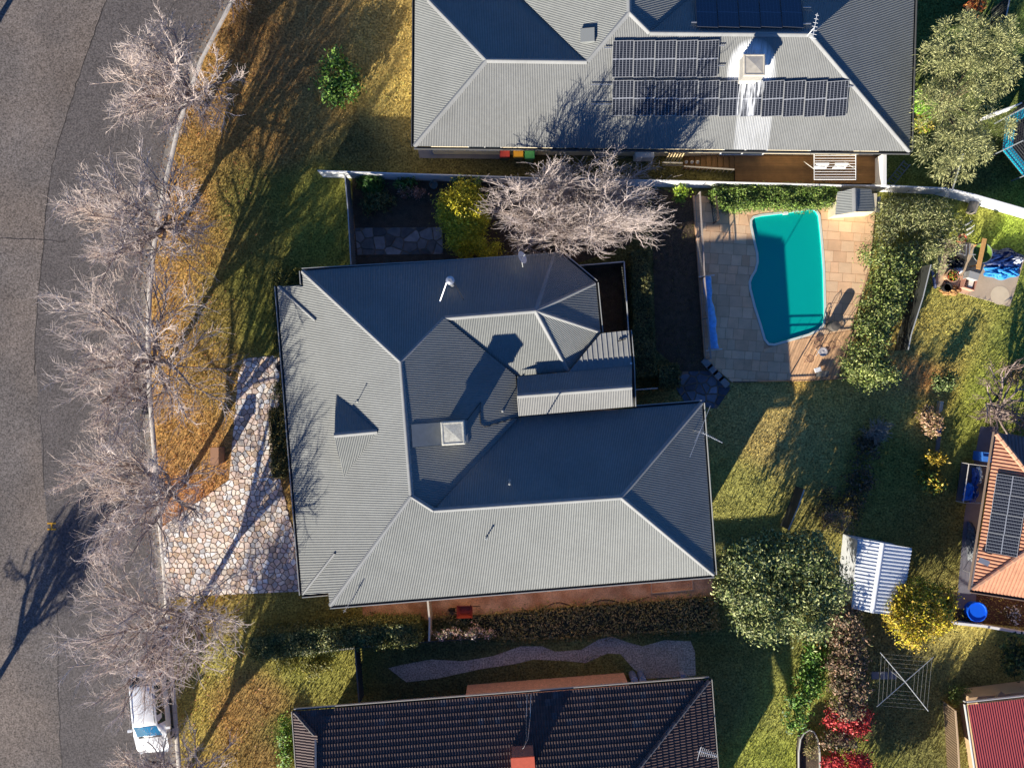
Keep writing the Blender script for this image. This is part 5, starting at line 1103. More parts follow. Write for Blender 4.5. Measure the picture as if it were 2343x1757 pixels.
# ---------------------------------------------------------------- grass blades
rng = np.random.default_rng(77)
n = 460000
x = rng.uniform(-22, 31, n); y = rng.uniform(-23.5, 23.5, n)
keep = x > kerb_x(y) + 0.2
BLOCK = [wpx, w2, [(700, 1655), (1600, 1585), (1630, 1990), (715, 1990)], A_, B_, C_, D_, DECK_PX, SL, [(828, 1378), (1628, 1312), (1632, 1362), (1250, 1392), (832, 1426)], [(806, 408), (1500, 418), (1440, 560), (1330, 600), (806, 606)], [(2302, 1015), (2560, 1050), (2560, 1365), (2250, 1328)], [(955, 336), (1150, 345), (1150, 364), (960, 362)], [(888, 1528), (1190, 1478), (1400, 1456), (1590, 1466), (1592, 1545), (1480, 1552), (1390, 1494), (1180, 1518), (930, 1560)], [(1600, 352), (2030, 352), (2030, 420), (1600, 420)], [(2243, 976), (2285, 976), (2240, 1200), (2232, 1400), (2188, 1390), (2206, 1180)]]
for pl_ in BLOCK:
    q = px_poly(pl_, 0.0); keep &= ~in_poly(x, y, q)
x, y = x[keep], y[keep]; n = len(x)
ang = rng.uniform(0, 2 * np.pi, n); h = 0.05 + 0.08 * rng.random(n) ** 1.5; w = 0.012 + 0.012 * rng.random(n); le = rng.uniform(0.25, 1.0, n) * h; la = rng.uniform(0, 2 * np.pi, n)
B0 = np.column_stack([x + np.cos(ang) * w, y + np.sin(ang) * w, np.zeros(n)]); B1 = np.column_stack([x - np.cos(ang) * w, y - np.sin(ang) * w, np.zeros(n)]); T = np.column_stack([x + np.cos(la) * le, y + np.sin(la) * le, h])
V = np.stack([B0, B1, T], 1).reshape(-1, 3); F = np.arange(3 * n).reshape(n, 3)
patch = 0.85 + 0.25 * np.sin(x * 1.7 + 1.3 * np.sin(y * 1.1)) * np.sin(y * 1.9 + 1.1 * np.sin(x * 0.9))
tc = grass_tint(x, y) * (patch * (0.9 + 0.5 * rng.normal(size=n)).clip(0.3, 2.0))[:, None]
gr = fast_mesh('grass', V, F, M_BLADE, None, tint=np.repeat(tc.clip(0.005, 0.8), 3, 0)); struct(gr, 'stuff'); gr['label'] = 'dry and green lawn grass of the verges and yards'
# fallen leaves on the verge and along the gutter
yg = rng.uniform(-22, 22, 1500); xg = kerb_x(yg) - 0.16 - np.abs(rng.normal(size=1500)) * 0.5; V0, F0 = leaf_arrays(np.column_stack([xg, yg, np.full(1500, -0.09)]), np.tile([0, 0, 1.0], (1500, 1)), 0.04, rng, 0.6, 0.85); fl0 = fast_mesh('gutter_leaves', V0, F0, M_LEAF, None, tint=leaf_tints(1500, G((150, 104, 66), (180, 140, 96), (110, 84, 60)), rng)); struct(fl0, 'stuff'); fl0['label'] = 'dry leaves and grit lying along the gutter'
n = 2600; x = rng.uniform(-20.5, -13, n); y = rng.uniform(-21, 21, n); k = (x > kerb_x(y) + 0.1) & (x < kerb_x(y) + 4 + 2 * rng.random(n)); x, y = x[k], y[k]; n = len(x)
V, F = leaf_arrays(np.column_stack([x, y, np.full(n, 0.07)]), np.tile([0, 0, 1.0], (n, 1)), 0.045, rng, 0.6, 0.8)
fl = fast_mesh('fallen_leaves', V, F, M_LEAF, None, tint=leaf_tints(n, G((170, 104, 56), (196, 132, 80), (140, 84, 44)), rng)); struct(fl, 'stuff'); fl['label'] = 'fallen brown leaves scattered on the verge'
# ---------------------------------------------------------------- fences
def fence(name, label, top_px, h, m, mcap, bay=2.4, group=None, cap=0.06, ribs=True, z0=0.0, cat='fence'):
    """sheet metal fence; top_px = line of its top as seen in the photo"""
    pts = [P(x, y, h) for x, y in top_px]; pts = [Vector((p.x, p.y, 0)) for p in pts]; root = thing(name, label, cat, pts[0], group)
    for a, b in zip(pts[:-1], pts[1:]):
        L_ = (b - a).length; nb = max(1, round(L_ / bay)); d = (b - a).normalized(); s = Vector((d.y, -d.x, 0))
        for i in range(nb):
            p, q = a.lerp(b, i / nb), a.lerp(b, (i + 1) / nb); l = (q - p).length; V = []
            xs = [0.0]
            if ribs:
                k = max(1, int(l / 0.14)); xs = []
                for j in range(k): xs += [(j + t) * l / k for t in (0, 0.45, 0.5, 0.95)]
                off = [0.018 if (j % 4) in (0, 1) else -0.018 for j in range(len(xs))]; xs.append(l); off.append(0.018)
            else: xs = [0, l]; off = [0, 0]
            mb = MB(); n = len(xs)
            for zz in (z0 + 0.03, h - 0.02): mb.v += [p + d * x + s * o + Vector((0, 0, zz)) for x, o in zip(xs, off)]
            mb.f += [(j, j + 1, n + j + 1, n + j) for j in range(n - 1)]
            if not ribs: mb = MB(); mb.beam(p + Vector((0, 0, (h + z0) / 2)), q + Vector((0, 0, (h + z0) / 2)), 0.05, h - z0 - 0.02)
            mb.build('panel', m, root)
            MB().beam(p + Vector((0, 0, z0)), p + Vector((0, 0, h + 0.01)), 0.06, 0.06, up=s).build('post', m, root)
        MB().beam(a + Vector((0, 0, h)), b + Vector((0, 0, h)), cap, 0.04).build('top_rail', mcap, root)
    return root
M_FW = mat('fence_white', lin((236, 234, 228)), 0.6, var=0.05, vscale=2); M_FG = mat('fence_grey', lin((128, 132, 134)), 0.5, var=0.06, vscale=2); M_FGL = mat('fence_rail_pale', lin((186, 186, 180)), 0.5); M_FD = mat('fence_dark', lin((72, 74, 68)), 0.8)
fence('boundary_fence', 'long white boundary fence between the top house and the pool', [(728, 391), (900, 397), (1065, 402), (1240, 408), (1400, 411), (1500, 413), (1690, 418), (1920, 424), (2030, 425), (2166, 431)], 1.2, M_FW, M_FW, ribs=False)
fence('boundary_fence', 'white fence slanting down to the right edge above the junk slab', [(2170, 432), (2231, 446), (2343, 478), (2440, 506)], 1.25, M_FW, M_FW, ribs=False)
fence('grey_fence', 'grey ribbed metal fence in front of the shaded garden', [(789, 402), (796, 480), (803, 606)], 1.35, M_FG, M_FGL)
fence('courtyard_fence', 'dark courtyard fence with pale top rail beside the clipped hedge', [(1322, 608), (1428, 599), (1438, 757)], 1.55, M_FD, M_FGL)
fence('side_fence', 'short dark fence right of the small patio gable', [(1449, 892), (1505, 888)], 1.5, M_FD, M_FGL)
fence('boundary_fence', 'pale rail fence above the dark tiled house', [(706, 1493), (810, 1482), (912, 1472)], 0.95, M_FD, mat('rail_white', lin((205, 200, 188)), 0.6), cap=0.09)
fence('boundary_fence', 'dark low fence behind the flowering plants', [(912, 1472), (1100, 1460)], 0.6, M_FD, M_FD)
fence('side_fence', 'dark side fence running up from the tiled house', [(812, 1484), (816, 1540), (822, 1612)], 1.3, M_FD, mat('rail_dull', lin((104, 104, 98)), 0.7))
fence('side_fence', 'pale narrow fence across the earth path', [(978, 1368), (983, 1420), (982, 1466)], 1.4, mat('fence_beige', lin((176, 164, 146)), 0.7), mat('rail_beige', lin((196, 186, 168)), 0.6), cap=0.1)
fence('side_fence', 'white end wall of the timber verandah', [(2024, 352), (2024, 424)], 1.5, M_FW, M_FW, ribs=False, cap=0.2)
fence('paling_fence', 'dark back fence left of the shaded yard with a pale top wire', [(1840, 1120), (1826, 1160), (1804, 1212)], 1.2, M_FD, M_FGL, ribs=False)
fence('back_fence', 'dark fence with thin pale rail between pool hedge and right lawn', [(2130, 606), (2112, 680), (2085, 765), (2078, 800)], 1.4, M_FD, M_FGL, cap=0.05, ribs=False)
fence('garden_edge', 'low white wall below the blue tub', [(2170, 1424), (2250, 1432), (2343, 1448), (2420, 1460)], 0.5, M_FW, M_FW, ribs=False, cap=0.14)
fence('side_fence', 'thin grey fence under the drooping tree', [(2204, 352), (2190, 400), (2180, 432)], 1.4, M_FD, M_FGL)
fence('side_fence', 'thin grey fence running up behind the drooping tree', [(2312, -10), (2302, 40)], 1.6, M_FD, M_FGL)
fence('side_fence', 'narrow timber fence left of the red shed', [(2186, 1625), (2192, 1700), (2196, 1780)], 1.2, mat('fence_timber', lin((150, 126, 96)), 0.9, var=0.2), mat('rail_timber', lin((196, 172, 140)), 0.8), cap=0.08)
fence('side_fence', 'curved wall between the drooping tree and the trampoline', [(2265, 262), (2300, 250), (2338, 236)], 1.3, M_FW, M_FW, ribs=False)
# pool fence: tubular, along the left and the lower edge of the terrace
def pool_fence(label, px, h=1.2, zb=ZD, mcol=None, gap=0.11):
    m = mcol or mat('pool_fence', lin((170, 158, 146)), 0.5); pts = [Vector((*tuple(P(x, y, zb))[:2], zb)) for x, y in px]; root = thing('pool_fence', label, 'fence', pts[0])
    for a, b in zip(pts[:-1], pts[1:]):
        for z in (h, h - 0.18, 0.1): MB().beam(a + Vector((0, 0, z)), b + Vector((0, 0, z)), 0.035, 0.035).build('rail', m, root)
        n = max(1, round((b - a).length / 2.3))
        for i in range(n + 1): p = a.lerp(b, i / n); MB().beam(p, p + Vector((0, 0, h + 0.02)), 0.05, 0.05, up=(1, 0, 0)).build('post', m, root)
        k = int((b - a).length / gap); mb = MB()
        for i in range(1, k): p = a.lerp(b, i / k); mb.beam(p + Vector((0, 0, 0.1)), p + Vector((0, 0, h)), 0.012, 0.012, up=(1, 0, 0))
        mb.build('balusters', m, root)
    return root
pool_fence('tubular pool fence along the left edge of the terrace', [(1590, 452), (1600, 640), (1614, 822)])
pool_fence('tubular pool fence along the lower edge of the terrace', [(1678, 874), (1800, 871), (1915, 866)], mcol=mat('pool_fence_dark', lin((70, 58, 50)), 0.6), gap=0.6)
pool_fence('dark tubular fence along the pool hedge', [(1920, 855), (1955, 740), (1985, 640)], mcol=MATS['pool_fence_dark'], gap=0.6)
pool_fence('short tubular gate inside the upper left of the terrace', [(1626, 462), (1632, 512)], mcol=MATS['pool_fence_dark'], gap=0.15)

# ---------------------------------------------------------------- car
def make_car():
    c = P(341, 1634, 0.75); c.z = -0.12
    root = thing('parked_car', 'white station wagon parked at the kerb under the bare trees', 'car', c); root.rotation_euler = (0, 0, math.radians(-90 - 0 + 5.5)); root.scale = (0.98, 1.07, 1.0)
    # x forward, y left, z up; stations: x, half width at sill/belt, belt z, roof z, roof half width
    S = [(-2.28, 0.70, 0.62, 0.62, 0.60), (-2.20, 0.84, 0.86, 0.90, 0.70), (-2.08, 0.87, 0.94, 1.18, 0.66), (-1.85, 0.89, 0.96, 1.44, 0.62), (-1.5, 0.90, 0.96, 1.49, 0.63), (-0.6, 0.91, 0.96, 1.51, 0.64), (0.1, 0.91, 0.96, 1.50, 0.64), (0.42, 0.91, 0.96, 1.45, 0.64), (0.8, 0.90, 0.97, 1.22, 0.69), (1.15, 0.90, 0.97, 1.00, 0.75), (1.3, 0.89, 0.94, 0.97, 0.74), (1.75, 0.88, 0.86, 0.91, 0.70), (2.1, 0.84, 0.76, 0.82, 0.62), (2.26, 0.74, 0.62, 0.68, 0.50), (2.31, 0.62, 0.48, 0.5, 0.4)]
    def sec(s):
        x, hw, bz, rz, rw = s; return [(hw * 0.86, 0.2), (hw * 0.98, 0.42), (hw, 0.62 * min(1, bz / 0.7)), (hw * 0.97, bz), (rw + 0.02, rz - 0.05), (rw - 0.08, rz), (0.0, rz + 0.025)]
    V = []; F = []
    for s in S:
        h = sec(s); V += [Vector((s[0], y, z)) for y, z in h] + [Vector((s[0], -y, z)) for y, z in h[-2::-1]]
    k = 13
    for i in range(len(S) - 1): F += [(i * k + j, i * k + j + 1, (i + 1) * k + j + 1, (i + 1) * k + j) for j in range(k - 1)]
    F += [tuple(range(k)), tuple((len(S) - 1) * k + j for j in range(k - 1, -1, -1))]
    mb = MB(); mb.v = V; mb.f = F; paint = mat('car_paint', lin((238, 238, 236)), 0.25, spec=0.5, coat=0.6); body = unit_obj('body', mb, paint, root); body.data.shade_smooth()
    md = body.modifiers.new('edge', 'EDGE_SPLIT'); md.split_angle = math.radians(38)
    glass = mat('car_glass', (0.02, 0.035, 0.045), 0.04, spec=1.0); windsc = mat('car_windscreen', lin((40, 100, 130)), 0.05, spec=1.0)
    def patch(i0, i1, j0, j1, name, m, ins=0.06, lift=0.008):
        q = [V[i0 * k + j0], V[i0 * k + j1], V[i1 * k + j1], V[i1 * k + j0]]; c_ = sum(q, Vector()) / 4; nr = (q[1] - q[0]).cross(q[3] - q[0]).normalized()
        if nr.dot(c_ - Vector((c_.x * 0.8, 0, 0.6))) < 0: nr = -nr
        q = [p + (c_ - p) * ins + nr * lift for p in q]; g_ = MB(); g_.add(q + [p - nr * 0.02 for p in q], [(0, 1, 2, 3), (0, 4, 5, 1), (1, 5, 6, 2), (2, 6, 7, 3), (3, 7, 4, 0)]); return unit_obj(name, g_, m, body)
    for j0, j1 in ((3, 4), (9, 8)):
        patch(3, 4, j0, j1, 'side_window', glass); patch(4, 5, j0, j1, 'side_window', glass); patch(5, 7, j0, j1, 'side_window', glass)
    # windscreen and rear window follow the body surface a finger's width proud of it
    for i0, i1, nm, m, dx in ((7, 9, 'windscreen', windsc, 0.5), (1, 3, 'rear_window', glass, -0.5)):
        up_ = Vector((dx, 0, 1)).normalized() * 0.014; rows = []
        for i in range(i0, i1 + 1): rows.append([Vector((V[i * k + j].x, V[i * k + j].y * 0.95, V[i * k + j].z)) + up_ for j in range(4 if i < 9 else 4, 9)])
        g_ = MB(); w_ = len(rows[0]); g_.add(sum(rows, []), [(a * w_ + b2, a * w_ + b2 + 1, a * w_ + w_ + b2 + 1, a * w_ + w_ + b2) for a in range(len(rows) - 1) for b2 in range(w_ - 1)]); unit_obj(nm, g_, m, body).data.shade_smooth()
    trim = mat('car_trim', (0.02, 0.02, 0.02), 0.5)
    for y in (-1, 1):
        g_ = MB(); g_.tube([(-1.8, y * 0.6, 1.50), (-1.6, y * 0.6, 1.56), (0.0, y * 0.6, 1.57), (0.25, y * 0.6, 1.52)], 0.02, 5); unit_obj('roof_rail', g_, trim, body)
        g_ = MB(); g_.box((0.78, y * 1.02, 1.0), 0.14, 0.2, 0.12); g_.box((0.8, y * 0.93, 0.97), 0.06, 0.12, 0.05); unit_obj('mirror', g_, paint, body)
        g_ = MB(); g_.box((2.16, y * 0.62, 0.66), 0.2, 0.3, 0.14, rz=-y * 0.35); unit_obj('headlight', g_, mat('lamp_glass', lin((215, 220, 222)), 0.1, spec=0.8), body)
        g_ = MB(); g_.box((-2.2, y * 0.76, 0.8), 0.1, 0.12, 0.3); unit_obj('tail_light', g_, mat('tail_red', lin((150, 20, 20)), 0.2), body)
        for x in (-1.35, 1.38):
            w = MB(); cc = Vector((x, y * 0.8, 0.31)); rr = []
            for q_, yy in ((0.31, -0.1), (0.33, -0.05), (0.33, 0.05), (0.31, 0.1), (0.2, 0.1)): rr.append([cc + Vector((math.cos(t * 0.3927) * q_, yy * y, math.sin(t * 0.3927) * q_)) for t in range(16)])
            vs = sum(rr, []); w.add(vs, [(i * 16 + j, i * 16 + (j + 1) % 16, i * 16 + 16 + (j + 1) % 16, i * 16 + 16 + j) for i in range(4) for j in range(16)] + [tuple(64 + j for j in range(16))]); wo = unit_obj('wheel', w, mat('tyre', (0.02, 0.02, 0.02), 0.9), root)
            hb = MB(); hb.add([cc + Vector((math.cos(t * 0.3927) * 0.2, 0.108 * y, math.sin(t * 0.3927) * 0.2)) for t in range(16)], [tuple(range(16))]); unit_obj('rim', hb, M_ALU, wo)
    g_ = MB(); g_.beam((1.22, -0.6, 0.995), (1.22, 0.6, 0.995), 0.1, 0.03); unit_obj('wiper_cowl', g_, trim, body)
    for y in (-0.42, 0.42):
        g_ = MB(); g_.beam((1.35, y, 0.975), (2.05, y * 0.86, 0.855), 0.014, 0.012); unit_obj('bonnet_crease', g_, mat('panel_gap', lin((170, 170, 168)), 0.5), body)
    return root
make_car()

# ---------------------------------------------------------------- small things round the houses
def wheelie_bin(label, px, col, lidcol):
    b = P(px[0], px[1], 1.0); b.z = 0; root = thing('wheelie_bin', label, 'bin', b, 'wheelie bins beside the top house'); m = mat('bin_' + lidcol[0], lin(col), 0.6); ml_ = mat('binlid_' + lidcol[0], lin(lidcol[1]), 0.55)
    mb = MB(); lo = [(-0.2, -0.22), (0.2, -0.22), (0.2, 0.22), (-0.2, 0.22)]; mb.add([(b.x + x, b.y + y, 0.06) for x, y in lo] + [(b.x + x * 1.35, b.y + y * 1.4, 0.95) for x, y in lo], [(3, 2, 1, 0), (0, 1, 5, 4), (1, 2, 6, 5), (2, 3, 7, 6), (3, 0, 4, 7)]); mb.build('body', m, root)
    mb = MB(); mb.add([(b.x + x * 1.42, b.y + y * 1.5, 0.95) for x, y in lo] + [(b.x + x * 1.3, b.y + y * 1.35, 1.03) for x, y in lo], [(0, 1, 5, 4), (1, 2, 6, 5), (2, 3, 7, 6), (3, 0, 4, 7), (4, 5, 6, 7)]); mb.build('lid', ml_, root)
    MB().tube([(b.x - 0.2, b.y + 0.34, 0.93), (b.x + 0.2, b.y + 0.34, 0.93)], 0.02, 6).build('handle', m, root)
    for s in (-1, 1): MB().tube([(b.x + s * 0.2, b.y + 0.25, 0.1), (b.x + s * 0.26, b.y + 0.25, 0.1)], 0.1, 10).build('wheel', mdark, root)
wheelie_bin('wheelie bin with a red lid beside the top house', (1155, 347), (60, 70, 60), ('red', (196, 60, 56)))
wheelie_bin('wheelie bin with a yellow lid beside the top house', (1186, 347), (60, 70, 60), ('yellow', (226, 164, 40)))
wheelie_bin('wheelie bin with a green lid beside the top house', (1212, 350), (50, 80, 60), ('green', (60, 150, 90)))
b = P(1475, 352, 0.8); ac = thing('air_conditioner', 'pale air conditioner unit under the eave of the top house', 'air conditioner', (b.x, b.y, 0)); MB().box((b.x, b.y, 0.45), 1.05, 0.4, 0.8).build('casing', M_WHITE, ac); mb = MB(); mb.box((b.x, b.y, 0.05), 1.0, 0.38, 0.1); mb.build('base', M_CONC, ac); mb = MB(); mb.lathe((b.x + 0.2, b.y - 0.205, 0.45), [(0.3, 0)], 4) if False else None
fb = MB(); [fb.beam((b.x - 0.1, b.y - 0.205, 0.15 + i * 0.08), (b.x + 0.48, b.y - 0.205, 0.15 + i * 0.08), 0.012, 0.02) for i in range(8)]; fb.build('fan_grille', M_GUTT, ac)
# verandah deck with steps
vd = thing('verandah', 'dark brown timber verandah floor below the eave of the top house', 'verandah', P(1830, 385)); M_VD = mat('verandah_timber', lin((120, 88, 52)), 0.8, var=0.2, vscale=3, rnd=0.15)
dq = px_poly([(1682, 352), (2018, 355), (2018, 420), (1682, 414)], 0.5); x0 = min(p[0] for p in dq); x1 = max(p[0] for p in dq); y0 = min(p[1] for p in dq); y1 = max(p[1] for p in dq); yy = y0
while yy < y1:
    MB().box(((x0 + x1) / 2, yy + 0.07, 0.48), x1 - x0, 0.132, 0.04).build('floor_board', M_VD, vd); yy += 0.14
MB().prism([(x0 + 0.1, y0 + 0.05), (x1 - 0.1, y0 + 0.05), (x1 - 0.1, y1), (x0 + 0.1, y1)], 0, 0.45).build('subfloor', mdark, vd)
stt = thing('timber_steps', 'flight of timber steps at the left end of the verandah', 'steps', P(1630, 368)); 
for i in range(9):
    a = P(1572 + i * 12.6, 364 + i * 0.6, 0.3); MB().box((a.x, a.y, 0.06 + i * 0.05), 0.29, 1.05, 0.05).build('tread', M_VD, stt)
a, b = P(1565, 381, 0.9), P(1680, 388, 1.0); MB().beam(a, b, 0.07, 0.05).build('handrail', mat('rail_weathered', lin((150, 140, 124)), 0.8), stt); mb = MB(); [mb.beam(a.lerp(b, t / 12) - Vector((0, 0, 0.7)), a.lerp(b, t / 12), 0.03, 0.03, up=(1, 0, 0)) for t in range(13)]; mb.build('balusters', MATS['rail_weathered'], stt)
for i in range(3):
    p = P(1572 + i * 13, 369, 0.7); MB().lathe((p.x, p.y, 0.5), [(0.1, 0), (0.07, 0.12), (0.0, 0.3)], 6).build('garden_light', M_WHITE, stt)
gt = thing('timber_gate', 'slatted timber gate catching the sun at the top of the steps', 'gate', P(1538, 360))
for i in range(6): p = P(1526 + i * 6.5, 356, 1.0); MB().beam(p + Vector((0.0, -0.2, -0.6)), p + Vector((0.14, 0.1, 0.1)), 0.06, 0.03).build('slat', mat('slat_cream', lin((200, 176, 130)), 0.8), gt)
MB().beam(P(1515, 372, 0.9), P(1562, 373, 0.9), 0.06, 0.06).build('gate_rail', MATS['rail_weathered'], gt); MB().beam(P(1515, 378, 0.5), P(1562, 379, 0.5), 0.06, 0.06).build('gate_rail', MATS['rail_weathered'], gt)
# fold-down clothes airer on the verandah
af = thing('clothes_airer', 'white fold-down clothes airer over the verandah', 'clothes airer', P(1910, 380, 0)); za = 1.9; q = [P(x, y, za) for x, y in ((1863, 352), (1863, 411), (1958, 411), (1958, 352))]
fr_ = MB(); fr_.tube(q, 0.028, 6); fr_.build('frame', M_WHITE, af)
for i in range(9): t = (i + 0.7) / 9.6; MB().tube([q[0].lerp(q[1], t), q[3].lerp(q[2], t)], 0.016, 5).build('rail', M_WHITE, af)
for s in (0, 3): MB().beam(q[s] - Vector((0, 0, 1.4)), q[s].lerp(q[1 if s == 0 else 2], 0.6), 0.03, 0.03).build('brace', M_WHITE, af)
for px_, lab in ((1882, 'left white towel hanging on the clothes airer'), (1926, 'right white towel hanging on the clothes airer')):
    a, b = P(px_ - 15, 375, za), P(px_ + 15, 375, za); mb = MB(); n = 7; vs = []
    for i in range(n):
        p = a.lerp(b, i / (n - 1)); w = 0.02 * math.sin(i * 2.1); vs += [p + Vector((0, -0.16 + w, -0.4)), p + Vector((0, -0.03, 0.035)), p + Vector((0, 0.05, 0.03)), p + Vector((0, 0.09 + w, -0.3))]
    mb.add(vs, [(i * 4 + j, i * 4 + j + 1, i * 4 + 4 + j + 1, i * 4 + 4 + j) for i in range(n - 1) for j in range(3)]); tag(mb.build('towel', mat('towel_white', lin((236, 232, 224)), 0.95)), lab, 'towel', 'towels on the clothes airer')
# shaded ladder leaning right of the verandah
ld = thing('ladder', 'grey ladder lying in the shade right of the verandah', 'ladder', P(2060, 400)); a, b = P(2036, 421, 0.12), P(2076, 372, 0.5); d = (b - a).normalized(); s = d.cross(Vector((0, 0, 1))).normalized() * 0.2
for k_ in (-1, 1): MB().beam(a + s * k_, b + s * k_, 0.05, 0.06).build('stile', M_FG, ld)
for i in range(8): p = a.lerp(b, (i + 0.5) / 8); MB().beam(p - s, p + s, 0.03, 0.03).build('rung', M_FG, ld)
# letterbox pillar
b = P(508, 1040); lb = thing('letterbox', 'brown letterbox pillar beside the stone driveway', 'letterbox', b); MB().box((b.x, b.y, 0.5), 0.36, 0.9, 1.0).build('pillar', mat('pillar_render', lin((150, 112, 84)), 0.9, var=0.1, vscale=4), lb); MB().box((b.x, b.y, 1.03), 0.46, 1.0, 0.07).build('cap', mat('pillar_cap', lin((176, 132, 100)), 0.9), lb); MB().box((b.x - 0.185, b.y, 0.75), 0.02, 0.3, 0.05).build('slot', mdark, lb)
# plant pot, tap reel, tub
b = P(994, 428, 0); pt = thing('plant_pot', 'grey round plant pot in the shaded front garden', 'pot', b); MB().lathe(b, [(0.15, 0), (0.22, 0.45), (0.24, 0.5), (0.19, 0.5), (0.17, 0.36)], 18).build('pot', mat('pot_grey', lin((128, 124, 112)), 0.8), pt)
b = P(653, 1018, 0.6); hr = thing('hose_reel', 'small round hose reel on the wall at the left eave', 'hose reel', (b.x, b.y, 0)); MB().tube([b + Vector((math.cos(t * 0.449) * 0.15, math.sin(t * 0.449) * 0.15, 0)) for t in range(14)], 0.025, 6, close=True).build('coil', mat('hose_green', lin((96, 100, 80)), 0.6), hr); MB().tube([(b.x, b.y, 0), (b.x, b.y, 0.6)], 0.03, 6).build('post', M_FG, hr)
b = P(645, 838, 0.5); wr_ = thing('garden_bowl', 'round dark bowl against the left eave above the driveway stones', 'bowl', (b.x, b.y, 0)); MB().lathe((b.x, b.y, 0), [(0.12, 0), (0.12, 0.25), (0.3, 0.42), (0.34, 0.5), (0.27, 0.46), (0.1, 0.36)], 18).build('bowl', mat('bowl_dark', lin((90, 84, 78)), 0.8), wr_)
# wheelbarrow, hose, frame on the earth path
b = P(1066, 1392); wb = thing('wheelbarrow', 'rusty red wheelbarrow on the earth path', 'wheelbarrow', b); mr_ = mat('barrow_red', lin((176, 74, 52)), 0.7, var=0.25, vscale=6); mb = MB(); lo = [(-0.28, -0.2), (0.3, -0.22), (0.3, 0.22), (-0.28, 0.2)]; hi = [(-0.48, -0.36), (0.42, -0.34), (0.42, 0.34), (-0.48, 0.36)]
mb.add([(b.x + x, b.y + y, 0.32) for x, y in lo] + [(b.x + x, b.y + y, 0.62) for x, y in hi], [(0, 1, 2, 3), (0, 1, 5, 4), (1, 2, 6, 5), (2, 3, 7, 6), (3, 0, 4, 7)]); mb.build('tray', mr_, wb)
for s in (-1, 1): MB().tube([(b.x - 0.75, b.y + s * 0.06, 0.2), (b.x - 0.2, b.y + s * 0.24, 0.3), (b.x + 0.85, b.y + s * 0.28, 0.5)], 0.02, 6).build('handle', mdark, wb); MB().tube([(b.x + 0.25, b.y + s * 0.22, 0.32), (b.x + 0.3, b.y + s * 0.24, 0.0)], 0.02, 6).build('leg', mdark, wb)
MB().tube([(b.x - 0.8, b.y - 0.05, 0.2), (b.x - 0.8, b.y + 0.05, 0.2)], 0.2, 14).build('wheel', mdark, wb)
hs = MB(); r = random.Random(4); pts = []
for i in range(60): t = i / 59; pts.append(P(1195 + 290 * t, 1392 - 22 * t + 9 * math.sin(t * 17) * (1 - t * 0.5), 0.03))
hs.tube(pts, 0.025, 5); tag(hs.build('garden_hose', mat('hose_dark', lin((70, 48, 34)), 0.6)), 'dark hose snaking along the earth path', 'hose')
fq = [P(x, y, 0.05) for x, y in ((1490, 1327), (1491, 1357), (1586, 1349), (1584, 1320))]; mb = MB(); [mb.beam(a, b2, 0.06, 0.08) for a, b2 in zip(fq, fq[1:] + fq[:1])]; tag(mb.build('timber_edging', mat('frame_pale', lin((196, 168, 138)), 0.8)), 'pale timber frame lying at the right end of the earth path', 'edging')
for px_, lab in ((1452, 'left'), (1471, 'right')):
    b = P(px_, 1556, 0.9); dr = thing('water_drum', lab + ' of two small round drums by the tiled house', 'drum', (b.x, b.y, 0), 'pair of drums by the tiled house'); MB().lathe((b.x, b.y, 0), [(0.2, 0), (0.21, 0.45), (0.2, 0.88), (0.17, 0.9), (0.16, 0.86)], 16).build('drum', mat('drum_blue', lin((110, 122, 150)), 0.5), dr); MB().lathe((b.x, b.y, 0.88), [(0.19, 0), (0.19, 0.03), (0.08, 0.04)], 16).build('lid', mat('drum_lid', lin((190, 196, 205)), 0.5), dr)
b = P(1562, 1545, 0.5); tb_ = thing('garden_tap', 'small grey tap post on the gravel by the tiled house', 'tap', (b.x, b.y, 0)); MB().box((b.x, b.y, 0.3), 0.25, 0.2, 0.6).build('post', mat('tap_grey', lin((150, 155, 170)), 0.6), tb_); MB().tube([(b.x, b.y, 0.6), (b.x + 0.8, b.y - 0.2, 0.55)], 0.02, 5).build('pipe', M_FG, tb_)
# pool things
rl = thing('pool_cover_roller', 'blue pool cover rolled on a reel at the left of the terrace', 'pool cover', P(1622, 714, ZD)); a, b = P(1617, 634, 0.5), P(1634, 798, 0.5)
mb = MB(); r = random.Random(6); vs = []; k = 12; nn = 30; d = (b - a).normalized(); s = d.cross(Vector((0, 0, 1)))
for i in range(nn + 1):
    t = i / nn; p = a.lerp(b, t); rad = 0.17 + 0.06 * t + 0.03 * math.sin(t * 14) + 0.02 * math.sin(t * 31 + 1)
    for j in range(k): q_ = 6.283 * j / k; rr = rad * (1 + 0.12 * math.sin(3 * q_ + t * 9)); vs.append(p + s * math.cos(q_) * rr * 1.15 + Vector((0, 0, math.sin(q_) * rr * 0.85)))
mb.add(vs, [(i * k + j, i * k + (j + 1) % k, (i + 1) * k + (j + 1) % k, (i + 1) * k + j) for i in range(nn) for j in range(k)]); mb.build('cover', mat('pool_cover_blue', lin((112, 184, 244)), 0.5, var=0.25, vscale=5, bump=0.8, bscale=8), rl, smooth=True)
for e, u in ((a, -1), (b, 1)):
    MB().beam(e + d * (u * 0.06) - s * 0.45, e + d * (u * 0.06) + s * 0.45, 0.05, 0.05).build('end_bar', M_WHITE, rl); MB().beam(Vector((e.x, e.y, ZD)) + d * (u * 0.06), e + d * (u * 0.06), 0.06, 0.06, up=(1, 0, 0)).build('leg', M_WHITE, rl)
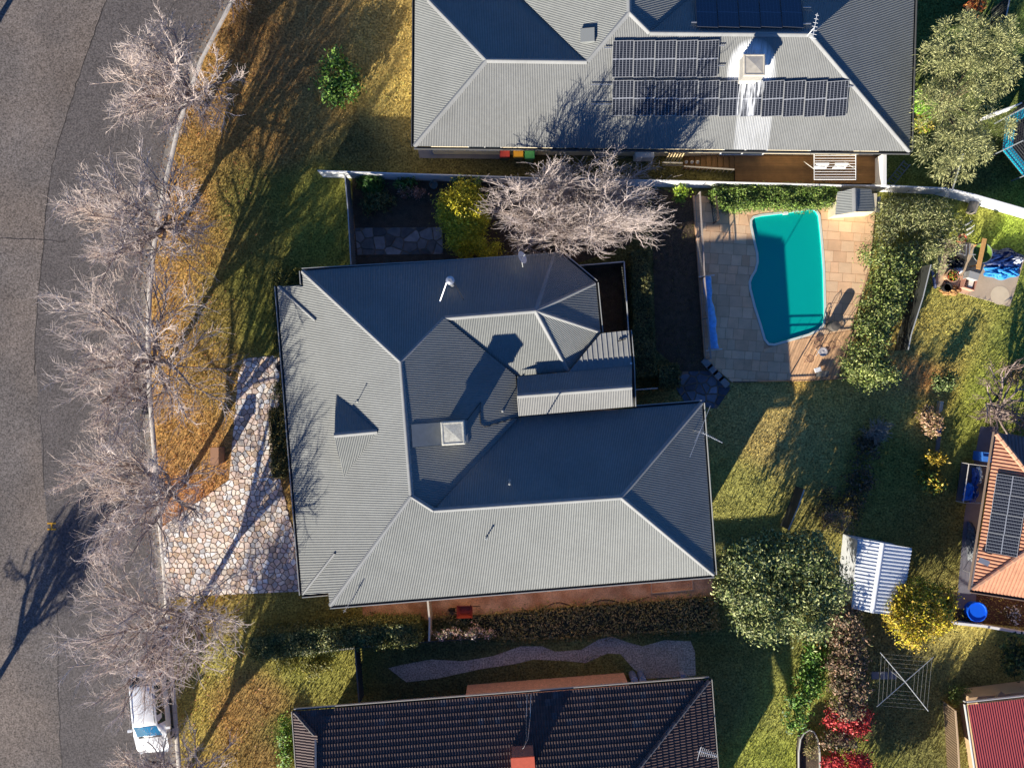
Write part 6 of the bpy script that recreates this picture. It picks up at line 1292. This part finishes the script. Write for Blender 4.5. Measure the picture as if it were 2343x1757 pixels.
b = P(1900, 748, ZD); dm = thing('round_cover', 'dark round drum at the pool corner', 'drum', b); MB().lathe(b, [(0.27, 0), (0.29, 0.3), (0.29, 0.62), (0.26, 0.68), (0.05, 0.72)], 22).build('drum', mat('drum_grey', lin((92, 86, 78)), 0.8), dm); MB().tube([b + Vector((-0.25, 0.1, 0.1)), P(1886, 722, 0.2), P(1890, 705, 0.2), P(1897, 703, 0.2), P(1898, 714, 0.2), P(1892, 735, 0.2)], 0.014, 5).build('hose', mdark, dm)
# round table and chairs on the boards
b = P(1871, 806, ZD); rt = thing('garden_table', 'small round pale table on the timber boards', 'table', b); mt_ = mat('table_metal', lin((186, 178, 172)), 0.6); MB().lathe((b.x, b.y, ZD + 0.68), [(0.25, 0), (0.26, 0.02), (0.25, 0.04), (0.17, 0.042), (0.16, 0.03), (0.05, 0.035), (0.04, 0.045)], 24).build('table_top', mt_, rt); MB().tube([b, b + Vector((0, 0, 0.7))], 0.03, 8).build('leg', mt_, rt)
for i in range(3): MB().tube([b + Vector((0, 0, 0.15)), b + Vector((math.cos(i * 2.09) * 0.25, math.sin(i * 2.09) * 0.25, 0.02))], 0.018, 5).build('foot', mt_, rt)
def wire_chair(px, rz, label):
    c0 = P(px[0], px[1], ZD); root = thing('wire_chair', label, 'chair', c0, 'wire chairs on the timber boards'); m = mat('chair_bronze', lin((112, 78, 64)), 0.6); R = Matrix.Rotation(rz, 3, 'Z')
    T_ = lambda x, y, z: c0 + R @ Vector((x, y, z))
    mb = MB(); mb.tube([T_(math.cos(t * 0.4488) * 0.2, math.sin(t * 0.4488) * 0.2, 0.44) for t in range(14)], 0.018, 5, close=True)
    for i in range(-3, 4): x = i * 0.055; l = math.sqrt(0.04 - x * x); mb.tube([T_(x, -l, 0.44), T_(x, l, 0.44)], 0.008, 4)
    mb.build('seat', m, root); mb = MB(); mb.tube([T_(-0.19, 0.08, 0.44), T_(-0.2, 0.24, 0.85), T_(0, 0.28, 0.95), T_(0.2, 0.24, 0.85), T_(0.19, 0.08, 0.44)], 0.018, 5); mb.tube([T_(0, 0.2, 0.44), T_(0, 0.28, 0.95)], 0.01, 4); mb.build('backrest', m, root)
    for x, y in ((-1, -1), (1, -1), (1, 1), (-1, 1)): MB().tube([T_(x * 0.14, y * 0.14, 0.44), T_(x * 0.19, y * 0.19, 0.0)], 0.014, 5).build('leg', m, root)
wire_chair((1864, 784), 0.3, 'wire chair just above the round garden table'); wire_chair((1896, 790), -1.2, 'wire chair upper right of the round garden table'); wire_chair((1847, 821), 1.7, 'wire chair left of the round garden table')
lo = thing('outdoor_lounge', 'dark slatted lounge at the lower corner of the timber boards', 'lounge', P(1882, 853, ZD)); c0 = P(1882, 855, 0.35); ms_ = mat('slat_grey', lin((120, 120, 112)), 0.7)
for i in range(9): MB().box(c0 + Vector((-0.32 + i * 0.08, 0, 0)), 0.05, 0.34, 0.03, rz=-0.2).build('slat', ms_, lo)
for x, y in ((-0.3, -0.12), (0.3, -0.12), (0.3, 0.12), (-0.3, 0.12)): MB().beam(Vector((c0.x + x, c0.y + y, ZD)), Vector((c0.x + x, c0.y + y, 0.34)), 0.04, 0.04, up=(1, 0, 0)).build('leg', mdark, lo)
tag(MB().box(P(1871, 846, 0.5), 0.34, 0.24, 0.1, rz=0.3).build('cushion', M_WHITE), 'white cushion on the slatted lounge', 'cushion')

# ---------------------------------------------------------------- neighbour's junk slab at right
M_BLUE = mat('tarp_blue', lin((60, 150, 220)), 0.45, var=0.35, vscale=6, bump=1.0, bscale=9); M_NAVY = mat('tarp_navy', lin((22, 44, 92)), 0.4, var=0.4, vscale=5, bump=1.0, bscale=8)
def crumple(name, label, px, rx, ry, h, m, seed, cat='tarp', n=26):
    c0 = P(px[0], px[1], 0.2); c0.z = 0.03; r = np.random.default_rng(seed); rx, ry = PX(rx), PX(ry); V = []; ph = r.uniform(0, 6, 8)
    for i in range(n + 1):
        for j in range(n + 1):
            u, v = i / n * 2 - 1, j / n * 2 - 1; rr = math.sqrt(u * u + v * v); q = max(abs(u), abs(v)); s = (q / rr) if rr > 1e-6 else 1; x, y = u * s, v * s; rad = math.hypot(x, y)
            z = h * (1 - rad ** 2.5) * (0.55 + 0.45 * abs(math.sin(x * 5 + ph[0] + 2 * math.sin(y * 4 + ph[1])))) + 0.03 * r.normal() * (rad < 0.97)
            e = 1 + 0.1 * math.sin(6 * math.atan2(y, x) + ph[2]); V.append((c0.x + x * rx * e, c0.y + y * ry * e, max(0.035, 0.035 + z)))
    I = np.arange((n + 1) ** 2).reshape(n + 1, n + 1); F = np.stack([I[:-1, :-1], I[1:, :-1], I[1:, 1:], I[:-1, 1:]], -1).reshape(-1, 4); o = fast_mesh(name, V, F, m, None, c0); return tag(o, label, cat)
crumple('tarp', 'crumpled bright blue tarp on the concrete slab', (2296, 620), 42, 18, 0.35, M_BLUE, 3); crumple('tarp', 'dark navy tarp heaped behind the bright blue one', (2302, 594), 44, 26, 0.5, M_NAVY, 4); crumple('cloth_heap', 'pale striped cloth lying on the navy tarp', (2322, 596), 20, 11, 0.62, mat('cloth_pale', lin((210, 212, 220)), 0.8, var=0.4, vscale=12), 6, 'cloth')
a, b = P(2238, 616, 0.8), P(2253, 546, 0.8); pk = thing('plank', 'honey coloured timber plank standing over the green chair', 'plank', (a.x, a.y, 0)); MB().beam(a, b, 0.24, 0.04).build('board', mat('plank_honey', lin((214, 160, 92)), 0.7, var=0.15, vscale=8), pk)
for t in (0.15, 0.85): p = a.lerp(b, t); MB().beam((p.x, p.y, 0.03), (p.x, p.y, 0.78), 0.06, 0.06, up=(1, 0, 0)).build('leg', MATS['plank_honey'], pk)
def moon_chair(px, label, col, r=0.55):
    c0 = P(px[0], px[1], 0.4); root = thing('round_chair', label, 'chair', (c0.x, c0.y, 0.03)); mb = MB(); mb.lathe((c0.x, c0.y, 0.3), [(0.02, 0.0), (r * 0.5, 0.06), (r * 0.85, 0.18), (r, 0.34), (r * 1.02, 0.33)][::1], 22, cap=False); mb.build('sling', mat('sling_' + label[:5], lin(col), 0.8, var=0.15, vscale=6), root)
    MB().tube([Vector((c0.x + math.cos(t * 0.2856) * r, c0.y + math.sin(t * 0.2856) * r, 0.64)) for t in range(22)], 0.015, 5, close=True).build('rim', M_FG, root)
    for t in range(4): MB().tube([(c0.x + math.cos(t * 1.57 + .7) * r * 0.7, c0.y + math.sin(t * 1.57 + .7) * r * 0.7, 0.45), (c0.x - math.cos(t * 1.57 + .7) * r * 0.5, c0.y - math.sin(t * 1.57 + .7) * r * 0.5, 0.03)], 0.015, 5).build('leg', M_FG, root)
moon_chair((2242, 581), 'green round folding chair under the plank', (104, 132, 56))
c0 = P(2208, 572, 0.5); cf = thing('chair_frame', 'pale metal chair frame beside the green chair', 'chair', (c0.x, c0.y, 0.03)); q = [c0 + Vector(v) for v in ((-0.25, 0.25, 0), (0.1, 0.3, 0), (0.05, -0.3, 0), (-0.3, -0.2, 0))]; mb = MB(); mb.tube(q, 0.025, 6, close=True); mb.tube([q[1] + Vector((0, 0, 0.3)), q[2] + Vector((0, 0, 0.3)), q[2] + Vector((0.35, -0.02, 0.3))], 0.03, 6); mb.build('frame', M_ALU, cf)
for p in q: MB().tube([p, Vector((p.x, p.y, 0.03))], 0.015, 5).build('leg', M_ALU, cf)
def planter(px, label, r, col, plants, h=0.45, square=False):
    c0 = P(px[0], px[1], 0.0); c0.z = 0.02; root = thing('planter', label, 'planter', c0); m = mat('planter_' + str(px[0]), lin(col), 0.85)
    MB().lathe(c0, [(r * 0.8, 0), (r, h * 0.9), (r * 1.05, h), (r * 0.9, h), (r * 0.85, h * 0.8)], 6 if square else 18).build('pot', m, root)
    MB().lathe(c0 + Vector((0, 0, h * 0.8)), [(r * 0.86, 0)], 18).build('soil', M_SOIL, root)
    if plants:
        rng_ = nextrng(); n = 160; C = np.column_stack([rng_.normal(size=(n, 2)) * r * 0.4, h + rng_.random(n) * 0.2]) + np.array([c0.x, c0.y, 0]); V, F = leaf_arrays(C, np.tile([0, 0, 1.0], (n, 1)), 0.06, rng_); fast_mesh('leaves', V, F, M_LEAF, root, c0, leaf_tints(n, plants, rng_))
planter((2169, 634), 'large terracotta rimmed planter with yellow green leaves', 0.36, (206, 164, 128), G((170, 170, 50), (110, 130, 50), (190, 90, 60))); planter((2158, 660), 'black empty pot below the terracotta rimmed planter', 0.24, (40, 38, 36), None)
cr = thing('crate', 'pinkish crate of odds and ends on the slab', 'crate', P(2216, 648)); c0 = P(2216, 648, 0.25)
for dx, dy, sx, sy in ((-0.32, 0, 0.04, 0.7), (0.32, 0, 0.04, 0.7), (0, -0.35, 0.68, 0.04), (0, 0.35, 0.68, 0.04)): MB().box(c0 + Matrix.Rotation(-0.3, 3, 'Z') @ Vector((dx, dy, 0)), sx, sy, 0.4, rz=-0.3).build('side', mat('crate_pink', lin((206, 150, 124)), 0.8), cr)
MB().box((c0.x, c0.y, 0.06), 0.62, 0.66, 0.04, rz=-0.3).build('base', MATS['crate_pink'], cr); tag(MB().box(c0 + Vector((0.05, -0.05, 0.0)), 0.24, 0.42, 0.3, rz=-0.3).build('carton', mat('carton_white', lin((236, 220, 200)), 0.8)), 'white carton inside the pinkish crate', 'carton')
tag(MB().box(P(2222, 632, 0.45), 0.58, 0.4, 0.5, rz=-0.3).build('storage_box', mat('box_grey', lin((168, 166, 158)), 0.7, var=0.05)), 'grey lidded storage box beside the pinkish crate', 'box')
crumple('straw_heap', 'heap of straw and dead stems below the planters', (2178, 664), 24, 12, 0.22, mat('straw', lin((190, 142, 88)), 1.0, var=0.4, vscale=12, bump=1.0, bscale=30), 8, 'straw'); crumple('plastic_bag', 'white plastic bag between planter and chair frame', (2194, 618), 12, 9, 0.3, mat('bag_white', lin((228, 232, 236)), 0.5, var=0.2, vscale=9), 9, 'bag'); crumple('black_bags', 'heap of black bags behind the planters', (2190, 600), 22, 14, 0.4, mat('bag_black', (0.012, 0.012, 0.014), 0.35, bump=0.8, bscale=9), 10, 'bag')
tag(MB().beam(P(2132, 612, 0.25), P(2140, 660, 0.1), 0.14, 0.05).build('metal_post', mat('post_blue', lin((120, 126, 150)), 0.5)), 'blue grey metal post lying inside the back fence', 'post')
b = P(2203, 545, 0.4); tp_ = thing('terracotta_pot', 'broken terracotta pot at the edge of the olive shrub', 'pot', (b.x, b.y, 0)); MB().lathe((b.x, b.y, 0), [(0.16, 0), (0.24, 0.36), (0.26, 0.4), (0.2, 0.4), (0.16, 0.28)], 14).build('pot', mat('terracotta', lin((190, 96, 66)), 0.85), tp_)
for i, (x, y) in enumerate(((2218, 510), (2222, 521), (2220, 533))):
    tag(MB().tube([P(x - 9, y + 5, 0.5), P(x, y, 0.9), P(x + 8, y - 6, 1.0)], 0.06, 6, 0.03).build('pale_leaf_blade', mat('pale_blade', lin((176, 178, 170)), 0.7)), ['top', 'middle', 'lowest'][i] + ' of three pale curved blades at the edge of the olive shrub', 'plant', 'pale blades by the olive shrub')
b = P(2238, 466, 0.4); tk = thing('gas_bottle', 'pale rounded tank at the foot of the white fence', 'tank', (b.x, b.y, 0)); MB().tube([(b.x - 0.35, b.y - 0.5, 0.3), (b.x - 0.05, b.y + 0.35, 0.3)], 0.26, 14).build('tank', mat('tank_grey', lin((150, 140, 124)), 0.6, var=0.2, vscale=5), tk)
# blue tub and trailer of tarps beside the terracotta house
b = P(2145, 984, 0.2); tag(MB().box((b.x, b.y, 0.15), 0.28, 0.36, 0.3, rz=-0.3).build('blue_tub', mat('tub_blue', lin((36, 76, 150)), 0.5)), 'small blue tub among the dried shrubs on the right lawn', 'tub')
b = P(2154, 929, 0.3); tag(MB().box((b.x, b.y, 0.15), 0.2, 0.55, 0.3, rz=-0.15).build('pale_block', mat('block_pale', lin((226, 208, 178)), 0.8)), 'pale block beside the small upright bush', 'block')
b = P(2148, 1010, 0.1); tag(MB().box((b.x, b.y, 0.04), 0.22, 1.3, 0.08, rz=-0.12).build('garden_edging', mat('edging_grey', lin((130, 126, 116)), 0.9)), 'grey edging strip below the small blue tub', 'edging')
b = P(2259, 1046, 0.9); tag(MB().box((b.x, b.y, 0.45), 0.46, 0.52, 0.9, rz=-0.1).build('blue_cabinet', mat('cabinet_blue', lin((70, 130, 214)), 0.5)), 'square blue cabinet against the terracotta house', 'cabinet')
tr_ = thing('caged_trailer', 'cage framed trailer full of blue tarps beside the terracotta house', 'trailer', P(2236, 1112)); q = [P(x, y, 1.1) for x, y in ((2217, 1061), (2264, 1067), (2248, 1152), (2204, 1150))]; mb = MB(); mb.tube(q, 0.03, 6, close=True); mb.build('cage_rail', mat('cage_white', lin((214, 206, 194)), 0.6), tr_)
for p in q: MB().tube([p, Vector((p.x, p.y, 0.45))], 0.02, 5).build('cage_post', MATS['cage_white'], tr_)
MB().prism([(p.x, p.y) for p in q], 0.4, 0.48).build('tray', mat('tray_steel', lin((90, 88, 86)), 0.6), tr_)
for i, (x, y) in enumerate(((2208, 1110), (2256, 1116))):
    p = P(x, y, 0); MB().tube([(p.x - 0.08, p.y, 0.28), (p.x + 0.08, p.y, 0.28)], 0.28, 14).build('wheel', mdark, tr_)
def heap(name, label, px4, z0, h, m, seed, cat='tarp'):
    q = [P(x, y, 0.7) for x, y in px4]; r = np.random.default_rng(seed); n = 14; V = []
    for i in range(n + 1):
        for j in range(n + 1):
            u, v = i / n, j / n; p = q[0].lerp(q[1], u).lerp(q[3].lerp(q[2], u), v); e = min(u, 1 - u, v, 1 - v) * 4; z = z0 + h * min(1, e) ** 0.6 * (0.7 + 0.5 * abs(math.sin(u * 7 + 3 * v + seed))) + 0.02 * r.normal(); V.append((p.x + 0.03 * r.normal(), p.y + 0.03 * r.normal(), max(z, z0)))
    I = np.arange((n + 1) ** 2).reshape(n + 1, n + 1); F = np.stack([I[:-1, :-1], I[1:, :-1], I[1:, 1:], I[:-1, 1:]], -1).reshape(-1, 4); c0 = sum(q, Vector()) / 4; c0.z = z0
    return tag(fast_mesh(name, V, F[:, ::-1], m, None, c0), label, cat)
heap('tarp', 'bright blue tarp at the lower end of the caged trailer', [(2214, 1104), (2228, 1104), (2222, 1146), (2207, 1146)], 0.5, 0.4, mat('tarp_bright', lin((50, 130, 226)), 0.45, var=0.2, vscale=7, bump=0.7, bscale=9), 2); heap('tarp', 'slate blue tarp at the upper end of the caged trailer', [(2230, 1072), (2243, 1070), (2236, 1150), (2224, 1150)], 0.5, 0.3, mat('tarp_slate', lin((70, 96, 160)), 0.5, var=0.2, vscale=7, bump=0.7, bscale=9), 3); heap('foam_sheet', 'white foam strip beside the slate blue tarp', [(2240, 1068), (2245, 1068), (2240, 1110), (2236, 1110)], 0.55, 0.32, M_WHITE, 4, 'foam')
crumple('rubbish_heap', 'clutter of grey and white oddments along the terracotta house wall', (2224, 1240), 9, 46, 0.6, mat('clutter', lin((110, 112, 112)), 0.7, var=0.8, vscale=9, bump=1.0, bscale=12), 15, 'clutter')
b = P(2218, 1320, 0.4); ch_ = thing('chair_frame', 'thin bent chair frame near the lower corner of the terracotta house', 'chair', (b.x, b.y, 0)); MB().tube([b + Vector(v) for v in ((0.2, 0.5, 0), (-0.1, 0.35, 0.2), (-0.15, -0.1, 0.2), (0.2, -0.2, 0))], 0.018, 5).build('frame', M_ALU, ch_); MB().tube([b + Vector((-0.1, 0.3, 0.2)), Vector((b.x - 0.1, b.y + 0.3, 0))], 0.018, 5).build('leg', M_ALU, ch_)
# round blue paddling pool
b = P(2236, 1400, 0.45); pp = thing('round_tub', 'round bright blue tub in the bed below the terracotta roof', 'tub', (b.x, b.y, 0)); mbl = mat('tub_bright_blue', lin((20, 96, 226)), 0.4); MB().lathe((b.x, b.y, 0), [(0.5, 0), (0.55, 0.42), (0.58, 0.46), (0.53, 0.47), (0.5, 0.4)], 14).build('shell', mbl, pp); MB().lathe((b.x, b.y, 0.39), [(0.51, 0)], 14).build('cover', mbl, pp)
# rotary clothes line in the shaded yard
c0 = P(2071, 1559, 0); cl = thing('clothes_hoist', 'rotary clothes hoist with long crossed arms on the shaded lawn', 'clothes line', c0); mh = mat('hoist_steel', lin((190, 192, 190)), 0.4, metal=0.4); hub = P(2071, 1559, 2.0); hub = Vector((c0.x * 1.0, c0.y, 2.0)); hub = P(2071, 1559, 2.0); MB().tube([Vector((hub.x, hub.y, 0)), hub], 0.035, 8).build('post', mh, cl)
tips = [P(x, y, 2.15) for x, y in ((2014, 1492), (2136, 1502), (2124, 1626), (2006, 1616))]
for t_ in tips: MB().tube([hub, t_], 0.022, 6).build('arm', mh, cl)
for rr in (0.35, 0.5, 0.65, 0.8, 0.95):
    q = [hub.lerp(t_, rr) for t_ in tips]; MB().tube(q, 0.006, 4, close=True).build('line', mat('hoist_wire', lin((150, 150, 146)), 0.5), cl)
for i in range(3): tag(MB().box(P(2002 + i * 20, 1544, 0.0) + Vector((0, 0, 0.03)), 0.42, 0.42, 0.06).build('stepping_stone', mat('stepping', lin((130, 128, 130)), 0.9, rnd=0.1)), ['left', 'middle', 'right'][i] + ' of three grey stepping stones beside the clothes hoist', 'stepping stone', 'stepping stones by the clothes hoist')
# oval bath-shaped garden bed at the bottom edge
ov = [P(x, y, 0.45) for x, y in ((1828, 1800), (1828, 1720), (1832, 1690), (1840, 1676), (1852, 1669), (1863, 1674), (1871, 1690), (1876, 1720), (1878, 1800))]; bt = thing('oval_trough', 'long oval metal edged trough at the bottom edge', 'trough', (ov[4].x, ov[4].y, 0)); MB().tube(ov, 0.045, 7, close=True).build('rim', mat('trough_rim', lin((190, 186, 176)), 0.5), bt)
mb = MB(); n = len(ov); mb.add([Vector((p.x, p.y, 0)) for p in ov] + ov, [(i, (i + 1) % n, n + (i + 1) % n, n + i) for i in range(n)]); mb.build('side', mat('trough_side', lin((120, 116, 106)), 0.6), bt); MB().prism([(p.x, p.y) for p in ov], 0.02, 0.2).build('soil', M_SOIL, bt)
bush('shrub', 'dry grassy plant inside the oval trough', 'shrub', 1858, 1712, 10, 30, 0.55, G((160, 140, 90), (110, 110, 50)), n=260, leaf=0.08, aspect=0.2, z0=0.2)
# trampoline in the top right corner
tc_ = P(2385, 318, 0.85); tm = thing('trampoline', 'trampoline with cyan pad and dark net cut by the right edge', 'trampoline', (tc_.x, tc_.y, 0)); R0 = 2.35; mcy = mat('pad_cyan', lin((20, 200, 222)), 0.5); mb = MB(); k = 8; vs = []; a0 = math.radians(196.5)
for r_2, z in ((R0 * 0.74, 0.86), (R0 * 0.86, 0.9), (R0 * 0.98, 0.86), (R0 * 0.98, 0.8)): vs += [Vector((tc_.x + math.cos(a0 + i * 6.2832 / k) * r_2, tc_.y + math.sin(a0 + i * 6.2832 / k) * r_2, z)) for i in range(k)]
mb.add(vs, [(a * k + i, a * k + (i + 1) % k, a * k + k + (i + 1) % k, a * k + k + i) for a in range(3) for i in range(k)]); mb.build('pad', mcy, tm); mb = MB(); mb.add([Vector((tc_.x + math.cos(a0 + i * 6.2832 / k) * R0 * 0.78, tc_.y + math.sin(a0 + i * 6.2832 / k) * R0 * 0.78, 0.85)) for i in range(k)], [tuple(range(k))]); mb.build('jumping_mat', mat('jump_mat', (0.012, 0.012, 0.014), 0.7), tm)
tops = []
for i in range(k):
    a_ = a0 + i * 6.2832 / k; p = Vector((tc_.x + math.cos(a_) * (R0 + 0.06), tc_.y + math.sin(a_) * (R0 + 0.06), 0)); tops.append(p + Vector((0, 0, 2.6))); MB().tube([p, p + Vector((0, 0, 2.6))], 0.035, 6).build('net_pole', M_FG, tm)
for j in range(10): z = 0.95 + j * 0.18; MB().tube([Vector((p.x, p.y, z)) for p in tops], 0.012 if j % 3 else 0.02, 4, close=True).build('net_cord', mat('net_cord', lin((60, 62, 60)), 0.8), tm)
nm = MB()
for p, q in zip(tops, tops[1:] + tops[:1]):
    for i in range(1, 12): c_ = p.lerp(q, i / 12); nm.beam(Vector((c_.x, c_.y, 0.9)), Vector((c_.x, c_.y, 2.55)), 0.02, 0.02, up=(1, 0, 0))
nm.build('net', mat('net_black', (0.01, 0.01, 0.011), 0.9), tm)
